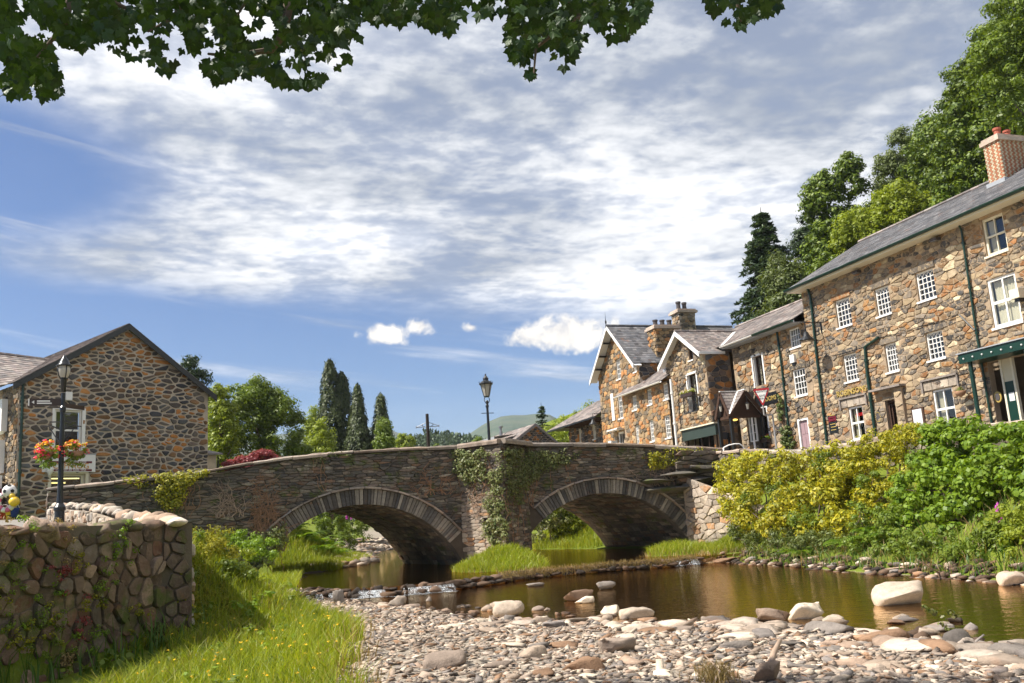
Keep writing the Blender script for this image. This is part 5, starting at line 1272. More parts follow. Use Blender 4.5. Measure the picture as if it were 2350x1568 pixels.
# ---------- low wing with white lattice windows, in front of the far gable
XD = 25.2; fD = row_frame(XD); YD0, YD1 = 52.3, 46.3; ZD = 9.12
wing = thing('low_wing', 'low stone wing with six white lattice windows under a lean-to slate roof', 'building', (XD, 49, 3.8))
WD = [((700,945),(700,1075),(743,1062)), ((833,888),(833,1028),(878,1012)), ((975,838),(977,980),(1024,966)), ((728,1205),(738,1420),(768,1412)), ((850,1162),(864,1352),(900,1342)), ((990,1122),(993,1322),(1048,1310))]
hD = [rect(fD, c4, *w) for w in WD]
outD = [(-YD0, 3.8), (-YD1, 3.8), (-YD1, ZD), (-YD0, ZD)]
panel(fD, outD, hD, 'mortar_warm', wing, 'wall', .24)
lay_stones(wing, fD, cells(outD, hD, .46, .25, .026, seed=91, jit=.28, vary=.08), 'rubble_brown', .04, nparts=230, seed=92, dvar=.7)
for i, r in enumerate(hD): window(wing, fD, r, 3, 4 if i < 3 else 5, recess=.10, bar=.03, lintel='rubble_brown' if i > 2 else None)
ZDR = 11.2; mb = MB(); mb.poly([(XD-.35, YD0+.35, ZD+.03), (XD-.35, YD1, ZD+.03), (28.2, YD1, ZDR), (28.2, YD0+.35, ZDR)]); ro = mb.build('roof', 'slate_brown', wing)
sl_ = np.array([28.2-XD+.35, 0, ZDR-ZD-.03]); slates(ro, (XD-.37, YD0+.35, ZD+.03), (0, -1, 0), sl_, YD0+.35-YD1, float(np.linalg.norm(sl_)), 'slate_brown', .28, .2, seed=93, nparts=60)
gutter(ro, (XD-.42, YD0+.35, ZD+.0), (XD-.42, YD1, ZD+.0), (-1, 0), 'white_paint', .08)
e = [fD.uv(*c4(*p), .1) for p in ((1040, 805), (1092, 1370))]; downpipe(wing, fD, [(e[0][0], ZD), (e[1][0], 4.2)], 'white_paint', .07)
mb = MB(); mb.lathe(atX(*c4(988, 740), 26.2), [(.10, -.3), (.10, .25), (.14, .27), (.14, .32)], 10); mb.build('vent_pipe', 'lead_grey', ro)

# ---------- tall far gabled house
XG = 25.7; fE = row_frame(XG); YE0, YE1, YEM = 56.75, 50.6, 53.6; ZEE, ZEA = 10.95, 13.95
farh = thing('far_gabled_house', 'farthest tall stone house with deep white bargeboards and grey slate roof', 'building', (XG, YEM, 3.8))
WE = [((552,622),(560,800),(601,788)), ((707,632),(711,735),(740,722)), ((567,932),(580,1146),(622,1138))]
hE = [rect(fE, c4, *w) for w in WE]; e4 = rect(fE, c4, (570,1270), (578,1400), (630,1395)); e4 = (e4[0], e4[1], 4.6, e4[3]); hE.append(e4)
ze = lambda y: ZEE+(ZEA-ZEE)*(1-abs(y-YEM)/3.25)
outE = [(-YE0, 3.8), (-YE1, 3.8), (-YE1, ze(YE1)), (-YEM, ZEA-.15), (-YE0, ze(YE0))]
panel(fE, outE, hE, 'mortar_warm', farh, 'wall', .24)
lay_stones(farh, fE, cells(outE, hE, .50, .28, .026, seed=95, jit=.28, vary=.08), 'rubble_brown', .04, nparts=220, seed=96, dvar=.6)
fE2 = Frame((XG, YE1, 0), (1, 0)); o2 = [(0, 8), (9, 8), (9, ZEE), (0, ZEE)]; panel(fE2, o2, [], 'mortar_grey', farh, 'side_wall'); lay_stones(farh, fE2, cells(o2, [], .5, .3, .03, seed=97), 'rubble_dark', .05, nparts=40, seed=98)  # side stones darker than the front, its shade put into the colour
fE3 = Frame((XG, YE0, 0), (-1, 0)); panel(fE3, [(-9, 3.8), (0, 3.8), (0, ZEE), (-9, ZEE)], [], 'mortar_grey', farh, 'side_wall')
window(farh, fE, hE[0], 3, 4, recess=.12, bar=.03, lintel='rubble_brown'); window(farh, fE, hE[1], 3, 3, recess=.12, bar=.03); window(farh, fE, hE[2], 3, 4, recess=.12, bar=.03); window(farh, fE, e4, 2, 2, recess=.1, fw=.12)
r = rect(fE, c4, (513,925), (527,1168), (553,1158)); mb = MB(); mb.fbox(fE, r[0], r[1], r[2], r[3], .03, .08); mb.build('shutter', 'white_paint', farh)
mb = MB(); mb.fbox(fE, e4[0]-.5, e4[1]+.25, e4[3]+.12, e4[3]+.2, 0, .55); mb.fbox(fE, e4[0]-.55, e4[0]-.05, 4.6, e4[3]-.5, .05, .5); mb.build('bay_canopy', 'white_paint', farh)
XEE = XG-.55; XGE = 34.6
mb = MB()
for s in (-1, 1): mb.poly([(XEE, YEM, ZEA+.03), (XEE, YEM+s*3.3, ZEE-.03), (XGE, YEM+s*3.3, ZEE-.03), (XGE, YEM, ZEA+.03)])
ro = mb.build('roof', 'slate_roof', farh)
sl_ = np.array([0, 3.3, ZEA-ZEE+.06]); Ls = float(np.linalg.norm(sl_)); slates(ro, (XEE-.02, YEM-3.3, ZEE-.03), (1, 0, 0), sl_, XGE-XEE, Ls, 'slate_roof', .27, .21, nparts=0, seed=99)
slates(ro, (XEE-.02, YEM+3.3, ZEE-.03), (1, 0, 0), sl_*(1, -1, 1), 2, Ls, 'slate_roof', .27, .21, nparts=0, seed=100)
lead_roll(ro, (XEE-.03, YEM, ZEA+.07), (XGE, YEM, ZEA+.07), .08, 'slate_roof', 'ridge_tiles')
mb = MB()
for s in (-1, 1):
    a, b = np.array((XEE, YEM, ZEA+.05)), np.array((XEE, YEM+s*3.42, ZEE-.12)); o = np.array((0, 0, -.25))
    mb.add([a, b, b+o, a+o, a+(-.05, 0, 0), b+(-.05, 0, 0), b+o+(-.05, 0, 0), a+o+(-.05, 0, 0)], [(0,1,2,3),(7,6,5,4),(0,4,5,1),(3,2,6,7),(1,5,6,2)])
    mb.add([a+(0,0,-.07), b+(0,0,-.07), b+(.55,0,-.07), a+(.55,0,-.07)], [(0,1,2,3)])
mb.build('bargeboard', 'white_paint', ro)
mb = MB()
for k in range(1, 4):
    for s in (-1, 1): y = YEM+s*k*.8; z = ZEA-(ZEA-ZEE)*k*.8/3.25-.2; mb.box((XEE+.05, y-.06, z-.08), (XG, y+.06, z+.03))
mb.build('purlin_end', 'black_paint', ro)
mb = MB(); mb.lathe((XEE-.02, YEM, ZEA-.15), [(.04, 0), (.06, .15), (.03, .3), (.05, .4), (.07, .46), (.02, .6), (.002, 1.15)], 8); mb.build('finial', 'black_paint', ro)
ch1 = atX(*c4(955, 590), 28.5)
chimney(farh, (28.0, 51.3), 1.7, 1.1, 10.4, 13.2, 'rubble_brown', 'mortar_dark', [(27.5+.5*i, 51.3, .15, .42) for i in range(3)], sw=.42, sh=.22, capover=.12)
chimney(farh, (30.9, 53.6), 1.25, 1.0, 13.0, 14.85, 'rubble_warm', 'mortar_grey', [(30.6, 53.6, .15, .6), (31.05, 53.6, .15, .55)], sw=.4, sh=.2, capover=.14)
u_, v_ = fE.uv(*c4(490, 1100)); swan_lamp(fE, u_, v_, 'black swan-neck lamp at the left corner of the farthest tall house', 1.2, .9)

# ---------- low hipped annexe at the far left of the row
XF = 26.6; fF = row_frame(XF); aF = thing('low_annexe', 'low stone annexe with wide sloping eaves left of the farthest tall house', 'building', (XF, 60, 4))
hF = [rect(fF, c4, (222,1240), (230,1400), (250,1396)), rect(fF, c4, (345,1198), (350,1332), (376,1325))]
u0 = fF.uv(*c4(135, 1300))[0]; outF = [(u0, 4), (-56.8, 4), (-56.8, 8.55), (u0, 8.55)]
panel(fF, outF, hF, 'mortar_grey', aF, 'wall'); lay_stones(aF, fF, cells(outF, hF, .46, .3, .03, seed=101), 'rubble_dark', .05, nparts=150, seed=102)  # dark stone puts the shade of the wide eaves into the wall colour
for r in hF: window(aF, fF, r, 2, 4, recess=.1, bar=.03)
mb = MB(); yl = -u0; e0, e1 = atX(*c4(50, 1245), 25.3), atX(*c4(470, 1130), 25.3); rt = atX(*c4(460, 1040), 27.6); zE = 8.5
mb.poly([(25.3, yl+1.2, zE), (25.3, 56.85, zE), (28.5, 56.85, 10.4), (28.5, yl-1.5, 10.4)]); mb.poly([(25.3, yl+1.2, zE), (28.5, yl-1.5, 10.4), (33, yl+1.2, zE)]); ro = mb.build('roof', 'slate_brown', aF)
sl_ = np.array([3.2, 0, 1.9]); slates(ro, (25.28, yl+1.15, zE), (0, -1, 0), sl_, yl+1.15-56.85, float(np.linalg.norm(sl_)), 'slate_brown', .3, .22, seed=103, clipf=lambda u, v: u > v*.70)
mb = MB(); mb.box((25.25, 56.85, zE-.1), (25.31, yl+1.2, zE-.01)); mb.build('fascia', 'black_paint', ro); mb = MB(); [mb.box((25.35, 57.2+k*.9, zE-.16), (XF, 57.32+k*.9, zE-.04)) for k in range(7)]; mb.build('rafter_end', 'dark_wood', ro)
mb = MB(); a_ = fE.p(*fE.uv(*c4(432, 985))); chimney(aF, (27.6, 58.3), .6, .6, 9.6, 10.6, 'rubble_warm', 'mortar_warm', [], capover=.05)

# ---------- small barn behind the bridge
YG = 62.0; fG = Frame((0, YG, 0), (1, 0)); barn = thing('small_barn', 'small dark stone barn end with grey roof behind the bridge parapet', 'building', (22.6, YG, 4))
g = [fG.uv(*cg(*p)) for p in ((700, 1260), (1115, 935), (1480, 1270))]
oG = [(g[0][0]-.6, 4), (g[2][0]+.5, 4), (g[2][0]+.25, g[2][1]-.1), (g[1][0], g[1][1]-.1), (g[0][0]-.25, g[0][1]-.15)]
panel(fG, oG, [], 'mortar_grey', barn, 'wall'); lay_stones(barn, fG, cells(oG, [], .3, .15, .02, seed=105), 'rubble_dark', .03, nparts=120, seed=106)
pk = np.array((g[1][0], YG-.25, g[1][1])); lf = np.array((g[0][0]-.5, YG-.25, g[0][1]-.35)); rt = np.array((g[2][0]+.5, YG-.25, g[2][1]-.3)); bk = np.array((-.6, 8.5, 0.0))
mb = MB(); mb.poly([pk, lf, lf+bk, pk+bk]); mb.poly([pk, rt, rt+bk, pk+bk]); ro = mb.build('roof', 'slate_brown', barn)
dv_ = pk-lf; slates(ro, tuple(lf), tuple(bk), dv_, 8.4, float(np.linalg.norm(dv_)), 'slate_brown', .3, .22, seed=107)
mb = MB(); o = np.array((0, -.03, 0)); 
for q in (lf, rt): mb.add([pk, q, q-(0, 0, .2), pk-(0, 0, .2), pk+o, q+o, q+o-(0, 0, .2), pk+o-(0, 0, .2)], [(0,1,2,3),(7,6,5,4),(0,4,5,1),(3,2,6,7)])
mb.build('bargeboard', 'slate_brown', ro)
mb = MB(); p0, p1 = lf+bk*.12+dv_*.55, lf+bk*.5+dv_*.55; mb.add([p0+(0,0,.15), p1+(0,0,.15), p1+(-1.7,-.0,.0), p0+(-1.7,0,.0), p0+(-1.7,0,-.7), p1+(-1.7,0,-.7)], [(0,1,2,3),(3,2,5,4)]); mb.build('dormer', 'lead_grey', ro)
mb = MB(); q = atY(*cg(540, 1140), YG+5); mb.lathe(q, [(.13, -1), (.13, .35), (.10, .36), (.10, .6), (.19, .62), (.19, .72)], 10); mb.build('flue', 'steel', ro)

# ---------- left: the shop house, gable towards the river
LA, LB_ = np.array([-8.10, 46.47]), np.array([0.61, 51.38])
fL = Frame((LA[0], LA[1], 0), LB_-LA); WL_ = float(np.linalg.norm(LB_-LA)); GL = 3.05
shop = thing('corner_shop', 'dark rubble stone shop house, gable end with black bargeboards towards the bridge', 'building', (-3.8, 48.9, GL))
ap = fL.uv(290, 746); le = fL.uv(30, 878); re_ = fL.uv(487, 908); zle = (le[1]+re_[1])/2
wl1 = rect(fL, cL, (492, 480), (488, 850), (730, 850)); wl2 = rect(fL, cL, (450, 1062), (450, 1320), (762, 1320)); wl2 = (wl2[0], wl2[1], 4.0, wl2[3])
u_a = fL.uv(40, 1000)[0]; u_b = fL.uv(477, 1000)[0]
outL = [(u_a, GL-.3), (u_b, GL-.3), (u_b, zle+.25), (ap[0], ap[1]-.2), (u_a, zle+.25)]
hL = [wl1, wl2]
panel(fL, outL, hL, 'mortar_grey', shop, 'wall', .25)
lay_stones(shop, fL, cells(outL, hL, .40, .20, .072, seed=111, jit=.5, vary=.22, cut=(.10, .30)), 'rubble_dark', .045, nparts=290, seed=112, dvar=.7)
window(shop, fL, wl1, 1, 2, recess=.12, fw=.09, bar=.05, meet=1); window(shop, fL, wl2, 1, 1, recess=.18, fw=.10, mat='cream_paint', curtain=None)
mb = MB(); mb.fbox(fL, wl1[0]-.12, wl1[0]-.003, wl1[2], wl1[3], -.05, .05); mb.fbox(fL, wl1[1]+.003, wl1[1]+.16, wl1[2], wl1[3]+.1, -.05, .05); mb.fbox(fL, wl1[0]-.12, wl1[1], wl1[3]+.003, wl1[3]+.1, -.05, .05); mb.build('window_surround', 'white_paint', shop)
mb = MB(); mb.fbox(fL, wl2[0]-.12, wl2[0]-.003, 3.1, wl2[3]+.16, -.05, .05); mb.fbox(fL, wl2[1]+.003, wl2[1]+.14, 3.1, wl2[3]+.16, -.05, .05); mb.fbox(fL, wl2[0], wl2[1], wl2[3]+.003, wl2[3]+.16, -.05, .05); mb.build('shop_surround', 'cream_paint', shop)
for k, (a, b) in enumerate(((.05, .95), (.05, .5))):
    t = thing('tube_light', ['long yellow strip light inside the corner shop window', 'short yellow strip light below the long one in the shop window'][k], 'light', tuple(fL.p(wl2[0], wl2[3]-.18-.22*k, -.3)))
    mb = MB(); L_ = wl2[1]-wl2[0]-.2; mb.tube([fL.p(wl2[0]+.1+L_*a, wl2[3]-.2-.2*k, -.28), fL.p(wl2[0]+.1+L_*b, wl2[3]-.2-.2*k, -.28)], .022, 6); mb.build('tube', 'shop_tube', t)
    mb = MB(); mb.fbox(fL, wl2[0]+.1+L_*a, wl2[0]+.1+L_*b, wl2[3]-.17-.2*k, wl2[3]-.14-.2*k, -.31, -.25); mb.build('batten', 'white_paint', t)
# roof of the gable house and its left front
pL = lambda u, v, d: fL.p(u, v, -d)
mid_u = ap[0]; a_ = np.array; DEP = 11.0
zl_, zr2 = zle-.02, zle-.02; ul_, ur_ = le[0]-.05, re_[0]+.05
mb = MB(); mb.poly([fL.p(mid_u, ap[1]+.02, .3), fL.p(ul_, zl_, .3), fL.p(ul_, zl_, -DEP), fL.p(mid_u, ap[1]+.02, -DEP)]); mb.poly([fL.p(mid_u, ap[1]+.02, .3), fL.p(ur_, zr2, .3), fL.p(ur_, zr2, -DEP), fL.p(mid_u, ap[1]+.02, -DEP)])
ro = mb.build('roof', 'slate_brown', shop)
dv_ = fL.p(mid_u, ap[1]+.02, 0)-fL.p(ul_, zl_, 0); slates(ro, fL.p(ul_, zl_, .32), -fL.n, dv_, DEP, float(np.linalg.norm(dv_)), 'slate_brown', .3, .22, seed=113)
dv_ = fL.p(mid_u, ap[1]+.02, 0)-fL.p(ur_, zr2, 0); slates(ro, fL.p(ur_, zr2, .32), -fL.n, dv_, 1.2, float(np.linalg.norm(dv_)), 'slate_brown', .3, .22, seed=114)
mb = MB()
for (u, v) in ((ul_-.05, zl_-.05), (ur_+.05, zr2-.05)):
    P = [fL.p(mid_u, ap[1]+.02, .33), fL.p(u, v, .33), fL.p(u, v-.30, .33), fL.p(mid_u, ap[1]-.30, .33)]; mb.prism(P, -fL.n*.04)
    Q = [fL.p(mid_u, ap[1]-.10, .29), fL.p(u, v-.12, .29), fL.p(u, v-.12, 0), fL.p(mid_u, ap[1]-.10, 0)]; mb.poly(Q)
mb.build('bargeboard', 'black_paint', ro)
fS = Frame(fL.p(u_a, 0, 0), fL.n*1.0); DS = 12
outS = [(-DS, GL), (0, GL), (0, zle), (-DS, zle)]
ws = [(-4.0, -3.2, 7.6, 9.0), (-4.4, -3.1, 4.9, 6.9), (-2.9, -.7, GL+.1, 5.1)]
ws = [(-2.6, -1.6, 7.4, 9.0), (-3.1, -1.9, 5.2, 7.0)]
panel(fS, outS, ws, 'mortar_warm', shop, 'side_wall'); lay_stones(shop, fS, cells(outS, ws, .40, .24, .03, seed=115), 'rubble_warm', .04, nparts=10, seed=116)
for w_ in ws: window(shop, fS, w_, 2, 2, recess=.08, fw=.09)
downpipe(shop, fL, [(u_a+.12, zle+.1), (u_a+.12, GL)], 'green_paint', .06)
mb = MB(); mb.fbox(fL, u_b-.003, u_b+.0, GL, zle, -8, 0); mb.build('side_wall', 'mortar_grey', shop)
# neighbour roof: cross gable on the front
nb = thing('neighbour_house', 'brown slated roof and white windowed front of the house adjoining the corner shop', 'building', tuple(fS.p(-7, GL)))
r0, r1 = atD(0, 815, 50), None
rd = fL.n*-1
z0 = zle-.05; z1 = ap[1]-2.0
A0 = fS.p(0.2, z0, .35); uL_, = (fS.u,)
# slope facing the camera: from the valley on the shop roof rising to a ridge that runs out to the street
P_top_r = atD(170, 836, 48.5); P_top_l = atD(-60, 806, 46.0); P_bot_r = atD(38, 880, 43.2); P_bot_l = atD(-60, 893, 41.0)
mb = MB(); mb.poly([P_bot_l, P_bot_r, P_top_r, P_top_l]); rn_ = mb.build('roof', 'slate_brown', nb)
du_ = P_bot_r-P_bot_l; dv_ = P_top_l-P_bot_l
dn_ = dv_-du_*(dv_@du_)/(du_@du_); uh, vh = du_/np.linalg.norm(du_), dn_/np.linalg.norm(dn_); RP = [(float((q-P_bot_l)@uh), float((q-P_bot_l)@vh)) for q in (P_bot_l, P_bot_r, P_top_r, P_top_l)]
slates(rn_, P_bot_l, du_, dn_, 7.2, float(np.linalg.norm(dn_))*.99, 'slate_brown', .28, .26, seed=117, clipf=lambda u, v: inside((u, v), RP))
lead_roll(rn_, P_top_l+(0, 0, .04), P_top_r+(0, 0, .04), .09, 'slate_brown', 'ridge_tiles')
fN = Frame(fS.p(0, 0, .25), fL.n)
mb = MB(); mb.fbox(fN, -2.4, -1.15, 7.4, 8.9, -.2, .06); mb.fbox(fN, -2.4, -1.3, 5.5, 7.0, -.2, .06); mb.build('window_surround', 'white_paint', nb)
mb = MB(); mb.fbox(fN, -4.5, -.9, 4.75, 5.35, .0, .3); mb.build('fascia_board', 'white_paint', nb); mb = MB(); mb.fbox(fN, -4.5, -.7, 4.35, 4.74, .0, .4); mb.build('awning_box', 'maroon_paint', nb)
mb = MB(); mb.fbox(fN, -4.5, -1.0, 3.1, 4.3, -.1, .1); mb.build('shop_window', 'dark_pot', nb); mb = MB(); mb.fbox(fN, -1.35, -1.2, 3.1, 4.34, .1, .2); mb.build('shop_pillar', 'maroon_paint', nb)
# lean-to beyond the right corner
fX = Frame(fL.p(u_b+.02, 0, -1.5), LB_-LA)
lt = thing('cream_leanto', 'small cream rendered lean-to with slate roof against the shop', 'building', tuple(fX.p(.6, GL)))
q = [fX.uv(*cl_(*p)) for p in ((1302, 945), (1385, 940), (1355, 1060), (1300, 870))]
mb = MB(); mb.fbox(fX, 0, q[2][0], GL, q[0][1]-.05, -3, 0); mb.build('wall', 'render_cream', lt)
mb = MB(); A_, B_ = fX.p(-.05, q[0][1], .2), fX.p(q[1][0], q[1][1], .2); mb.poly([A_, B_, fX.p(.1, q[3][1], -1.6), fX.p(-.05, q[3][1], -1.4)]); mb.poly([B_, fX.p(q[1][0], q[1][1], -3), fX.p(.1, q[3][1], -1.6)]); mb.prism([A_, B_, B_-(0, 0, .08), A_-(0, 0, .08)], fX.n*-.03); mb.build('roof', 'slate_brown', lt)
mb = MB(); mb.tube([fX.p(q[2][0]+.06, GL, .05), fX.p(q[2][0]+.06, q[0][1]-.1, .05)], .05, 6); mb.build('downpipe', 'black_paint', lt)
# shop signs
r = rect(fL, cL, (374, 900), (372, 1045), (848, 1050)); ur = r[1]; vt = fL.uv(*cL(850, 892))[1]
sg = thing('ice_cream_sign', 'white shop sign with orange and maroon lettering above the shop window', 'sign', tuple(fL.p((r[0]+ur)/2, r[2])))
mb = MB(); mb.fbox(fL, r[0], ur, r[2], vt, .05, .13); mb.build('board', 'white_paint', sg)
mb = MB(); mb.fbox(fL, r[0]-.02, ur+.02, vt+.003, vt+.05, .03, .15); mb.build('board_cap', 'lead_grey', sg)
H_ = vt-r[2]; U0 = r[0]; UW = ur-r[0]
def band(y0, y1, x0, x1, m): mb = MB(); mb.fbox(fL, U0+UW*x0, U0+UW*x1, r[2]+H_*y0, r[2]+H_*y1, .13, .136); mb.build('band', m, sg)
band(.04, .16, .12, .93, 'maroon_paint'); band(.50, .62, .10, .93, 'maroon_paint')
text('CARTREF AR GAEL YMA', sg, fL.p(U0+UW*.53, r[2]+H_*.10, .14), fL.u, (0,0,1), .13, 'white_paint', depth=.004)
text('CYFFROG', sg, fL.p(U0+UW*.53, r[2]+H_*.33, .14), fL.u, (0,0,1), .38, 'orange_ink', depth=.006)
text('ICES MADE HERE', sg, fL.p(U0+UW*.62, r[2]+H_*.56, .14), fL.u, (0,0,1), .13, 'white_paint', depth=.004)
r = rect(fL, cL, (592, 330), (590, 405), (628, 405)); box_thing('wall_sign', 'small white hanging sign high on the gable behind the lamp post', 'sign', fL, (r[0]-.1, r[1], r[2], r[3]), .05, .30, 'white_paint')
u, v = fL.uv(*cL(425, 1040)); t = thing('ice_cone_model', 'small white ice cream cone model fixed at the left end of the shop sign', 'sign', tuple(fL.p(u, v, .3)))
mb = MB(); mb.lathe(fL.p(u, v-.28, .3), [(.02, 0), (.13, .22), (.17, .34), (.15, .42), (.08, .46)], 12); mb.build('tub', 'white_paint', t, smooth=True); mb = MB(); mb.lathe(fL.p(u, v+.18, .3), [(.09, 0), (.10, .06), (.03, .18), (.01, .2)], 12); mb.build('scoop', 'petal_red', t, smooth=True)

# seaside toys hung by the shop corner
def ball(name, c, r, mat, parent, sub=2): V, F = ICO[sub]; return put(name, mesh_from(name, V*r+np.array(c)-base_of(parent), F, mat, rn=np.full(len(V), .5), smooth=True), parent)
P0 = atD(22, 1128, 40.5); t = thing('football', 'white football with black patches hung at the corner of the toy display', 'ball', tuple(P0)); ball('ball', P0, .30, 'white_paint', t, 3)
V, F = ICO[1]; 
mb = MB(); phi = (1+5**.5)/2
for v in [np.array(q) for a in (-1, 1) for b in (-phi, phi) for q in ((0, a, b), (a, b, 0), (b, 0, a))]:
    v = v/np.linalg.norm(v); x = np.cross(v, (0.3, .2, 1)); x /= np.linalg.norm(x); y = np.cross(v, x)
    mb.poly([P0+(v*.955+(x*math.cos(s)+y*math.sin(s))*.29)*.305/np.linalg.norm(v*.955+(x*math.cos(s)+y*math.sin(s))*.29)*1.0 for s in np.linspace(0, 2*math.pi, 6)[:-1]])
    mb.poly([P0+(v*1.0+(x*math.cos(s)+y*math.sin(s))*.29)*.3035 for s in np.linspace(0, 2*math.pi, 6)[:-1]])
mb.build('patch', 'black_paint', t)
P1_ = atD(33, 1147, 40.3); t = thing('inflatable_duck', 'yellow inflatable toy below the football', 'toy', tuple(P1_)); ball('body', P1_+(.0, 0, -.08), .23, 'yellow_plastic', t); ball('head', P1_+(-.10, 0, .17), .13, 'yellow_plastic', t)
P2_ = atD(14, 1152, 40.4); t = thing('inflatable_ring', 'pink and white inflatable ring behind the yellow toy', 'toy', tuple(P2_)); mb = MB()
for k in range(12):
    a0, a1 = k*math.pi/6, (k+1)*math.pi/6; mb.tube([P2_+np.array((.3*math.cos(a), 0, .36*math.sin(a))) for a in np.linspace(a0, a1, 3)], .11, 8, r=k % 2)
mb.build('ring', 'pink_plastic', t, smooth=True)
mb = MB(); [mb.tube([P2_+np.array((.3*math.cos(a), 0, .36*math.sin(a))) for a in np.linspace(k*math.pi/3, k*math.pi/3+.5, 3)], .115, 8) for k in range(6)]; mb.build('stripe', 'white_paint', t, smooth=True)
for k, (px, py, m, lab) in enumerate(((10, 1178, 'red_paint', 'red bucket and spade set under the inflatable ring'), (22, 1180, 'yellow_plastic', 'yellow bucket in the middle of the toy display'), (33, 1176, 'blue_cloth', 'blue and green bucket at the right of the toy display'), (24, 1192, 'green_paint', 'green bucket at the foot of the toy display'), (8, 1196, 'terracotta', 'orange bucket at the bottom left of the toy display'))):
    c = atD(px, py, 40.6); t = thing('toy_bucket', lab, 'toy', tuple(c), 'seaside toys by the shop'); mb = MB(); mb.lathe(c-(0, 0, .2), [(.13, 0), (.19, .34), (.21, .36), (.2, .38), (.17, .35)], 12); mb.build('bucket', m, t, smooth=True)
    mb = MB(); mb.tube([c+np.array((.19*math.cos(a), 0, .17+.2*math.sin(a))) for a in np.linspace(0, math.pi, 8)], .012, 5); mb.build('handle', 'white_paint', t)

# ---------- street lamps
def lamp_post(base, top, lab, kind):
    t = thing('street_lamp', lab, 'street lamp', tuple(base)); H_ = top[2]-base[2]; b = np.array(base, float)
    mb = MB(); mb.lathe(b, [(.17, 0), (.17, .1), (.13, .18), (.12, .9), (.145, .93), (.145, 1.0), (.085, 1.1), (.07, 1.3), (.055, H_-1.5), (.075, H_-1.47), (.075, H_-1.38), (.05, H_-1.34)]+([(.05, H_-1.0)] if kind == 'bell' else [(.06, H_-1.2), (.03, H_-1.15)]), 14); mb.build('post', 'black_paint', t, smooth=False)
    if kind == 'lantern':
        z = H_-.98
        mb = MB(); n = 6; lo, hi = .13, .27
        for k in range(n):
            a = 2*math.pi*k/n; mb.bar(b+(lo*math.cos(a), lo*math.sin(a), z), b+(hi*math.cos(a), hi*math.sin(a), z+.56), .022)
        mb.lathe(b, [(.14, z-.03), (.14, z+.02), (.12, z+.02)], 6); mb.build('lantern_frame', 'black_paint', t)
        mb = MB(); mb.lathe(b, [(lo*.94, z), (hi*.94, z+.55)], 6); mb.build('glass', 'frosted_glass', t)
        mb = MB(); mb.lathe(b, [(.31, z+.55), (.32, z+.60), (.24, z+.68), (.13, z+.74), (.12, z+.80), (.14, z+.83), (.09, z+.90), (.04, z+.98), (.03, z+1.04), (.005, z+1.07)], 18)
        for k in range(6): a = 2*math.pi*k/6; mb.bar(b+(.31*math.cos(a), .31*math.sin(a), z+.57), b+(.33*math.cos(a), .33*math.sin(a), z+.70), .02)
        mb.build('hood', 'black_paint', t, smooth=False)
        mb = MB()
        for a in (0.4, 2.0, 3.6, 5.1): mb.tube([b+(.05*math.cos(a), .05*math.sin(a), H_-1.32), b+(.17*math.cos(a), .17*math.sin(a), H_-1.18), b+(.16*math.cos(a), .16*math.sin(a), H_-1.06), b+(.09*math.cos(a), .09*math.sin(a), H_-1.0)], .011, 5)
        mb.build('scroll_bracket', 'black_paint', t)
    else:
        z = H_-1.02; _f = .66; z += 1.02*(1-_f)
        mb = MB(); mb.lathe(b, [(0.060, z-.3), (0.079, z+0.040), (0.086, z+0.066)], 14); mb.lathe(b, [(0.191, z+0.370), (0.198, z+0.396), (0.139, z+0.436), (0.125, z+0.488), (0.066, z+0.581), (0.033, z+0.640), (0.007, z+0.693)], 18); 
        for k in range(4): a = 2*math.pi*k/4+.5; mb.tube([b+(0.079*math.cos(a), 0.079*math.sin(a), z+0.040), b+(0.132*math.cos(a), 0.132*math.sin(a), z+0.132), b+(0.162*math.cos(a), 0.162*math.sin(a), z+0.370)], .014, 5)
        mb.build('hood', 'black_paint', t, smooth=True)
        mb = MB(); mb.lathe(b, [(0.073, z+0.053), (0.125, z+0.132), (0.149, z+0.251), (0.149, z+0.370)], 16); mb.build('glass', 'frosted_glass', t, smooth=True)
    mb = MB(); mb.tube([b+(-.30, 0, H_-1.75), b+(.30, 0, H_-1.75)], .018, 6); mb.build('ladder_bar', 'black_paint', t)
    return t
tm = atD(1114, 862, 42.5); lamp_post((tm[0], tm[1], 3.85), tm, 'black street lamp with glass lantern standing on the crown of the bridge', 'lantern')
tl = atD(148, 815, 24.0); lamp_post((tl[0], tl[1], 1.85), tl, 'black street lamp with flower baskets beside the sunlit road wall', 'bell')
pb = np.array([tl[0], tl[1]])
view = np.array([pb[0], pb[1]])/np.linalg.norm(pb); rt2 = np.array([view[1], -view[0]])
def lp(dx, z, dy=0): return np.array([pb[0]+rt2[0]*dx+view[0]*dy, pb[1]+rt2[1]*dx+view[1]*dy, z])
zh = lambda py: float(atD(140, py, 24.0)[2])
zb = zh(1040)
mb = MB()
for s in (-1, 1): mb.tube([lp(s*.05, zb+.55), lp(s*.25, zb+.65), lp(s*.45, zb+.62)], .018, 6); mb.tube([lp(s*.05, zb+.2), lp(s*.30, zb+.62)], .014, 5)
t = thing('basket_bracket', 'black iron bracket on the left lamp post carrying two flower baskets', 'bracket', tuple(lp(0, zb+.6))); mb.build('arms', 'black_paint', t)
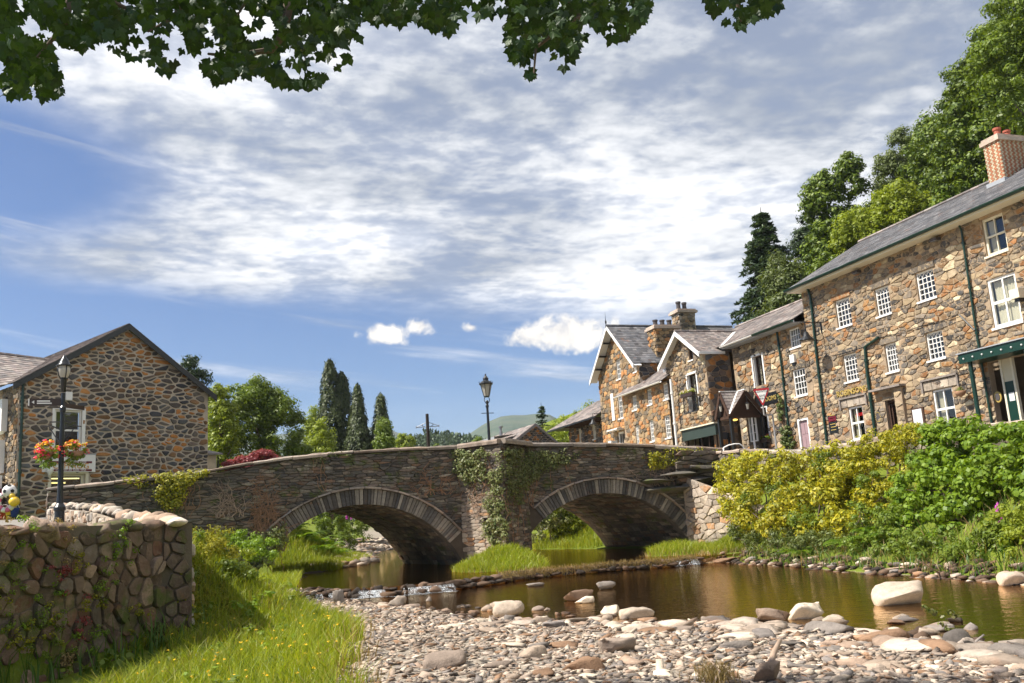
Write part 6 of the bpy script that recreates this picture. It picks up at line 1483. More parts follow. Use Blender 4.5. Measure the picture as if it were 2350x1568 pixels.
for s, lab, sd in ((-1, 'hanging basket with red and yellow flowers left of the lamp post', 5), (1, 'hanging basket with green trails and orange flowers right of the lamp post', 9)):
    t = thing('hanging_basket', lab, 'flower basket', tuple(lp(s*.35, zb)), 'flower baskets on the lamp post'); rr = np.random.default_rng(sd)
    mb = MB(); mb.lathe(lp(s*.35, zb-.22), [(.05, 0), (.13, .08), (.18, .2), (.17, .2), (.1, .15)], 12); mb.build('basket', 'dry_vine', t, smooth=True)
    ctr = lp(s*.31, zb+.0); D_ = rr.normal(size=(46, 3)); D_ /= np.linalg.norm(D_, axis=1)[:, None]; cs = ctr+D_*np.array([.24, .24, .21]); cs = np.concatenate([cs, ctr+np.stack([rr.uniform(-.2, .2, 26), rr.uniform(-.2, .2, 26), rr.uniform(-.42, -.05, 26)], 1)])
    C_, N_ = clumps(cs, 26, .085, sd); foliage('leaves', C_, N_, .05, 'leaf_green' if s > 0 else 'leaf_fresh', t, sd)
    up = cs[(cs[:, 2] > ctr[2]-.02)]; 
    for m, k_, lo, hi, q in (('petal_yellow', 16, .08, .9, .10), ('petal_red', 10, -.12, .22, .12), ('petal_white', 4, .0, .4, .08)):
        c3_ = cs[(cs[:, 2] > ctr[2]+lo) & (cs[:, 2] < ctr[2]+hi)]
        if len(c3_) == 0: continue
        C_, N_ = clumps(c3_+(c3_-ctr)*.22, k_ if s < 0 or m != 'petal_red' else 5, .075, sd+3); foliage('flowers', C_, N_, q*.45, m, t, sd, asp=.95, kind='stuff')
t = thing('finger_sign', 'brown fingerpost sign with white arrow pointing left on the lamp post', 'sign', tuple(lp(-.5, zh(927)))); z = zh(927)
mb = MB(); P = [lp(-.78, z-.09), lp(-.02, z-.09), lp(-.02, z+.09), lp(-.78, z+.09)]; mb.prism(P, np.array([view[0], view[1], 0])*.02); mb.build('blade', 'brown_paint', t)
o_ = -np.array([view[0], view[1], 0])*.004
mb = MB(); mb.prism([lp(-.72, z)+o_, lp(-.66, z-.045)+o_, lp(-.66, z+.045)+o_], o_); mb.add([lp(-.60, z+.012)+o_*1.5, lp(-.30, z+.012)+o_*1.5, lp(-.30, z+.045)+o_*1.5, lp(-.60, z+.045)+o_*1.5], [(0,1,2,3)]); mb.add([lp(-.60, z-.045)+o_*1.5, lp(-.26, z-.045)+o_*1.5, lp(-.26, z-.012)+o_*1.5, lp(-.60, z-.012)+o_*1.5], [(0,1,2,3)]); mb.add([lp(-.80, z-.09)+o_, lp(-.77, z-.09)+o_, lp(-.77, z+.09)+o_, lp(-.80, z+.09)+o_], [(0,1,2,3)]); mb.build('print', 'white_paint', t)
t = thing('finger_sign', 'thin black fingerpost blade pointing right on the lamp post', 'sign', tuple(lp(.4, zh(935)))); mb = MB(); z = zh(935); dv = np.array([view[0], view[1], 0]); mb.prism([lp(.05, z-.05), lp(.52, z-.05, .55), lp(.52, z+.06, .55), lp(.05, z+.06)], dv*.02); mb.build('blade', 'brown_paint', t)

# utility pole with light cross arms
pp = atD(980, 950, 60); t = thing('telegraph_pole', 'dark wooden pole with thin steel cross arms beyond the bridge', 'pole', (pp[0], pp[1], 3.5))
mb = MB(); mb.lathe((pp[0], pp[1], 3.5), [(.13, 0), (.105, pp[2]-3.5-.05), (.09, pp[2]-3.5)], 10); mb.build('pole', 'pole_wood', t)
mb = MB(); z = pp[2]-.85
for s in (-1, 1):
    e_ = np.array([.70*s, -.24*s, 0]); b = np.array([pp[0], pp[1], z]); mb.tube([b, b+e_], .024, 4); mb.tube([b+(0, 0, .32), b+e_+(0, 0, .02)], .02, 4); mb.tube([b+e_*.45, b+e_*.45+(0, 0, .17)], .014, 4); mb.tube([b+e_*.2, b+e_*.55+(0, 0, .13)], .014, 4); mb.tube([b+e_+(0, 0, -.07), b+e_+(0, 0, .1)], .02, 4)
mb.build('cross_arm', 'steel', t)

# give way sign on a cranked post
gp = atD(1748, 905, 40.2); dg = np.array([gp[0], gp[1], 0]); dg /= np.linalg.norm(dg); xg = np.array([dg[1], -dg[0], 0])
t = thing('give_way_sign', 'red and white triangular give way sign on a grey post behind the parapet', 'road sign', (gp[0], gp[1], 3.7))
xt, yt = xg*math.cos(.02)+np.array([0, 0, -.0]), np.array([0, 0, 1.0])
zt_ = float(atD(1748, 891, 40.2)[2]); zb_ = float(atD(1750, 934, 40.2)[2]); hw = (atD(1767, 890, 40.2)-atD(1729, 890, 40.2)); hw = np.linalg.norm(hw)/2
def tri_(s, inset): 
    h = zt_-zb_; c = np.array([gp[0], gp[1], zb_+h*.62]); return [c+(xt*(-hw)+yt*(h*.38))*inset, c+(xt*hw+yt*(h*.38))*inset, c+(-yt*h*.62)*inset]
def rounded(P, r=.12):
    out = []
    for i in range(3):
        a, b, c = P[i-1], P[i], P[(i+1) % 3]; p, q = b+(a-b)*r, b+(c-b)*r; out += [p*(1-s)**2+b*2*s*(1-s)+q*s*s for s in (0, .33, .66, 1)]
    return out
mb = MB(); mb.prism(rounded(tri_(0, 1.0)), dg*.02); mb.build('border', 'red_paint', t)
mb = MB(); mb.prism([p-dg*.004 for p in rounded(tri_(0, .70), .05)], dg*.003); mb.build('face', 'white_paint', t)
hh = zt_-zb_
for s, dz, sz in (('ILDIWCH', .80, .115), ('GIVE', .56, .115), ('WAY', .41, .115)): text(s, t, np.array([gp[0], gp[1], zb_+hh*dz+.02])-dg*.008, xt, yt, sz*hh/.82*1.15, 'black_paint', depth=.002)
px_ = atD(1773, 952, 40.2); mb = MB(); zc = float(px_[2])
mb.tube([np.array([gp[0], gp[1], zt_-.2])+dg*.06, np.array([gp[0], gp[1], zc])+dg*.06], .035, 8); mb.tube([np.array([gp[0], gp[1], zc])+dg*.06, np.array([px_[0], px_[1], zc])+dg*.06], .035, 8); mb.tube([np.array([px_[0], px_[1], zc])+dg*.06, np.array([px_[0], px_[1], 3.6])+dg*.06], .04, 8); mb.build('post', 'grey_post', t)

# pale car roof edge just showing over the parapet, person sitting by the hotel
cr_ = [atD(x, y, 40.5) for x, y in ((1660, 1028), (1672, 1022), (1686, 1019), (1697, 1019), (1703, 1023), (1708, 1030))]
t = thing('hand_rail', 'bent white handrail just showing above the parapet beside the porch', 'railing', (cr_[2][0], cr_[2][1], 3.7))
mb = MB(); mb.tube(cr_+[cr_[-1]-(0, 0, .9)], .028, 8); mb.tube([cr_[0], cr_[0]-(0, 0, .9)], .028, 8); mb.build('rail', 'white_paint', t, smooth=True)
pc = atD(2232, 990, 31.0)
per = thing('person', 'person in a dark jacket sitting behind the wall by the right ground window', 'person', (pc[0], pc[1], 3.1))
def skin_body(name, verts, edges, radii, mat, parent, root=0):
    me = bpy.data.meshes.new(name); o3 = base_of(parent); me.from_pydata([tuple(np.array(v)-o3) for v in verts], edges, [])
    o = bpy.data.objects.new(name, me); COL.objects.link(o); o.parent = parent; o.modifiers.new('skin', 'SKIN'); sv = me.skin_vertices[0].data
    for i, r in enumerate(radii): sv[i].radius = (r, r) if np.isscalar(r) else r; sv[i].use_root = (i == root)
    m = o.modifiers.new('sub', 'SUBSURF'); m.levels = 2; m.render_levels = 2; me.materials.append(MATS[mat]); return o
z = 3.25; P_ = lambda dx, dy, dz: (pc[0]+dx, pc[1]+dy, z+dz)
skin_body('jacket', [P_(0,0,.15), P_(0.0,.0,.35), P_(.02,.02,.55), P_(.02,.02,.66), P_(.2,.0,.58), P_(.28,-.02,.32), P_(.15,-.1,.18), P_(-.18,.0,.58), P_(-.26,-.02,.32), P_(-.12,-.12,.18)],
          [(0,1),(1,2),(2,3),(3,4),(4,5),(5,6),(3,7),(7,8),(8,9)], [.17,.165,.17,.12,.085,.07,.05,.085,.07,.05], 'black_paint', per)
skin_body('legs', [P_(0,0,.10), P_(.1,-.05,.06), P_(.12,-.42,.05), P_(.12,-.45,-.35), P_(-.1,-.05,.06), P_(-.12,-.42,.05), P_(-.12,-.45,-.35)], [(0,1),(1,2),(2,3),(0,4),(4,5),(5,6)], [.13,.10,.07,.05,.10,.07,.05], 'blue_cloth', per)

# ------------------------------------------------------------------ hills
def ridge_mesh(name, pts, dist, foot_z, foot_d, mat, rough=6.0, seed=1, kind='structure', sub=8, rows=22, back=400):
    """a hill whose crest passes through the directions pts at distance dist, sloping down towards us"""
    P = []
    for (a, b) in zip(pts, pts[1:]):
        for k in range(sub): P.append((a[0]+(b[0]-a[0])*k/sub, a[1]+(b[1]-a[1])*k/sub))
    P.append(pts[-1]); V = []; n = len(P)
    for j in range(rows+6):
        for i, (x, y) in enumerate(P):
            r = ray(x, y); r = r/math.hypot(r[0], r[1]); c = CPOS+r*dist
            if j <= rows:
                t = j/rows; d = foot_d+(dist-foot_d)*t; prf = t**0.85*(1-.10*math.sin(t*math.pi)); q = np.array([r[0]*d, r[1]*d, foot_z+(c[2]-foot_z)*prf])
            else:
                s = (j-rows)/6; q = np.array([r[0]*(dist+back*s), r[1]*(dist+back*s), c[2]*(1-s*s)+foot_z*s*s])
            if 0 < j < rows: q[2] += rough*math.sin(t*math.pi)*hnoise(np.array(q[0]), np.array(q[1]), dist*.08, seed)
            V.append(q)
    R_ = rows+6; i = (np.arange(R_-1)[:, None]*n+np.arange(n-1)[None]).ravel(); F = np.stack([i, i+1, i+n+1, i+n], 1)
    return put(name, mesh_from(name, np.array(V), F, mat, smooth=True), None, kind)
ridge_mesh('mountain', [(1000,1012),(1055,1004),(1080,994),(1105,977),(1125,966),(1150,956),(1175,953),(1205,953),(1235,949),(1262,952),(1290,968),(1330,975),(1400,985),(1600,960),(1900,900)], 1500, 0, 500, 'hill_far', 14, 2)
ridge_mesh('far_hill', [(-900,1080),(-400,1040),(0,1030),(300,1015),(600,1000),(800,985),(880,978),(905,990),(930,1000),(950,1003),(975,1000),(1010,1001),(1045,1000),(1070,1004),(1110,1012),(1200,1030)], 1900, 0, 700, 'hill_far', 12, 5)
hw_ = ridge_mesh('wooded_hill', [(900,1035),(950,1022),(985,1012),(1020,1012),(1060,1020),(1110,1030),(1180,1045)], 420, 3, 300, 'hill_near', 3, 7)
rh = ridge_mesh('right_hill', [(1215,1012),(1245,995),(1290,970),(1330,952),(1375,932),(1430,905),(1550,850),(1750,760),(2000,650),(2300,520),(2800,420),(3300,380)], 190, 3, 110, 'hill_near', 3, 8, back=150)

# ------------------------------------------------------------------ trees
def trunk_mesh(parent, base, h, r, lean=(0, 0), limbs=6, seed=1, spread=.5, top=.8):
    rr = random.Random(seed); b = np.array(base, float); mb = MB(); P = [b+np.array([lean[0]*t*h+rr.uniform(-.03, .03)*h*t, lean[1]*t*h, h*top*t]) for t in np.linspace(0, 1, 7)]
    mb.tube(P, [r*(1-.75*t)*(1.3 if t == 0 else 1) for t in np.linspace(0, 1, 7)], 9)
    for k in range(limbs):
        t = rr.uniform(.35, .95); i = min(int(t*6), 5); p = P[i]+(P[i+1]-P[i])*(t*6-i); a = rr.uniform(0, 6.28); L = h*spread*rr.uniform(.35, .7)
        q = [p, p+np.array([math.cos(a)*L*.5, math.sin(a)*L*.5, L*.32]), p+np.array([math.cos(a)*L, math.sin(a)*L, L*.75])]; mb.tube(q, [r*.38, r*.22, r*.07], 6)
    return mb.build('trunk', 'bark', parent, smooth=True)
VD = np.array([math.sin(YAW), math.cos(YAW), 0.0])
def broadleaf(name, label, base, lobes, nclump, per, crad, leaf, mat, seed=1, r=.3, group=None, cat='tree', asp=.6, trunkh=None, fit=None):
    """lobes: (dx,dy,dz,rx,ry,rz) from the base; fit: (width span, height, distance) the crown is scaled to"""
    if fit:
        x0, x1, yt, dep, zb = fit; e0, e1 = min(l[0]-l[3] for l in lobes), max(l[0]+l[3] for l in lobes); top = max(l[2]+l[5] for l in lobes)
        p = atD((x0+x1)/2, yt, dep); kx = (x1-x0)*dep/FPX/(e1-e0); kz = (p[2]-zb)/top; m = (e0+e1)/2
        lobes = [((l[0]-m)*kx, l[1]*kx, l[2]*kz, l[3]*kx, l[4]*kx, l[5]*kz) for l in lobes]; base = (p[0], p[1], zb)
    lobes = [(*(l[0]*_R0+l[1]*VD)[:2], *l[2:]) for l in lobes]
    t = thing(name, label, cat, tuple(base), group); rg_ = np.random.default_rng(seed); b = np.array(base, float); cs = []
    vol = np.array([l[3]*l[4]+l[3]*l[5]+l[4]*l[5] for l in lobes]); vol = vol/vol.sum()
    for l, w in zip(lobes, vol):
        n = max(4, int(nclump*w)); D_ = rg_.normal(size=(n, 3)); D_ /= np.linalg.norm(D_, axis=1)[:, None]; D_[:, 2] = np.where(D_[:, 2] < -.5, -D_[:, 2], D_[:, 2]); rad = rg_.uniform(.55, 1.04, n)[:, None]
        cs.append(b+np.array(l[:3])+D_*rad*np.array(l[3:]))
    cs = np.concatenate(cs); C_, N_ = clumps(cs, per, crad*rg_.uniform(.6, 1.3, len(cs)), seed)
    foliage('crown', C_, N_, leaf, mat, t, seed, asp)
    hh = trunkh or max(l[2] for l in lobes)
    trunk_mesh(t, base, hh, r, seed=seed, limbs=7, spread=.26); return t
def weeping(name, label, base, H_, R_, mat, nclump=520, per=26, leaf=.28, seed=1, group=None, power=.8, tips=((0, 0, 1),)):
    """dense conifer with hanging sprays; tips: (dx,dy,height share)"""
    t = thing(name, label, 'tree', tuple(base), group); rg_ = np.random.default_rng(seed); b = np.array(base, float); cs = []; nn_ = []
    for (dx, dy, hs) in tips:
        n = nclump//len(tips); h = rg_.random(n)**1.15; a = rg_.uniform(0, 6.28, n); prof_ = np.clip((1-h)**power, 0, 1)*np.minimum(1, .55+h*3)
        rad = R_*prof_*rg_.uniform(.62, 1.08, n)*(1+.16*np.sin(a*3+h*9))
        c = np.stack([b[0]+dx+rad*np.cos(a), b[1]+dy+rad*np.sin(a), b[2]+H_*hs*(.04+.96*h)], 1); cs.append(c); nn_.append(np.stack([np.cos(a), np.sin(a), .25+0*a], 1))
    cs = np.concatenate(cs); nn_ = np.concatenate(nn_); m = len(cs); k = np.linspace(0, 1, per)
    drop = rg_.uniform(.5, 1.25, m)*H_*.055
    off = np.stack([nn_[:, 0:1]*k*(.35*R_*.4), nn_[:, 1:2]*k*(.35*R_*.4), -drop[:, None]*(k**1.6)], -1)+rg_.normal(size=(m, per, 3))*R_*.045
    C_ = (cs[:, None]+off).reshape(-1, 3); N_ = np.repeat(nn_, per, 0); N_[:, 2] += .35
    foliage('crown', C_, N_, leaf, mat, t, seed, .42, Tdir=(0, 0, -1), jn=.35)
    mb = MB(); mb.tube([b, b+(0, 0, H_*.96)], [R_*.09, .02], 8); mb.build('trunk', 'bark', t); return t
def spruce(name, label, base, H_, R_, mat='leaf_spruce', seed=1, tiers=20, nb=9, leaf=.26, group=None, droop=.35):
    t = thing(name, label, 'tree', tuple(base), group); rr = random.Random(seed); rg_ = np.random.default_rng(seed); b = np.array(base, float); mb = MB(); mb.tube([b, b+(0, 0, H_)], [R_*.07, .02], 8); C_ = []; T_ = []
    for i in range(tiers):
        h = .06+.92*i/tiers; L = R_*(1-h)**.85*rr.uniform(.8, 1.1)+.15
        for k in range(nb):
            a = rr.uniform(0, 6.28); l = L*rr.uniform(.7, 1.12); p0 = b+(0, 0, H_*h+rr.uniform(-.2, .2)); d = np.array([math.cos(a), math.sin(a), 0]); tip = p0+d*l+np.array([0, 0, -l*droop+.12*l])
            mb.tube([p0, (p0+tip)/2+(0, 0, .06*l), tip], [.05, .03, .01], 4, cap=False)
            n = int(14+l*26); s = rg_.random(n)**.75; c = p0+(tip-p0)*s[:, None]; c[:, 2] += .10*l*np.sin(s*3.1); w = .24*l*(1-s)+.07; c += rg_.normal(size=(n, 3))*w[:, None]*np.array([.75, .75, .32]); C_.append(c)
    C_ = np.concatenate(C_); N_ = np.tile(np.array([0, 0, 1.0]), (len(C_), 1)); foliage('crown', C_, N_, leaf, mat, t, seed, .38, jn=.5); mb.build('trunk', 'bark', t); return t
G0 = 3.2
def gb(px, py, dep, z=G0): p = atD(px, py, dep); return (p[0], p[1], z)
# left group behind the bridge
BL = lambda lab, fit, lobes, n, mat, seed, crad=.6, leaf=.2, per=75, name='broad_tree', cat='tree', r=.3: broadleaf(name, lab, None, lobes, n, per, crad, leaf, mat, seed, r, None, cat, fit=fit)
BL('large round bright green tree directly behind the left half of the bridge', (476,712,868,66,3), [(-1.5,0,4.4,3.0,3,2.9), (1.2,0.5,4.0,2.4,2.8,2.6), (-.3,0,5.9,2.1,2.4,1.3), (-3.0,-.5,2.9,1.8,2.2,2.5), (2.7,.5,2.2,1.5,2,2.2), (.2,-1.5,1.8,3.4,2,1.9)], 620, 'leaf_green', 11, .62, .19, 85)
BL('dark green tree top rising behind the right slope of the shop roof', (362,492,822,80,3), [(-.5,0,7.6,2.0,2,1.6), (1.3,0,6.5,.9,1,.9), (-2,0,5,2,2,2), (0,0,4,2,2,3)], 260, 'leaf_dark', 12, .65, .22)
BL('yellow-green tree close against the right corner of the shop', (474,545,884,62,3), [(0,0,3.9,1.3,1.5,1.8), (-.3,0,5.3,.9,1.2,.8), (0,0,2,1.3,1.3,1.6)], 200, 'leaf_lime', 13, .5, .18)
def pk(px, yt, dep, zb=3.0): p = atD(px, yt, dep); return (p[0], p[1], zb), float(p[2])-zb
b, h = pk(765, 826, 88); weeping('weeping_cypress', 'tallest dark weeping cypress with two tips left of the telegraph pole', b, h, 1.95, 'leaf_weeping', 1500, 32, .25, 21, tips=((-.35, 0, 1.0), (.75, .2, .92)), power=.55)
b, h = pk(820, 884, 86); weeping('weeping_cypress', 'middle dark weeping cypress of the three behind the bridge', b, h, 1.9, 'leaf_weeping', 1100, 30, .24, 22, power=.85)
b, h = pk(873, 908, 86); weeping('weeping_cypress', 'shortest pointed conifer of the three behind the bridge', b, h, 2.6, 'leaf_weeping', 1000, 28, .24, 23, power=1.15)
BL('pale green bushy tree in front of the cypresses', (706,812,962,76,3), [(-.6,0,2.2,1.5,1.6,1.9), (1.1,0,1.5,1.7,1.6,1.3), (0,0,1,2,1.5,1)], 360, 'leaf_lime', 24, .5, .18)
BL('green bushy tree to the right of the short conifer', (856,916,955,80,3), [(-.6,0,2.0,1.2,1.4,2.2), (.2,0,1.0,1.2,1,1.2)], 200, 'leaf_green', 25, .5, .18)
BL('lime green tree between the round tree and the tall cypress', (684,752,938,95,3), [(0,0,3.4,1.9,1.9,1.9), (-1.1,0,2.0,1.6,1.6,1.8), (1.2,0,3.0,1.2,1.3,1.5)], 260, 'leaf_lime', 26, .65, .22)
BL('small lime green tree left of the telegraph pole', (898,966,992,110,4), [(-.5,0,2.5,1.9,1.5,1.8), (1.2,0,1.4,1.0,1,1.2), (0,0,1,2,1,1)], 200, 'leaf_lime', 27, .6, .24)
BL('small green bush right of the telegraph pole', (994,1020,1017,120,9), [(0,0,.6,.9,.8,.9)], 40, 'leaf_green', 28, .4, .22, 50, 'round_shrub', 'bush', .1)
BL('low green bush left of the lamp on the bridge', (1040,1118,1008,130,9), [(-2,0,.7,1.8,1.5,.8), (0,0,.9,1.4,1.5,.9)], 90, 'leaf_green', 29, .55, .26, 55, 'round_shrub', 'bush', .1)
BL('low spreading dark red maple behind the parapet near the shop', (508,648,1036,52,3), [(-1.3,0,2.15,.9,.8,.26), (-.3,0,2.3,1.0,.9,.28), (.8,0,2.5,.9,.8,.3), (1.5,0,2.25,.7,.7,.25), (0,0,1.9,1.8,1,.3)], 420, 'leaf_red', 30, .24, .11, 60, 'red_maple', 'tree', .12)
# garden shrubs beyond the arches
for i, (px, py, d, R_, m, lab) in enumerate(((800,1180,60,1.2,'leaf_green','dark leafy shrub on the bank seen through the left arch'), (1255,1170,52,1.3,'leaf_ivy','ivy bush seen through the right arch'), (1300,1185,52,1.0,'leaf_lime','lime green shrub seen through the right arch'), (755,1172,56,1.1,'leaf_green','dark shrub high in the left arch'))):
    p = atD(px, py, d); zg = float(height(np.array(p[0]), np.array(p[1]))[0])-.1; w_ = R_*FPX/d; BL(lab, (px-w_, px+w_, py-w_*.9, d, zg), [(0,0,1.0,1,1,1), (-.4,0,.5,.7,.7,.6)], 110, m, 40+i, .32, .12, 70, 'bank_shrub', 'bush', .06)
# behind the barn: spruce, wood on the hillside
b = gb(1246, 990, 105, 5.0); spruce('spruce_tree', 'lone dark spruce standing behind the small barn', b, float(atD(1243, 922, 105)[2])-5.0, 2.2, 'leaf_spruce', 33, 18, 9, .3, droop=.1)
b = gb(1268, 985, 108, 5.0); spruce('spruce_tree', 'shorter grey spruce touching the right side of the lone spruce', b, 3.6, 1.5, 'leaf_spruce', 34, 12, 9, .3, droop=.1)
rg = random.Random(77); n_t = 0
hill_line = [(1215,1000),(1245,990),(1290,966),(1330,950),(1375,925)]
for i in range(34):
    x = rg.uniform(1218, 1400); yy_ = np.interp(x, [p[0] for p in hill_line], [p[1] for p in hill_line]); dep = rg.uniform(95, 170)
    y = yy_+rg.uniform(2, 55)*(1 if i % 3 else .2); p = atD(x, y, dep); R_ = rg.uniform(1.5, 2.8)*dep/130
    lab = 'broad green tree on the wooded slope left of the low annexe'
    if p[2] < 3: continue
    o = broadleaf('hillside_tree', lab, (p[0], p[1], p[2]-R_*1.6), [(0,0,R_*.9,R_,R_,R_*.9), (R_*.6,0,R_*.3,R_*.8,R_*.8,R_*.8)], 46, 55, R_*.36, .28*dep/130, ['leaf_lime', 'leaf_green', 'leaf_dark'][i % 3], 200+i, .2, group='trees on the wooded slope'); n_t += 1
wd_c = []
rr = np.random.default_rng(5)
for i in range(900):
    x = rr.uniform(905, 1190); top = np.interp(x, [900,950,985,1060,1110,1180], [1033,1022,1012,1020,1030,1045]); p = atD(x, rr.uniform(top-1, 1046), rr.uniform(330, 410)); wd_c.append(p)
wd_c = np.array(wd_c); n = len(wd_c); k_ = 14; hh = rr.uniform(0, 1, (n, k_)); a = rr.uniform(0, 6.28, (n, k_)); rad = (1-hh)*1.3
C_ = (wd_c[:, None]+np.stack([rad*np.cos(a), rad*np.sin(a), hh*4.5], -1)).reshape(-1, 3); N_ = np.stack([np.cos(a), np.sin(a), .4+0*a], -1).reshape(-1, 3)
foliage('conifer_plantation', C_, N_, 1.3, 'leaf_spruce', None, 9, .6, Tdir=(0, 0, 1), kind='stuff')

# big trees on the slope behind the row
def zof(px, py, d): return float(atD(px, py, d)[2])
def big(px_base, d, ytop, z0=8.0): p = atD(px_base, 700, d); return (p[0], p[1], z0), zof(px_base, ytop, d)-z0
b, h = big(1772, 68, 458, 6); spruce('spruce_tree', 'tall pointed blue-green spruce at the left end of the trees above the row', b, h, 5.6, 'leaf_spruce', 51, 34, 18, .40, droop=.30)
BL('grey-green tree hiding the foot of the pointed spruce', (1700,1842,585,62,6), [(-.6,0,3,2.2,2,2.4), (.8,0,5,2.0,2,2.6), (-1.2,0,1.5,1.6,2,1.5)], 480, 'leaf_grey', 52, .62, .2, 80)
PYR = [(.2,0,9,1.9,1.5,1.5), (-1.3,0,7.9,1.3,1.4,1.3), (1.1,.2,7.8,1.6,1.4,1.5), (-.2,0,6.6,2.7,2.2,1.9), (-1.6,0,6.2,1.4,1.5,1.3), (-.4,0,4.8,3.0,2.6,2), (.4,-.3,2.8,3.2,2.8,2.2), (0,0,1.2,3.3,2.6,1.6)]
BL('broad dark green cypress with rounded tops right of the pointed spruce', (1812,1996,358,66,6), [(-1.0,0,8.8,1.0,1.2,1.2), (1.0,0,9.4,1.1,1.2,1.2), (-.6,0,6.8,1.9,1.8,1.8), (.6,0,6.6,2.0,1.8,2), (-.4,0,4.4,2.3,2,2), (.2,0,2,2.4,2,2)], 900, 'leaf_conifer', 53, .62, .24, 80, 'cypress_tree')
BL('yellow-green maple in front of the dark cypress above the hotel roof', (1892,2150,422,62,7), [(-1.6,0,6.2,2.0,2.2,2.4), (1.3,0,7.8,1.9,2,1.8), (3.0,-.5,7.6,1.4,1.6,1.2), (-.2,-1,4.2,3.2,2,3), (2.2,0,5,2.2,2,2.4)], 900, 'leaf_lime', 54, .62, .21, 80)
BL('feathery grey-green birch between the two dark cypresses', (1990,2095,296,70,7), [(-.6,0,8.0,1.3,1.4,1.3), (.5,0,9.2,.7,.8,.8), (-.2,0,6.6,1.8,1.5,1.6), (.8,0,8,1.0,1,1)], 360, 'leaf_grey', 55, .55, .18, 80, 'birch_tree')
BL('dark leafy tree filling in behind the maple and the birch', (1955,2160,372,74,7), [(-1,0,7,1.6,1.5,1.4), (1,0,8,1.8,1.5,1.6), (0,0,5,2.4,2,2.2)], 420, 'leaf_conifer', 58, .65, .24, 75)
BL('dark conifer shoulder left of the huge cypress', (2035,2330,212,66,7), [(-.9,0,7.2,1.5,1.5,2.0), (.9,0,8.4,1.7,1.5,1.8), (-.8,0,5,1.8,2,2.2), (.8,0,5.5,2,2,2.4)], 800, 'leaf_conifer', 59, .7, .25, 80, 'cypress_tree')
BL('tall dark tree closing the gap behind the birch', (2040,2230,268,76,7), [(0,0,8,1.6,1.5,1.6), (-.8,0,6,1.6,1.5,2), (.8,0,5.5,1.8,1.5,2.2)], 420, 'leaf_conifer', 61, .7, .25, 75)
BL('bright green tree low between the dark cypress and the roof', (1835,1935,585,60,6), [(0,0,4,1.4,1.5,1.5), (-.4,0,2.5,1.6,1.5,1.6)], 200, 'leaf_green', 62, .5, .2, 75)
BL('dark evergreen filling the gap beside the pointed spruce', (1790,1905,500,72,6), [(0,0,7,1.5,1.5,1.8), (-.4,0,4.5,1.8,1.5,2), (.5,0,3,1.8,1.5,2)], 330, 'leaf_dark', 60, .6, .22, 75)
BL('huge dark green cypress filling the upper right above the hotel', (2066,2600,30,60,7), PYR, 2700, 'leaf_conifer', 56, .72, .26, 85, 'giant_cypress', r=.6)
BL('loose light green tree in front of the huge cypress at the upper right edge', (2186,2520,-60,50,7), [(-.4,0,8.6,2.0,1.6,1.4), (-1.0,0,7.0,2.2,2,1.5), (.4,0,5.2,2.2,2,1.6), (1.5,0,8,2.2,2,2), (-2.6,0,7.9,.7,.8,.3), (1.5,0,5,1.6,1.6,1.6)], 520, 'leaf_green', 57, .55, .19, 85)

# ------------------------------------------------------------------ sycamore boughs over the camera
SY = thing('sycamore_tree', 'dark sycamore boughs with lobed leaves hanging in across the top', 'tree', (-5.5, 3.5, 0.6))
def lobed(seed):
    r = random.Random(seed); tips = [(-2.45, .62), (-1.15, .92), (0, 1.12), (1.15, .92), (2.45, .62)]; P = []
    for i, (a, L) in enumerate(tips):
        L *= r.uniform(.9, 1.08); P += [(a-.30, L*.74), (a-.15, L*.80), (a, L), (a+.15, L*.80), (a+.30, L*.74)]
        if i < 4: P.append(((a+tips[i+1][0])/2, .58*r.uniform(.9, 1.1)))
    P.append((math.pi, .10))
    pts = [(math.sin(a)*l*.5, math.cos(a)*l*.5) for a, l in P]
    V = [(0, 0, .0)]+[(x, y, -.35*(x*x+y*y)+r.uniform(-.012, .012)) for x, y in pts]; n = len(pts)
    return mesh_from('leaf', np.array(V), [(0, i+1, (i+1) % n+1) for i in range(n)], 'leaf_sycamore', rn=[r.random()]*len(V)), np.array(V), [(0, i+1, (i+1) % n+1) for i in range(n)]
LV = [lobed(s) for s in range(8)]
low = [(0,215),(30,240),(60,235),(135,240),(150,130),(250,140),(330,152),(370,180),(400,178),(440,140),(500,205),(600,175),(640,210),(720,208),(780,170),(840,120),(885,75),(960,60),(1010,100),(1060,70),(1125,60),(1136,0)]
low2 = [(1150,10),(1152,75),(1175,150),(1215,192),(1250,170),(1310,175),(1330,110),(1390,100),(1430,110),(1480,60),(1500,0)]
low3 = [(1535,0),(1545,12),(1560,0)]; low4 = [(1610,0),(1640,55),(1700,88),(1740,60),(1795,30),(1790,0)]
def ylim(x):
    for L in (low, low2, low3, low4):
        if L[0][0] <= x <= L[-1][0]: return np.interp(x, [p[0] for p in L], [p[1] for p in L])
    return -40
rg = random.Random(99); nl = 0; rest = MB(); cand = []
while len(cand) < 4300:
    x = rg.uniform(-110, 1830); y = rg.uniform(-110, 240) if rg.random() < .5 else rg.uniform(0, 240); ym_ = ylim(x)
    if y > ym_-16: continue
    gap = hnoise(np.array(x), np.array(y), 95, 12)
    if y > 0 and gap > .34 and rg.random() < .92: continue
    if y > 0 and hnoise(np.array(x), np.array(y), 30, 31) > .35 and rg.random() < .7: continue
    cand.append((x, y))
def inframe(c): return 0 if (-20 < c[0] < 2370 and c[1] > -15) else 1
cand += [(rg.uniform(-700, 1950), rg.uniform(-420, -30)) for _ in range(1500)]
cand.sort(key=inframe)
base_sy = base_of(SY)
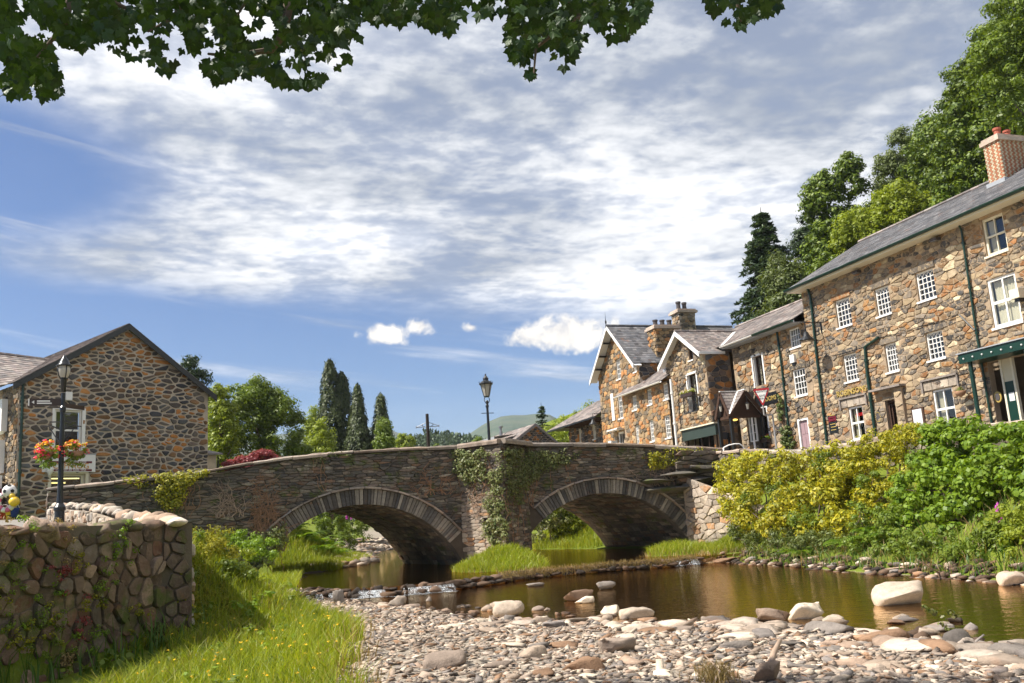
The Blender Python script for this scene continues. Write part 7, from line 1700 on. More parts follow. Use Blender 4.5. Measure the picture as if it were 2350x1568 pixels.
for i, (x, y) in enumerate(cand):
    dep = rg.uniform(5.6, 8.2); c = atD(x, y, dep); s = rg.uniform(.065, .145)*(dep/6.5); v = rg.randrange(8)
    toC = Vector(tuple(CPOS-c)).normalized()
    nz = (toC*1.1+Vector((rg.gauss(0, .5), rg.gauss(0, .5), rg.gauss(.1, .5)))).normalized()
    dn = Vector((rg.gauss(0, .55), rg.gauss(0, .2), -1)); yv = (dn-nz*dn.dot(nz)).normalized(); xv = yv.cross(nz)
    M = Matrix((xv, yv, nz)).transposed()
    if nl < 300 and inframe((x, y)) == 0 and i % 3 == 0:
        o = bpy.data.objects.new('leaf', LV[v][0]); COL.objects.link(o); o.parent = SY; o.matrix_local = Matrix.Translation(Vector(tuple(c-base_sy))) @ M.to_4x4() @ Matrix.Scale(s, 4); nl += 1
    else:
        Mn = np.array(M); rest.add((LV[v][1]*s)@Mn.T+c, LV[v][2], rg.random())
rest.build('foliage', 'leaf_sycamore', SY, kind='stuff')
mb = MB()
def limb(pts, r0, r1): P = [atD(*p) for p in pts]; n = len(P); mb.tube(P, list(np.linspace(r0, r1, n)), 7)
limb([(672,-250,7),(663,0,6.8),(657,42,6.7),(642,91,6.6),(623,115,6.6),(581,121,6.6),(533,130,6.7),(478,124,6.8)], .045, .010)
limb([(160,-250,6.6),(159,0,6.5),(156,48,6.4),(130,79,6.4),(91,127,6.4),(76,142,6.4)], .028, .008)
limb([(156,48,6.4),(182,67,6.4),(224,79,6.5)], .014, .006); limb([(436,-150,7),(424,12,6.9),(387,48,6.9),(339,73,6.8)], .03, .008)
limb([(1290,-200,6.6),(1300,0,6.5),(1330,40,6.5),(1280,70,6.4),(1230,110,6.4),(1225,170,6.3)], .03, .006); limb([(1700,-150,6.6),(1690,0,6.5),(1700,50,6.5)], .02, .006); limb([(242,-200,7.2),(260,6,7),(315,30,7),(363,36,7)], .03, .008)
limb([(581,-100,6.6),(563,6,6.6),(545,36,6.6)], .02, .006)
for xx in np.linspace(-100, 1800, 9): limb([(xx*0.5-500, -900, 6.5), (xx*.8-100, -500, 6.7), (xx, -200, 6.8), (xx+rg.uniform(-40, 40), -20, 6.8)], .07, .03)
mb.build('branch', 'bark', SY)
mb = MB(); pt = atD(-400, -900, 6.5); mb.tube([(-5.5, 3.5, .6), (-5.4, 3.6, 3.5), (-5.0, 3.8, 6.0), tuple(pt)], [.42, .36, .28, .12], 12); mb.build('trunk', 'bark', SY, smooth=True)

# ------------------------------------------------------------------ ivy and creepers on the bridge
def ivy(name, label, fr, poly_px, n, size, mat, depth=(.06, .30), seed=1, cat='ivy', px=True, bias=None, per=12, rad=.16):
    q = [fr.uv(*p) for p in poly_px]; us = [a for a, _ in q]; vs = [b for _, b in q]; rr = random.Random(seed); cs = []
    while len(cs) < n:
        u, v = rr.uniform(min(us), max(us)), rr.uniform(min(vs), max(vs))
        if inside((u, v), q) and (hnoise(np.array(u), np.array(v), .9, seed) < .25 or rr.random() < .15): cs.append(fr.p(u, v, rr.uniform(*depth)))
    cs = np.array(cs); t = thing(name, label, cat, tuple(cs.mean(0))); C_, N_ = clumps(cs, per, rad, seed); N_ = N_+fr.n*1.1+np.array([0, 0, .3]); foliage('leaves', C_, N_, size, mat, t, seed, .8, jn=.6, kind=None)
    mb = MB()
    for k in range(max(3, n//25)):
        a = cs[rr.randrange(len(cs))]; P = [a]; d = np.array([0, 0, -1.0])
        for _ in range(8): P.append(P[-1]+fr.u*rr.uniform(-.12, .12)+np.array([0, 0, -.16])); 
        P = [p-fr.n*max(0, (p-fr.o)@fr.n-.05) for p in P]; mb.tube(P, [.012]*9, 4)
    mb.build('stems', 'dry_vine', t); return t
ivy('ivy', 'pale ivy spilling over the sunlit left face of the pointed pier', f1, [(1040,1036),(1150,1030),(1158,1180),(1140,1200),(1120,1165),(1090,1125),(1060,1095),(1042,1070)], 400, .075, 'leaf_ivy', (.04, .25), 61)
ivy('ivy', 'darker ivy on the shaded right face of the pointed pier', f2, [(1150,1030),(1206,1032),(1203,1120),(1180,1180),(1168,1200),(1158,1180)], 330, .075, 'leaf_ivy', (.04, .22), 62)
ivy('ivy', 'ivy patch along the parapet right of the pointed pier', fb, [(1200,1040),(1270,1035),(1320,1032),(1325,1050),(1280,1075),(1240,1090),(1215,1110),(1200,1130)], 300, .07, 'leaf_ivy', (.05, .22), 63)
ivy('ivy', 'small leafy ivy clump at the foot of the pointed pier', f1, [(1112,1195),(1155,1190),(1172,1200),(1170,1250),(1140,1255),(1118,1225)], 110, .085, 'leaf_ivy', (.10, .35), 64)
ivy('ivy', 'bright yellow-green ivy hanging over the left end of the parapet', fb, [(283,1100),(330,1092),(400,1088),(470,1078),(480,1085),(440,1110),(420,1150),(400,1172),(370,1160),(340,1125)], 300, .075, 'leaf_yellow', (.06, .28), 65)
ivy('ivy', 'sparse yellow-green creeper on the parapet above the right arch', fb, [(1475,1045),(1530,1030),(1640,1036),(1650,1060),(1600,1075),(1545,1068),(1490,1080)], 260, .075, 'leaf_yellow', (.05, .3), 66)
ivy('ivy', 'ivy tuft beside the drain hole under the left arch springing', fb, [(600,1225),(650,1195),(660,1240),(625,1290),(590,1300),(560,1270)], 120, .09, 'leaf_ivy', (.1, .5), 67)
ivy('ivy', 'thin creeper high on the parapet near the crown of the left arch', fb, [(720,1046),(790,1038),(760,1056),(700,1066)], 12, .06, 'leaf_ivy', (.03, .1), 68)
def vines(label, fr, px0, px1, py0, py1, n, seed, mat='dry_vine'):
    rr = random.Random(seed); a, b = fr.uv(px0, py1), fr.uv(px1, py0); t = thing('bare_creeper', label, 'creeper', tuple(fr.p((a[0]+b[0])/2, a[1]))); mb = MB()
    for k in range(n):
        u = rr.uniform(a[0], b[0]); v = a[1]; P = []; top = rr.uniform(.45, 1.0)
        while v < a[1]+(b[1]-a[1])*top: P.append(fr.p(u, v, rr.uniform(.04, .10))); u += rr.gauss(0, .07); u += (((a[0]+b[0])/2)-u)*.02; v += rr.uniform(.06, .16)
        if len(P) > 2: mb.tube(P, list(np.linspace(rr.uniform(.012, .028), .005, len(P))), 5)
        for _ in range(5):
            if len(P) < 4: break
            i = rr.randrange(1, len(P)-1); s = rr.choice((-1, 1)); Q = [P[i]]; 
            for _ in range(rr.randrange(3, 8)): Q.append(Q[-1]+fr.u*s*rr.uniform(.03, .12)+np.array([0, 0, rr.uniform(-.04, .10)]))
            mb.tube(Q, list(np.linspace(.010, .004, len(Q))), 4)
    mb.build('stems', mat, t)
vines('reddish bare creeper stems fanning up the bridge left of the left arch', fb, 585, 650, 1075, 1270, 30, 71)
vines('pale bare creeper crooked over the parapet near the yellow ivy', fb, 495, 560, 1085, 1190, 12, 72, 'driftwood')
vines('bare creeper stems on the bridge right of the left arch', fb, 930, 1040, 1060, 1140, 9, 73)
vines('bare stems curling on the spandrel above the right arch', fb, 1440, 1540, 1040, 1120, 10, 74, 'driftwood')
vines('bare stems hanging on the sunlit face of the pointed pier', f1, 1060, 1150, 1090, 1190, 10, 75, 'driftwood')

# ------------------------------------------------------------------ right bank: retaining wall and shrubs
bw = thing('river_wall', 'rough stone retaining wall along the street above the shrubs', 'wall', (21.8, 28, 1.5))
fW = Frame((21.55, 0, 0), (0, -1)); yv = np.array([10, 20, 24, 26.5, 30, 33, 35.6]); wz = np.array([3.45, 3.62, 3.86, 3.72, 3.78, 4.12, 4.28])
wtop = lambda u: float(np.interp(-u, yv, wz)); uu = np.linspace(-35.6, -12, 24)
outW = [(-35.6, 1.5), (-12, 1.5)]+[(float(u), wtop(u)-.08) for u in uu[::-1]]
panel(fW, outW, [], 'mortar_dark', bw, 'wall')
lay_stones(bw, fW, cells([p if p[1] > 2 else (p[0], 2.4) for p in outW], [], .5, .2, .02, seed=121), 'bridge_slate', .06, nparts=60, seed=122)
rg = random.Random(123); y = 35.6; k = 0
while y > 13:
    L = rg.uniform(.45, 1.5); y2 = y-L; slab('coping_stone', (21.72, y, wtop(-y)+rg.uniform(-.03, .06)), (21.72, y2+.02, wtop(-y2)+rg.uniform(-.03, .06)), .55, rg.uniform(.1, .2), 'coping', bw, 700+k); y = y2; k += 1
def bank(x, y): return float(height(np.array(x), np.array(y))[0])
def hedge(name, label, pts, nclump, per, crad, leaf, mat, seed, cat='shrub', asp=.6, stems=8):
    """pts: (x,y,zc,rx,ry,rz) lumps"""
    rg_ = np.random.default_rng(seed); cs = []; w = np.array([p[3]*p[5]+p[4]*p[5] for p in pts]); w /= w.sum()
    for p, q in zip(pts, w):
        n = max(3, int(nclump*q)); D_ = rg_.normal(size=(n, 3)); D_ /= np.linalg.norm(D_, axis=1)[:, None]; D_[:, 0] = np.where(D_[:, 0] > .55, -D_[:, 0], D_[:, 0]); cs.append(np.array(p[:3])+D_*rg_.uniform(.7, 1.06, n)[:, None]*np.array(p[3:]))
    cs = np.concatenate(cs); cs = cs[hnoise(cs[:, 1]*1.3, cs[:, 2]*1.3, .8, seed) < .30]; c0 = cs.mean(0); t = thing(name, label, cat, (c0[0], c0[1], bank(c0[0], c0[1]))); C_, N_ = clumps(cs, per, crad*rg_.uniform(.6, 1.3, len(cs)), seed); foliage('leaves', C_, N_, leaf, mat, t, seed, asp)
    mb = MB(); stems *= 2
    for k in range(stems):
        c = cs[int(rg_.integers(len(cs)))]; g = np.array([c0[0]+(c[0]-c0[0])*.5, c0[1]+(c[1]-c0[1])*.7, 0]); g[2] = bank(g[0], g[1])-.1; m_ = (c+g)/2+np.array([.15, 0, .2]); mb.tube([g, m_, c], [.04, .025, .01], 5)
    mb.build('stems', 'bark', t); return t
def on(px, py, x): p = atX(px, py, x); return p
L = []
for (px, py, x, r, rz) in ((1690,1075,20.0,1.0,.75),(1740,1080,19.8,1.1,.85),(1800,1085,19.6,1.1,.9),(1860,1085,19.5,1.1,.95),(1920,1085,19.5,1.1,1.0),(1700,1130,19.0,.9,.8),(1760,1150,18.6,1.1,.9),(1830,1160,18.4,1.1,.9),(1900,1160,18.4,1.1,1.0),(1960,1130,18.8,1.1,1.0),(1840,1050,20.6,1.1,.4),(1720,1042,20.9,.9,.35),(1965,1060,20.4,1.0,.7),(1690,1170,18.3,.6,.6),(1730,1195,18,.7,.6),(1790,1205,17.9,.8,.5),(1860,1212,17.7,.8,.5),(1930,1205,17.8,.8,.5)):
    p = on(px, py, x); L.append((p[0], p[1], p[2]-(.22 if py < 1080 else 0), r*.8, r*1.05, rz*.92))
hedge('yellow_shrub', 'yellow-green leathery shrub mass spilling down from the street wall beside the bridge', L, 620, 66, .30, .115, 'leaf_yellow', 131, stems=14)
L = []
for (px, py, x, r, rz) in ((2020,1030,20.6,1.0,.55),(2080,1020,20.6,1.0,.6),(2010,1080,19.8,1.0,.8),(2070,1080,19.6,.9,.8),(2030,1150,18.8,.8,.6),(1980,1190,18.2,.6,.5),(2120,1000,20.8,.7,.35)):
    p = on(px, py, x); L.append((p[0], p[1], p[2], r*.8, r*1.1, rz))
hedge('golden_shrub', 'golden small-leaved creeper between the yellow shrub and the green bush', L, 330, 60, .22, .085, 'leaf_yellow', 132, stems=8)
L = []
for (px, py, x, r, rz) in ((2200,1010,20.2,1.0,.6),(2160,1040,19.8,1.0,.8),(2250,1050,19.5,1.1,.8),(2310,1060,19.3,1.0,.9),(2130,1120,18.8,1.0,.8),(2200,1130,18.6,1.1,.8),(2280,1130,18.4,1.1,.9),(2340,1110,18.6,1.1,1.0),(2120,1190,18.0,.8,.6),(2190,1210,17.6,.8,.55),(2240,1180,17.9,.8,.6),(2300,990,20.6,.9,.3),(2390,1080,18.5,1.2,1.0),(2460,1020,20.0,1.3,.8),(2480,1120,18.4,1.3,1.0),(2600,1060,19.2,1.4,1.0),(2570,1180,17.4,1.2,.8)):
    p = on(px, py, x); L.append((p[0], p[1], p[2], r*.8, r*1.05, rz))
hedge('green_bush', 'large bright green leafy bush at the right below the canopy', L, 900, 62, .25, .12, 'leaf_fresh', 133, stems=14, asp=.75)
L = []
for (px, py, x, r, rz) in ((1740,1250,17.6,.6,.45),(1800,1250,17.4,.8,.5),(1870,1255,17.2,.8,.45),(1930,1245,17.4,.8,.45),(1700,1215,18.2,.5,.5)):
    p = on(px, py, x); L.append((p[0], p[1], p[2], r*.7, r, rz))
L2 = [(*on(px, py, x), r*.7, r, rz) for px, py, x, r, rz in ((2040,1255,17.0,.9,.45),(2110,1262,16.6,.9,.4),(2180,1265,16.4,.9,.4),(2240,1270,16.3,.8,.35),(1990,1258,17.1,.7,.35),(2300,1240,16.7,.7,.5))]
hedge('bank_scrub', 'dark green scrub overhanging the water below the large green bush', L2, 300, 58, .19, .085, 'leaf_green', 137, stems=6)
L3 = [(*on(px, py, x), r*.7, r, rz) for px, py, x, r, rz in ((1790,1120,18.2,.5,.3),(1900,1060,19.0,.5,.3),(1720,1150,18.0,.4,.3),(1850,1190,17.4,.6,.35),(1960,1180,17.5,.6,.4),(2060,1190,17.6,.7,.5),(2000,1110,18.6,.5,.4))]
hedge('bramble_thicket', 'mid green bramble growing through the yellow shrub', L3, 150, 50, .2, .09, 'leaf_green', 138, stems=8)
hedge('low_scrub', 'dull green scrub at the waterside under the yellow shrub', L, 190, 60, .2, .07, 'leaf_grey', 134, stems=5)
L = []
for (px, py, x, r, rz) in ((2320,1215,16.8,.6,.5),(2350,1260,16.2,.5,.4),(2290,1290,16.2,.5,.25),(2400,1200,16.8,.8,.7)):
    p = on(px, py, x); L.append((p[0], p[1], p[2], r*.8, r, rz))
hedge('yellow_scrub', 'yellowish leafy growth at the right edge by the water', L, 120, 55, .18, .08, 'leaf_lime', 135, stems=4)
hedge('street_creeper', 'small creeper climbing the middle house beside the give way sign', [(26.85, *[float(v) for v in atX(px, py, 26.85)[1:]], .12, r, rz) for px, py, r, rz in ((1800,985,.4,.9),(1795,950,.3,.7),(1808,1010,.45,.6),(1790,925,.12,.5))], 110, 50, .13, .09, 'leaf_grey', 136, stems=3)
def fern(x, y, z, s, parent_label, seed, lean=(0, 0)):
    rr = random.Random(seed); t = thing('fern', parent_label, 'fern', (x, y, z), 'ferns on the river banks')
    for k in range(11):
        a = rr.uniform(0, 6.28); L_ = s*rr.uniform(.7, 1.1); mb = MB(); P = []
        for i in range(9):
            q = i/8; P.append(np.array([x+math.cos(a)*L_*q*.8+lean[0]*q*s, y+math.sin(a)*L_*q*.8+lean[1]*q*s, z+L_*(1.0*q-.75*q*q)]))
        mb.tube(P, [.008]*9, 3, cap=False); d = P[-1]-P[0]; sd = np.cross(d, (0, 0, 1)); sd /= np.linalg.norm(sd)+1e-6
        for i in range(1, 9):
            for h_ in (0, .5):
                q = (i-h_)/8; c = P[i-1]+(P[i]-P[i-1])*(1-h_); w = L_*.24*math.sin(min(1, q*1.2)*math.pi*.9)+.02
                dr_ = (P[i]-P[i-1]); dr_ /= np.linalg.norm(dr_)
                for s_ in (-1, 1): mb.add([c, c+sd*s_*w*.55+dr_*.035+(0, 0, .01), c+sd*s_*w+dr_*.03-(0, 0, .03), c+sd*s_*w*.5-dr_*.02], [(0,1,2,3)], rr.random())
        mb.build('frond', 'fern', t)
for i, (px, py, x) in enumerate(((1985,1215,17.4),(2010,1235,17.2),(1960,1245,17.1),(1845,1265,16.9),(2040,1225,17.2))): p = on(px, py, x); fern(p[0], p[1], p[2]-.2, .85, 'bright green fern on the right bank below the golden creeper', 300+i, (-.3, 0))
for i, (px, py, dep, s_) in enumerate(((700,1240,47,1.2),(725,1225,47,1.3),(690,1262,46,1.0),(752,1225,48,1.2),(740,1250,46,1.1),(712,1215,48.5,1.3),(770,1240,47,1.1),(675,1235,48,1.2))): p = atD(px, py, dep); fern(p[0], p[1], bank(p[0], p[1]), s_*1.15, 'sunlit fern on the bank seen through the left arch', 320+i)
t = thing('foxglove', 'single tall purple foxglove in the green bush near the right edge', 'flower', tuple(on(2295, 1200, 17.0)))
p = on(2291, 1178, 16.9); mb = MB(); mb.tube([p-(0, 0, .8), p+(0, 0, .25)], .01, 5); mb.build('stem', 'leaf_green', t); mb = MB(); rr = random.Random(3)
for k in range(22): a = rr.uniform(0, 6.28); z = -.28+.5*k/22; mb.lathe(p+np.array([.04*math.cos(a), .04*math.sin(a), z]), [(.012, .05), (.028, .02), (.034, -.02)], 6)
mb.build('bells', 'petal_purple', t)
t = thing('foxglove', 'pink and purple foxgloves high in the left arch beyond the bridge', 'flower', tuple(atD(805, 1190, 54)))
for q_ in (-6, 5):
    p = atD(802+q_, 1180, 54); mb = MB(); mb.tube([p-(0, 0, .8), p+(0, 0, .25)], .01, 5); mb.build('stem', 'leaf_green', t); mb = MB()
    for k in range(20): a = rr.uniform(0, 6.28); z = -.28+.5*k/22; mb.lathe(p+np.array([.05*math.cos(a), .05*math.sin(a), z]), [(.015, .05), (.035, .02), (.045, -.02)], 6)
    mb.build('bells', 'petal_purple', t)

# ------------------------------------------------------------------ grass
def blades(name, P, H_, Wd, mat, seed=1, lean=.45, parent=None, kind='stuff', bend=.5):
    rg_ = np.random.default_rng(seed); n = len(P); a = rg_.uniform(0, 6.28, n); h = H_*rg_.uniform(.5, 1.25, n); w = Wd*rg_.uniform(.6, 1.3, n)
    side = np.stack([np.cos(a), np.sin(a), 0*a], 1); ln = rg_.uniform(0, 6.28, n); L_ = np.stack([np.cos(ln), np.sin(ln), 0*ln], 1)*(h*lean*rg_.uniform(.3, 1.3, n))[:, None]; up = np.stack([0*a, 0*a, h], 1)
    a0, a1 = P-side*w[:, None]/2, P+side*w[:, None]/2; m = P+L_*.28+up*.55; b0, b1 = m-side*w[:, None]*.4, m+side*w[:, None]*.4; tp = P+L_+up*(1-bend*.25)
    V = np.stack([a0, a1, b1, b0, tp], 1).reshape(-1, 3); k = np.arange(n)*5
    F4 = np.stack([k, k+1, k+2, k+3], 1); F3 = np.stack([k+3, k+2, k+4, k+4], 1)
    F3 = np.stack([k+3, k+2, k+4], 1)
    me = bpy.data.meshes.new(name); me.vertices.add(len(V)); me.vertices.foreach_set('co', V.astype(np.float32).ravel())
    li = np.concatenate([F4.ravel(), F3.ravel()]).astype(np.int32); me.loops.add(len(li)); me.loops.foreach_set('vertex_index', li)
    me.polygons.add(2*n); me.polygons.foreach_set('loop_start', np.concatenate([np.arange(n)*4, 4*n+np.arange(n)*3]).astype(np.int32)); me.polygons.foreach_set('loop_total', np.concatenate([np.full(n, 4), np.full(n, 3)]).astype(np.int32)); me.update(calc_edges=True)
    me.materials.append(MATS[mat]); at = me.attributes.new('rnd', 'FLOAT', 'POINT'); at.data.foreach_set('value', np.repeat(rg_.random(n), 5).astype(np.float32))
    return put(name, me, parent, kind)
def scatter(n, x0, x1, y0, y1, test, seed):
    rg_ = np.random.default_rng(seed); x = rg_.uniform(x0, x1, n); y = rg_.uniform(y0, y1, n); z = height(x, y)[0]; m = test(x, y, z); return np.stack([x, y, z], 1)[m]
turf_t = lambda x, y, z: (x < grass_edge(y)+.12*hnoise(x, y, .35, 2)) & (x > bank_x(y)+.02) & (x > -1.9+.45*np.clip(y-11, 0, 3)+.3*hnoise(x, y, .5, 4)-9*(y > 15.2))
P = scatter(62000, -3.5, 3.2, 8, 20, turf_t, 1); dn = hnoise(P[:, 0], P[:, 1], .8, 5); P = P[dn > -.55+.0*dn]
blades('bank_grass', P[:24000], .34, .011, 'grass', 2, .6); blades('short_turf', P[24000:], .17, .013, 'grass', 3, .8)
P = scatter(30000, -3, 2.8, 18, 31, turf_t, 4); blades('upper_bank_grass', P, .24, .016, 'grass', 5, .7)
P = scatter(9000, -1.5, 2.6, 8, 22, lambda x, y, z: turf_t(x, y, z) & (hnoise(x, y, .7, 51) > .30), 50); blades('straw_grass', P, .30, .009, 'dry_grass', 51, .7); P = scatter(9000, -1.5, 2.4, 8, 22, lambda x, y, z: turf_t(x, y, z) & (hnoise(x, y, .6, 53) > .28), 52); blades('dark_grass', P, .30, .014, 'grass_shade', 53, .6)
for i in range(16):
    x, y = random.uniform(-.4, 1.9), random.uniform(10.5, 20); cs = np.array([(x+random.gauss(0, .12), y+random.gauss(0, .12), bank(x, y)+random.uniform(.05, .26)) for _ in range(7)]); C_, N_ = clumps(cs, 9, .09, 60+i); t = thing('broad_weed', 'broad-leaved weed growing in the grass of the left bank', 'weed', (x, y, bank(x, y)), 'broad-leaved weeds in the bank grass'); foliage('leaves', C_, N_+np.array([0, 0, .8]), .085, ['leaf_green', 'leaf_fresh'][i % 2], t, 60+i, .7)
P = scatter(2600, 1.2, 3.0, 8, 22, lambda x, y, z: np.abs(x-grass_edge(y)) < .22, 6); blades('dry_edge_grass', P, .30, .010, 'dry_grass', 7, .7)
# clumps of broad blades at the wall foot
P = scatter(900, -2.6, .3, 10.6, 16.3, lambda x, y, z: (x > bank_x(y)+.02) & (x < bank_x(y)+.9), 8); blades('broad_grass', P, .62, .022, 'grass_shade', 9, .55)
# moss and creeping plants on the wall end and bank
def clumpy(name, label, P, per, rad, leaf, mat, seed, cat='plant', kind=None, group=None, asp=.8):
    C_, N_ = clumps(P, per, rad, seed); V, F, rn = leaf_quads(C_, N_, leaf, seed, asp); c0 = P.mean(0)
    if kind == 'stuff': return put(name, mesh_from(name, V, F, mat, rn=rn), None, 'stuff')
    t = thing(name, label, cat, tuple(c0), group); put('leaves', mesh_from('leaves', V-c0, F, mat, rn=rn), t); return t
P = scatter(2600, -1.2, 1.9, 16.0, 21.5, lambda x, y, z: (x > bank_x(y)+.05) & (x < bank_x(y)+.25+1.2*np.clip((21.8-y)/5, 0, 1)), 11); P[:, 2] += .04; clumpy('mossy_cushion', '', P, 34, .12, .045, 'moss', 12, kind='stuff')
rr = np.random.default_rng(13); n = 1500; tt = rr.uniform(0, 1, n); pz = rr.uniform(0, 1, n); yy_ = WALL_C[1]+.1+tt*5.5; bx_ = bank_x(yy_)
P = np.stack([bx_+.02+(1-pz)*(.1+.5*rr.random(n))*np.clip(1-tt*.6, .2, 1), yy_, .5+pz*(1.42+.02*tt)], 1); clumpy('wall_end_moss', '', P, 30, .11, .045, 'moss', 14, kind='stuff')
rr = random.Random(17)
for i in range(60):
    u = rr.uniform(LW-5.2, LW-.1); v = rr.uniform(.1, 1.98); cs = np.array([ff.p(u+rr.gauss(0, .10), v+rr.gauss(0, .16), .10) for _ in range(7)])
    clumpy('wall_plant', ['small bright green plant rooted in the joints of the shaded wall', 'olive moss tuft in the joints of the shaded wall', 'small reddish or straw coloured tuft in the joints of the shaded wall', 'fresh green sprig rooted in the joints of the shaded wall', 'olive moss tuft in the joints of the shaded wall'][i % 5], cs, 30, .08, .03, ['leaf_green', 'moss', 'leaf_red' if i % 4 == 0 else 'dry_grass', 'leaf_fresh', 'moss'][i % 5], 400+i, group='plants in the mossy wall')
for i, (px, py, dep, sx_, sz__, m, lab) in enumerate(((475,1255,17.5,.35,.35,'moss','mossy yellow cushion on top of the bank beside the wall end'),(520,1310,18,.4,.35,'leaf_lime','low yellowish bush half way down the bank beside the wall'),(565,1360,18.5,.45,.3,'leaf_lime','low lime bush near the foot of the bank'),(480,1400,16.8,.4,.4,'moss','dull mossy bush at the foot of the wall end'),(530,1425,16.5,.4,.3,'leaf_green','dark green low bush added to darken the ground below the wall end'),(600,1280,24,.6,.45,'leaf_fresh','leafy nettle patch between the bank top and the bridge'),(555,1255,25,.6,.4,'leaf_fresh','leafy herb patch against the bridge foot'),(610,1400,18.5,.4,.22,'leaf_lime','small lime bush on the lower bank near the weir'),(470,1340,17.3,.4,.5,'leaf_green','dark green leafy bush against the wall end'),(500,1360,17.6,.45,.4,'moss','olive mossy hummock in the middle of the bank'))):  # dark bush at the wall foot is added for missing shade
    p = atD(px, py, dep); p[2] = max(p[2], bank(p[0], p[1])); cs = np.array([p+np.array([rr.gauss(0, sx_*.5), rr.gauss(0, sx_*.6), rr.uniform(-.1, 1.0)*sz__]) for _ in range(34)]); clumpy('bank_bush', lab, cs, 55, .15, .06 if m != 'moss' else .04, m, 480+i, 'bush')
for i, (px, py, dep, s_) in enumerate(((290,1480,14.2,.4),(330,1500,13.8,.45),(400,1430,14.6,.35),(250,1520,13.2,.4),(460,1420,15.0,.3),(215,1548,12.6,.4),(370,1480,14.2,.35))):  # brambles added to darken the wall foot beyond its real shadow
    p = atD(px, py, dep); cs = np.array([p+np.array([rr.gauss(0, s_*.5), rr.gauss(0, s_*.4), rr.uniform(-.25, .2)]) for _ in range(14)]); clumpy('bramble', 'leafy green bramble at the foot of the shaded wall', cs, 9, .14, .095, 'leaf_green', 430+i, 'bramble', group='brambles along the wall foot', asp=.85)
P = scatter(2500, .3, 4.5, 27.5, 36, lambda x, y, z: (x > bank_x(y)+2) & (x < np.interp(y, *LWX)-.1), 21); P[:, 2] += .08; clumpy('bank_herbs', '', P[:260], 26, .17, .085, 'leaf_fresh', 22, kind='stuff')
P = scatter(9000, .3, 5, 28, 36, lambda x, y, z: (x < np.interp(y, *LWX)), 23); blades('bank_rushes', P, .36, .02, 'grass', 24, .6)
P = scatter(16000, 3.0, 9.0, 41, 54, lambda x, y, z: (x < np.interp(y, *LWX)+.2) & (x > 2.9), 25); blades('arch_grass', P, .5, .024, 'grass', 26, .5)
P = scatter(26000, 7.6, 13.2, 28.0, 35.8, lambda x, y, z: z > .18, 27); blades('island_grass', P, .27, .018, 'grass', 28, .6)
P = scatter(11000, 14, 19, 28.4, 33.5, lambda x, y, z: z > .22, 29); blades('ledge_grass', P, .36, .02, 'grass', 30, .6)
P = scatter(1600, 13.0, 18.5, 27.8, 31.5, lambda x, y, z: (z > .0) & (z < .35), 31); blades('ledge_dry_grass', P, .22, .02, 'dry_grass', 32, .8)
P = scatter(1500, 7.6, 13, 28.0, 33, lambda x, y, z: (z > .0) & (z < .35), 33); blades('island_dry_grass', P, .2, .018, 'dry_grass', 34, .8)
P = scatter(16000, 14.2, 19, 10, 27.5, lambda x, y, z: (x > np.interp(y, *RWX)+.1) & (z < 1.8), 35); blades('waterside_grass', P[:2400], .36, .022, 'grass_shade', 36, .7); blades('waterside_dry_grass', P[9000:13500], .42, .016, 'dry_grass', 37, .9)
P = scatter(34000, 6, 60, 62, 125, lambda x, y, z: (x < np.interp(y, *LWX)-7), 39); blades('lawn_grass', P, .30, .06, 'grass', 40, .5)
P = scatter(9000, 17.5, 24, 43.5, 56, lambda x, y, z: (x > np.interp(y, *RWX)+.1), 41); blades('far_bank_grass', P, .5, .03, 'grass', 42, .5)
P = scatter(300, -.8, 2.4, 9, 16.5, turf_t, 43); P[:, 2] += .27; C_, N_ = clumps(P[:90], 5, .02, 44); V, F, rn = leaf_quads(C_, N_+np.array([0, 0, 2]), .028, 45, .95); put('buttercups', mesh_from('buttercups', V, F, 'petal_yellow', rn=rn), None, 'stuff')
# turf overhang on weir island: dangling roots
r5 = np.random.default_rng(71); n = 2600; x_ = r5.uniform(8.4, 15.6, n); P = np.stack([x_, weir_y(x_)-.22-.05*r5.random(n), r5.uniform(.06, .30, n)], 1); V, F, rn = leaf_quads(P, np.tile([0., -1, 0.2], (n, 1)), .17, 72, .10, Tdir=(0, 0, -1)); put('root_fringe', mesh_from('root_fringe', V, F, 'dry_grass', rn=rn), None, 'stuff')

# ------------------------------------------------------------------ stones of the river bed
rr = random.Random(55); VAR = [rock_geo((0, 0, 0), (1, 1, 1), 900+i, 1)[0] for i in range(10)]; F1 = ICO[1][1]
def gravel_ok(x, y):
    xl = np.interp(y, *LWX); return grass_edge(y)-.15 < x < xl+.35
ST = []; tries = 0
while len(ST) < 430 and tries < 20000:
    tries += 1; y = rr.uniform(6.8, 27); x = rr.uniform(1.2, 9.2)
    if not gravel_ok(x, y): continue
    xl = float(np.interp(y, *LWX)); near = math.exp(-((x-xl)/.9)**2); right = max(0, (x-3.0)/5)
    if rr.random() > .22+.6*near+.5*right: continue
    s = (.055+.13*rr.random()**2.6)*(1+.45*near+.75*right)*(1 if y < 17 else .9); ST.append((x, y, s))
ST.sort(key=lambda q: -q[2]/math.hypot(q[0], q[1]))
tones = ['pale', 'grey', 'pinkish', 'brown']
for i, (x, y, s) in enumerate(ST[:250]):
    z = bank(x, y); V, F = rock_geo((0, 0, 0), (s*rr.uniform(.9, 1.5), s*rr.uniform(.55, .95), s*rr.uniform(.2, .42)), 1000+i, 2)
    o = put('river_stone', mesh_from('river_stone', V, F, 'river_stone', rn=np.full(len(V), rr.random()), smooth=i % 3 == 0), None); o.location = (x, y, z+s*.10); tag(o, 'loose weathered river stone lying on the gravel bar', 'stone', 'loose stones on the gravel bar')
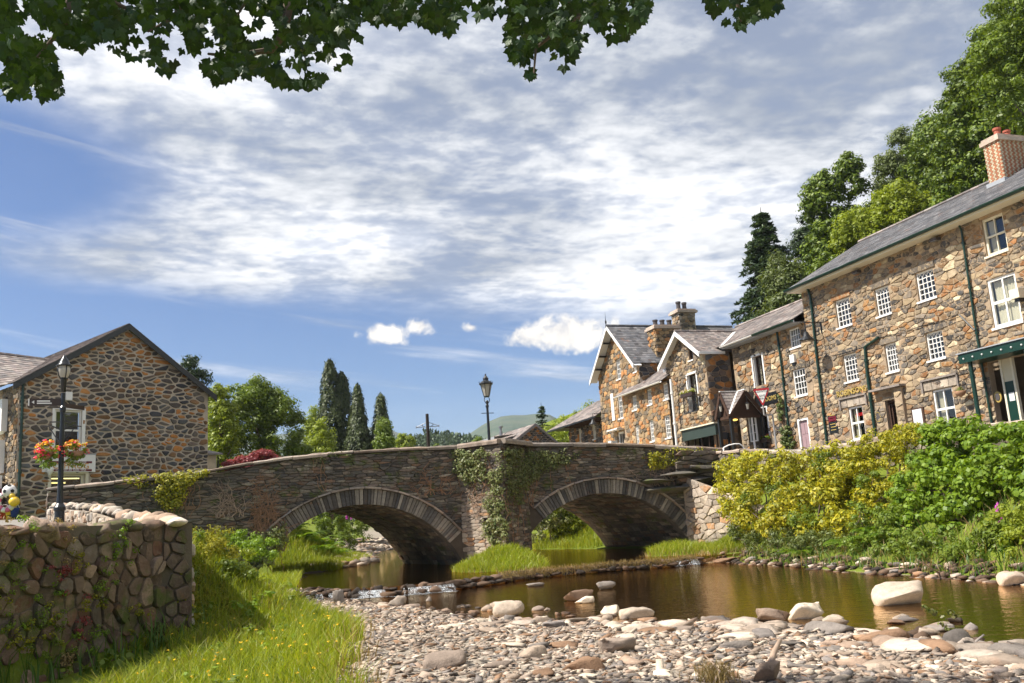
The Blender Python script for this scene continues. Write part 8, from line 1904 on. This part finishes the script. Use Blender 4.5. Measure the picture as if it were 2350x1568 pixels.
acc_v = []; acc_r = []; cnt = 0; r2 = np.random.default_rng(56)
n = 34000; yv_ = 6.0+(r2.random(n)**1.35)*22; xv_ = r2.uniform(.8, 9.6, n); xl_ = np.interp(yv_, *LWX); ge_ = grass_edge(yv_); m = (xv_ > ge_-.1) & (xv_ < xl_+.5); xv_, yv_, xl_ = xv_[m], yv_[m], xl_[m]
zz_ = height(xv_, yv_)[0]; sz_ = (.018+.050*r2.random(len(xv_))**2.2)*(1+.35*np.clip((xv_-3)/5, 0, 1)+.02*(yv_-8)); VV = np.array(VAR)[r2.integers(0, 10, len(xv_))]
a = r2.uniform(0, 6.28, len(xv_)); ca, sa = np.cos(a)[:, None], np.sin(a)[:, None]; sx = sz_*r2.uniform(1.0, 2.2, len(xv_)); sy = sz_*r2.uniform(.6, 1.1, len(xv_)); sz2 = sz_*r2.uniform(.22, .5, len(xv_))
X0, Y0, Z0 = VV[..., 0]*sx[:, None], VV[..., 1]*sy[:, None], VV[..., 2]*sz2[:, None]; til = r2.normal(0, .25, len(xv_))[:, None]; Z0 = Z0+X0*til
V = np.stack([X0*ca-Y0*sa+xv_[:, None], X0*sa+Y0*ca+yv_[:, None], Z0+(zz_+sz2*.35)[:, None]], -1).reshape(-1, 3); nv = VAR[0].shape[0]
LOD = F1; F = (LOD[None]+np.arange(len(xv_))[:, None, None]*nv).reshape(-1, 3); put('gravel', mesh_from('gravel', V, F, 'river_stone', rn=np.repeat(r2.random(len(xv_)), nv)), None, 'stuff')
for i in range(44):
    y = rr.uniform(9.5, 20); x = float(np.interp(y, *LWX))+rr.uniform(.15, 1.9)*(1 if i % 2 else .6); s = rr.uniform(.06, .17); V, F = rock_geo((0, 0, 0), (s*rr.uniform(.9, 1.6), s*rr.uniform(.6, 1), s*rr.uniform(.35, .6)), 1600+i, 2)
    o = put('shallows_stone', mesh_from('shallows_stone', V, F, 'river_stone' if i % 3 else 'wet_stone', rn=np.full(len(V), rr.random())), None); o.location = (x, y, s*.08); tag(o, 'small stone breaking the water just off the gravel bar', 'stone', 'stones in the shallows')
# far gravel seen through the left arch, and drowned stones
V0, F0 = VAR[0], F1
def stonefield(name, xs_, ys_, size, mat, seed, dz=.3):
    r3 = np.random.default_rng(seed); n = len(xs_); z = height(xs_, ys_)[0]; VV = np.array(VAR)[r3.integers(0, 10, n)]; s = size*r3.uniform(.5, 1.6, n)
    V = VV*np.stack([s*1.2, s*.9, s*.5], -1)[:, None]+np.stack([xs_, ys_, z+s*dz], -1)[:, None]; put(name, mesh_from(name, V.reshape(-1, 3), (F0[None]+np.arange(n)[:, None, None]*nv).reshape(-1, 3), mat, rn=np.repeat(r3.random(n), nv), smooth=True), None, 'stuff')
ys3 = r2.uniform(62, 100, 2200); xs3 = np.interp(ys3, *LWX)-r2.uniform(-1.5, 8, 2200); stonefield('far_gravel', xs3, ys3, .28, 'river_stone', 61)
ys3 = r2.uniform(43, 62, 240); xs3 = np.interp(ys3, *LWX)+r2.uniform(-1.2, .6, 240); stonefield('far_bank_stones', xs3, ys3, .3, 'river_stone', 62)
ys3 = r2.uniform(9, 27.5, 1500); xs3 = np.interp(ys3, *LWX)+r2.random(1500)**1.5*5; stonefield('drowned_stones', xs3, ys3, .11, 'wet_stone', 63)
ys3 = r2.uniform(10, 28, 420); xs3 = np.interp(ys3, *RWX)+r2.uniform(-.3, .9, 420); stonefield('bank_stones', xs3, ys3, .11, 'wet_stone', 64); stonefield('pale_bank_stones', xs3[:110]+.1, ys3[:110]+.2, .12, 'river_stone', 65)
# boulders that stand out, each by itself
BO = [
 (2095,1378,58,26,'large flat-topped pale boulder standing alone in the river','river_stone',.45),
 (1455,1413,0,0,'',None,0)]
def boulder(px, py, wpx, hpx, label, r, mat='river_stone', z=0.0, seed=1, flat=1.0, name='boulder', dep=.7):
    p = atZ(px, py, z); d = float((p-CPOS)@_F); w = 1.22*wpx*d/FPX/2; h = hpx*d/FPX
    V, F = rock_geo((0, 0, 0), (1, 1, 1), seed, 3); V = V-(V.max(0)+V.min(0))/2; V[:, 2] = np.minimum(V[:, 2]+.05*V[:, 0], .56+.09*np.sin(V[:, 0]*5+seed)*np.cos(V[:, 1]*6)); V = V/(V.max(0)-V.min(0))*np.array([2*w, 2*w*dep, h*1.45])
    lo = V[:, 2].min(); V[:, 2] -= V[:, 2].max()-h*1.0
    o = put(name, mesh_from(name, V, F, mat, rn=np.full(len(V), r), smooth=False), None); o.location = (p[0], p[1]+w*dep*.6, z); tag(o, label, 'stone' if name != 'boulder' else 'boulder'); return o
boulder(2095,1386,124,48,'large flat-topped pale boulder standing alone in the river', .25, seed=5)
boulder(1858,1420,76,34,'rounded pale boulder at the water edge, right one of a pair', .55, seed=8)
boulder(1785,1424,66,28,'rounded brownish boulder at the water edge, left one of a pair', .35, seed=9)
boulder(1465,1418,62,22,'low smooth oval stone in the shallows left of the pebble spit', .25, seed=11)
boulder(1408,1410,40,20,'smooth pale stone sitting left of the low oval one in the shallows', .55, seed=12)
boulder(1170,1414,62,34,'angular pale rock in the shallows with a bright white face', .25, seed=14)
boulder(1395,1352,44,18,'pale rock standing in the middle of the river', .45, seed=15)
boulder(1335,1378,56,24,'dark wet rock in mid river beside a light one', .95, mat='wet_stone', seed=16)
boulder(1348,1384,36,14,'yellowish white stone against the dark wet rock in mid river', .55, seed=17)
boulder(1232,1345,36,7,'thin pale slab breaking the surface below the island', .45, seed=18)
boulder(778,1388,22,34,'upright pale stone at the water edge below the weir', .45, seed=19, dep=.5)
boulder(913,1388,36,20,'domed grey stone right of the upright pale stone', .85, seed=20)
boulder(985,1380,12,10,'small round stone alone in the water below the weir', .45, seed=22)
boulder(1248,1425,22,10,'small oval white stone alone in the shallows', .55, seed=23)
boulder(1275,1450,44,24,'dark mottled rounded boulder at the edge of the shallows', .92, seed=24, z=.02)
boulder(2250,1500,80,18,'long dark flat stone at the right end of the gravel', .85, seed=25, z=.05)
boulder(2215,1480,70,18,'dark slab at the water edge near the right of the gravel', .9, seed=26, z=.02)
boulder(1425,1498,80,32,'grey-brown humped boulder in the gravel below the shallows', .15, seed=27, z=.22)
boulder(1345,1540,76,28,'rusty brown wedge of rock in the foreground gravel', .75, seed=28, z=.28)
boulder(1025,1528,84,30,'greenish buried flat stone in the left foreground gravel', .15, seed=29, z=.34)
boulder(1230,1508,64,22,'tan flat-faced stone half buried in the middle of the gravel', .62, seed=30, z=.3)
boulder(1770,1560,60,40,'broad brown rock at the bottom edge of the picture', .35, seed=31, z=.25)
boulder(2170,1448,60,12,'pale flat slab in the water beside the sprouting weed', .45, seed=32)
boulder(1560,1455,110,14,'long flat rock on the spit between the two pools', .15, seed=33, z=.04)
for i, (px, py, w, h) in enumerate(((1545,1288,90,14),(1740,1278,36,30),(1790,1285,60,18),(1900,1285,70,22),(2010,1292,60,22),(2065,1302,46,30),(2140,1300,30,16),(2235,1318,34,18),(2290,1320,80,34),(2340,1342,70,30),(1725,1262,30,26),(1680,1290,60,10))):
    boulder(px, py, w, h, ['low pale rock at the right waterline under the shrubs', 'brownish rock at the right waterline under the shrubs'][i % 2], [.05, .35, .75][i % 3], seed=40+i)['group'] = 'rocks along the right waterline'
# driftwood, sticks, sprouting weed
def stick(label, pts, r0, r1, mat='driftwood', name='driftwood'):
    P = [p if isinstance(p, np.ndarray) else atD(*p) for p in pts]; t = thing(name, label, 'driftwood', tuple(P[0])); mb = MB(); mb.tube(P, list(np.linspace(r0, r1, len(P))), 7); mb.build('branch', mat, t, smooth=True); return t
g_ = lambda px, py, z: atZ(px, py, z)
stick('bleached stick standing up from the foreground gravel', [g_(1765,1545,.30), g_(1775,1500,.42), g_(1790,1470,.5)], .035, .02)
stick('dry pale twig curving out of the bottom of the gravel', [g_(1640,1565,.28), g_(1652,1540,.35), g_(1618,1505,.4)], .012, .006)
stick('dark driftwood branch lying against the island', [g_(1015,1338,.05), g_(1060,1330,.12), g_(1110,1336,.10), g_(1150,1328,.14)], .05, .02, 'dark_wood')
stick('second dark branch lower on the edge of the island', [g_(1060,1345,.03), g_(1110,1338,.08), g_(1160,1334,.05)], .035, .015, 'dark_wood')
stick('pale fallen branch in the water under the ferns', [g_(2030,1308,.05), g_(2070,1302,.12), g_(2110,1306,.08)], .03, .012)
stick('thin pale branch leaning into the water at the right bank', [g_(2160,1318,.03), g_(2130,1300,.3), g_(2105,1285,.6)], .02, .008)
p = atZ(2168,1455,0.02); cs = np.array([p+np.array([rr.gauss(0, .1), rr.gauss(0, .08), .05+rr.random()*.28]) for _ in range(10)]); clumpy('water_weed', 'small leafy weed sprouting from the water beside a pale slab', cs, 12, .05, .05, 'leaf_ivy', 470, 'weed')
P = np.array([g_(1640+rr.gauss(0, 22), 1562+rr.gauss(0, 6), .25) for _ in range(300)]); blades('dry_root_tuft', P, .18, .008, 'dry_grass', 48, .9)

# red shed front reflected beyond the arch
rs = atD(905, 1120, 95)

# ------------------------------------------------------------------ air between here and the mountains
hm, t = new_mat('haze_air'); pv = t.add('ShaderNodeVolumePrincipled'); pv.inputs['Color'].default_value = (0.86, 0.92, 1.0, 1); pv.inputs['Density'].default_value = 0.00014; pv.inputs['Anisotropy'].default_value = 0.3
out = t.add('ShaderNodeOutputMaterial'); t.l.new(pv.outputs[0], out.inputs['Volume'])
mb = MB(); mb.box((-2800, -260, -8), (3200, 3000, 275)); hz = mb.build('haze', 'haze_air', None, 'stuff')
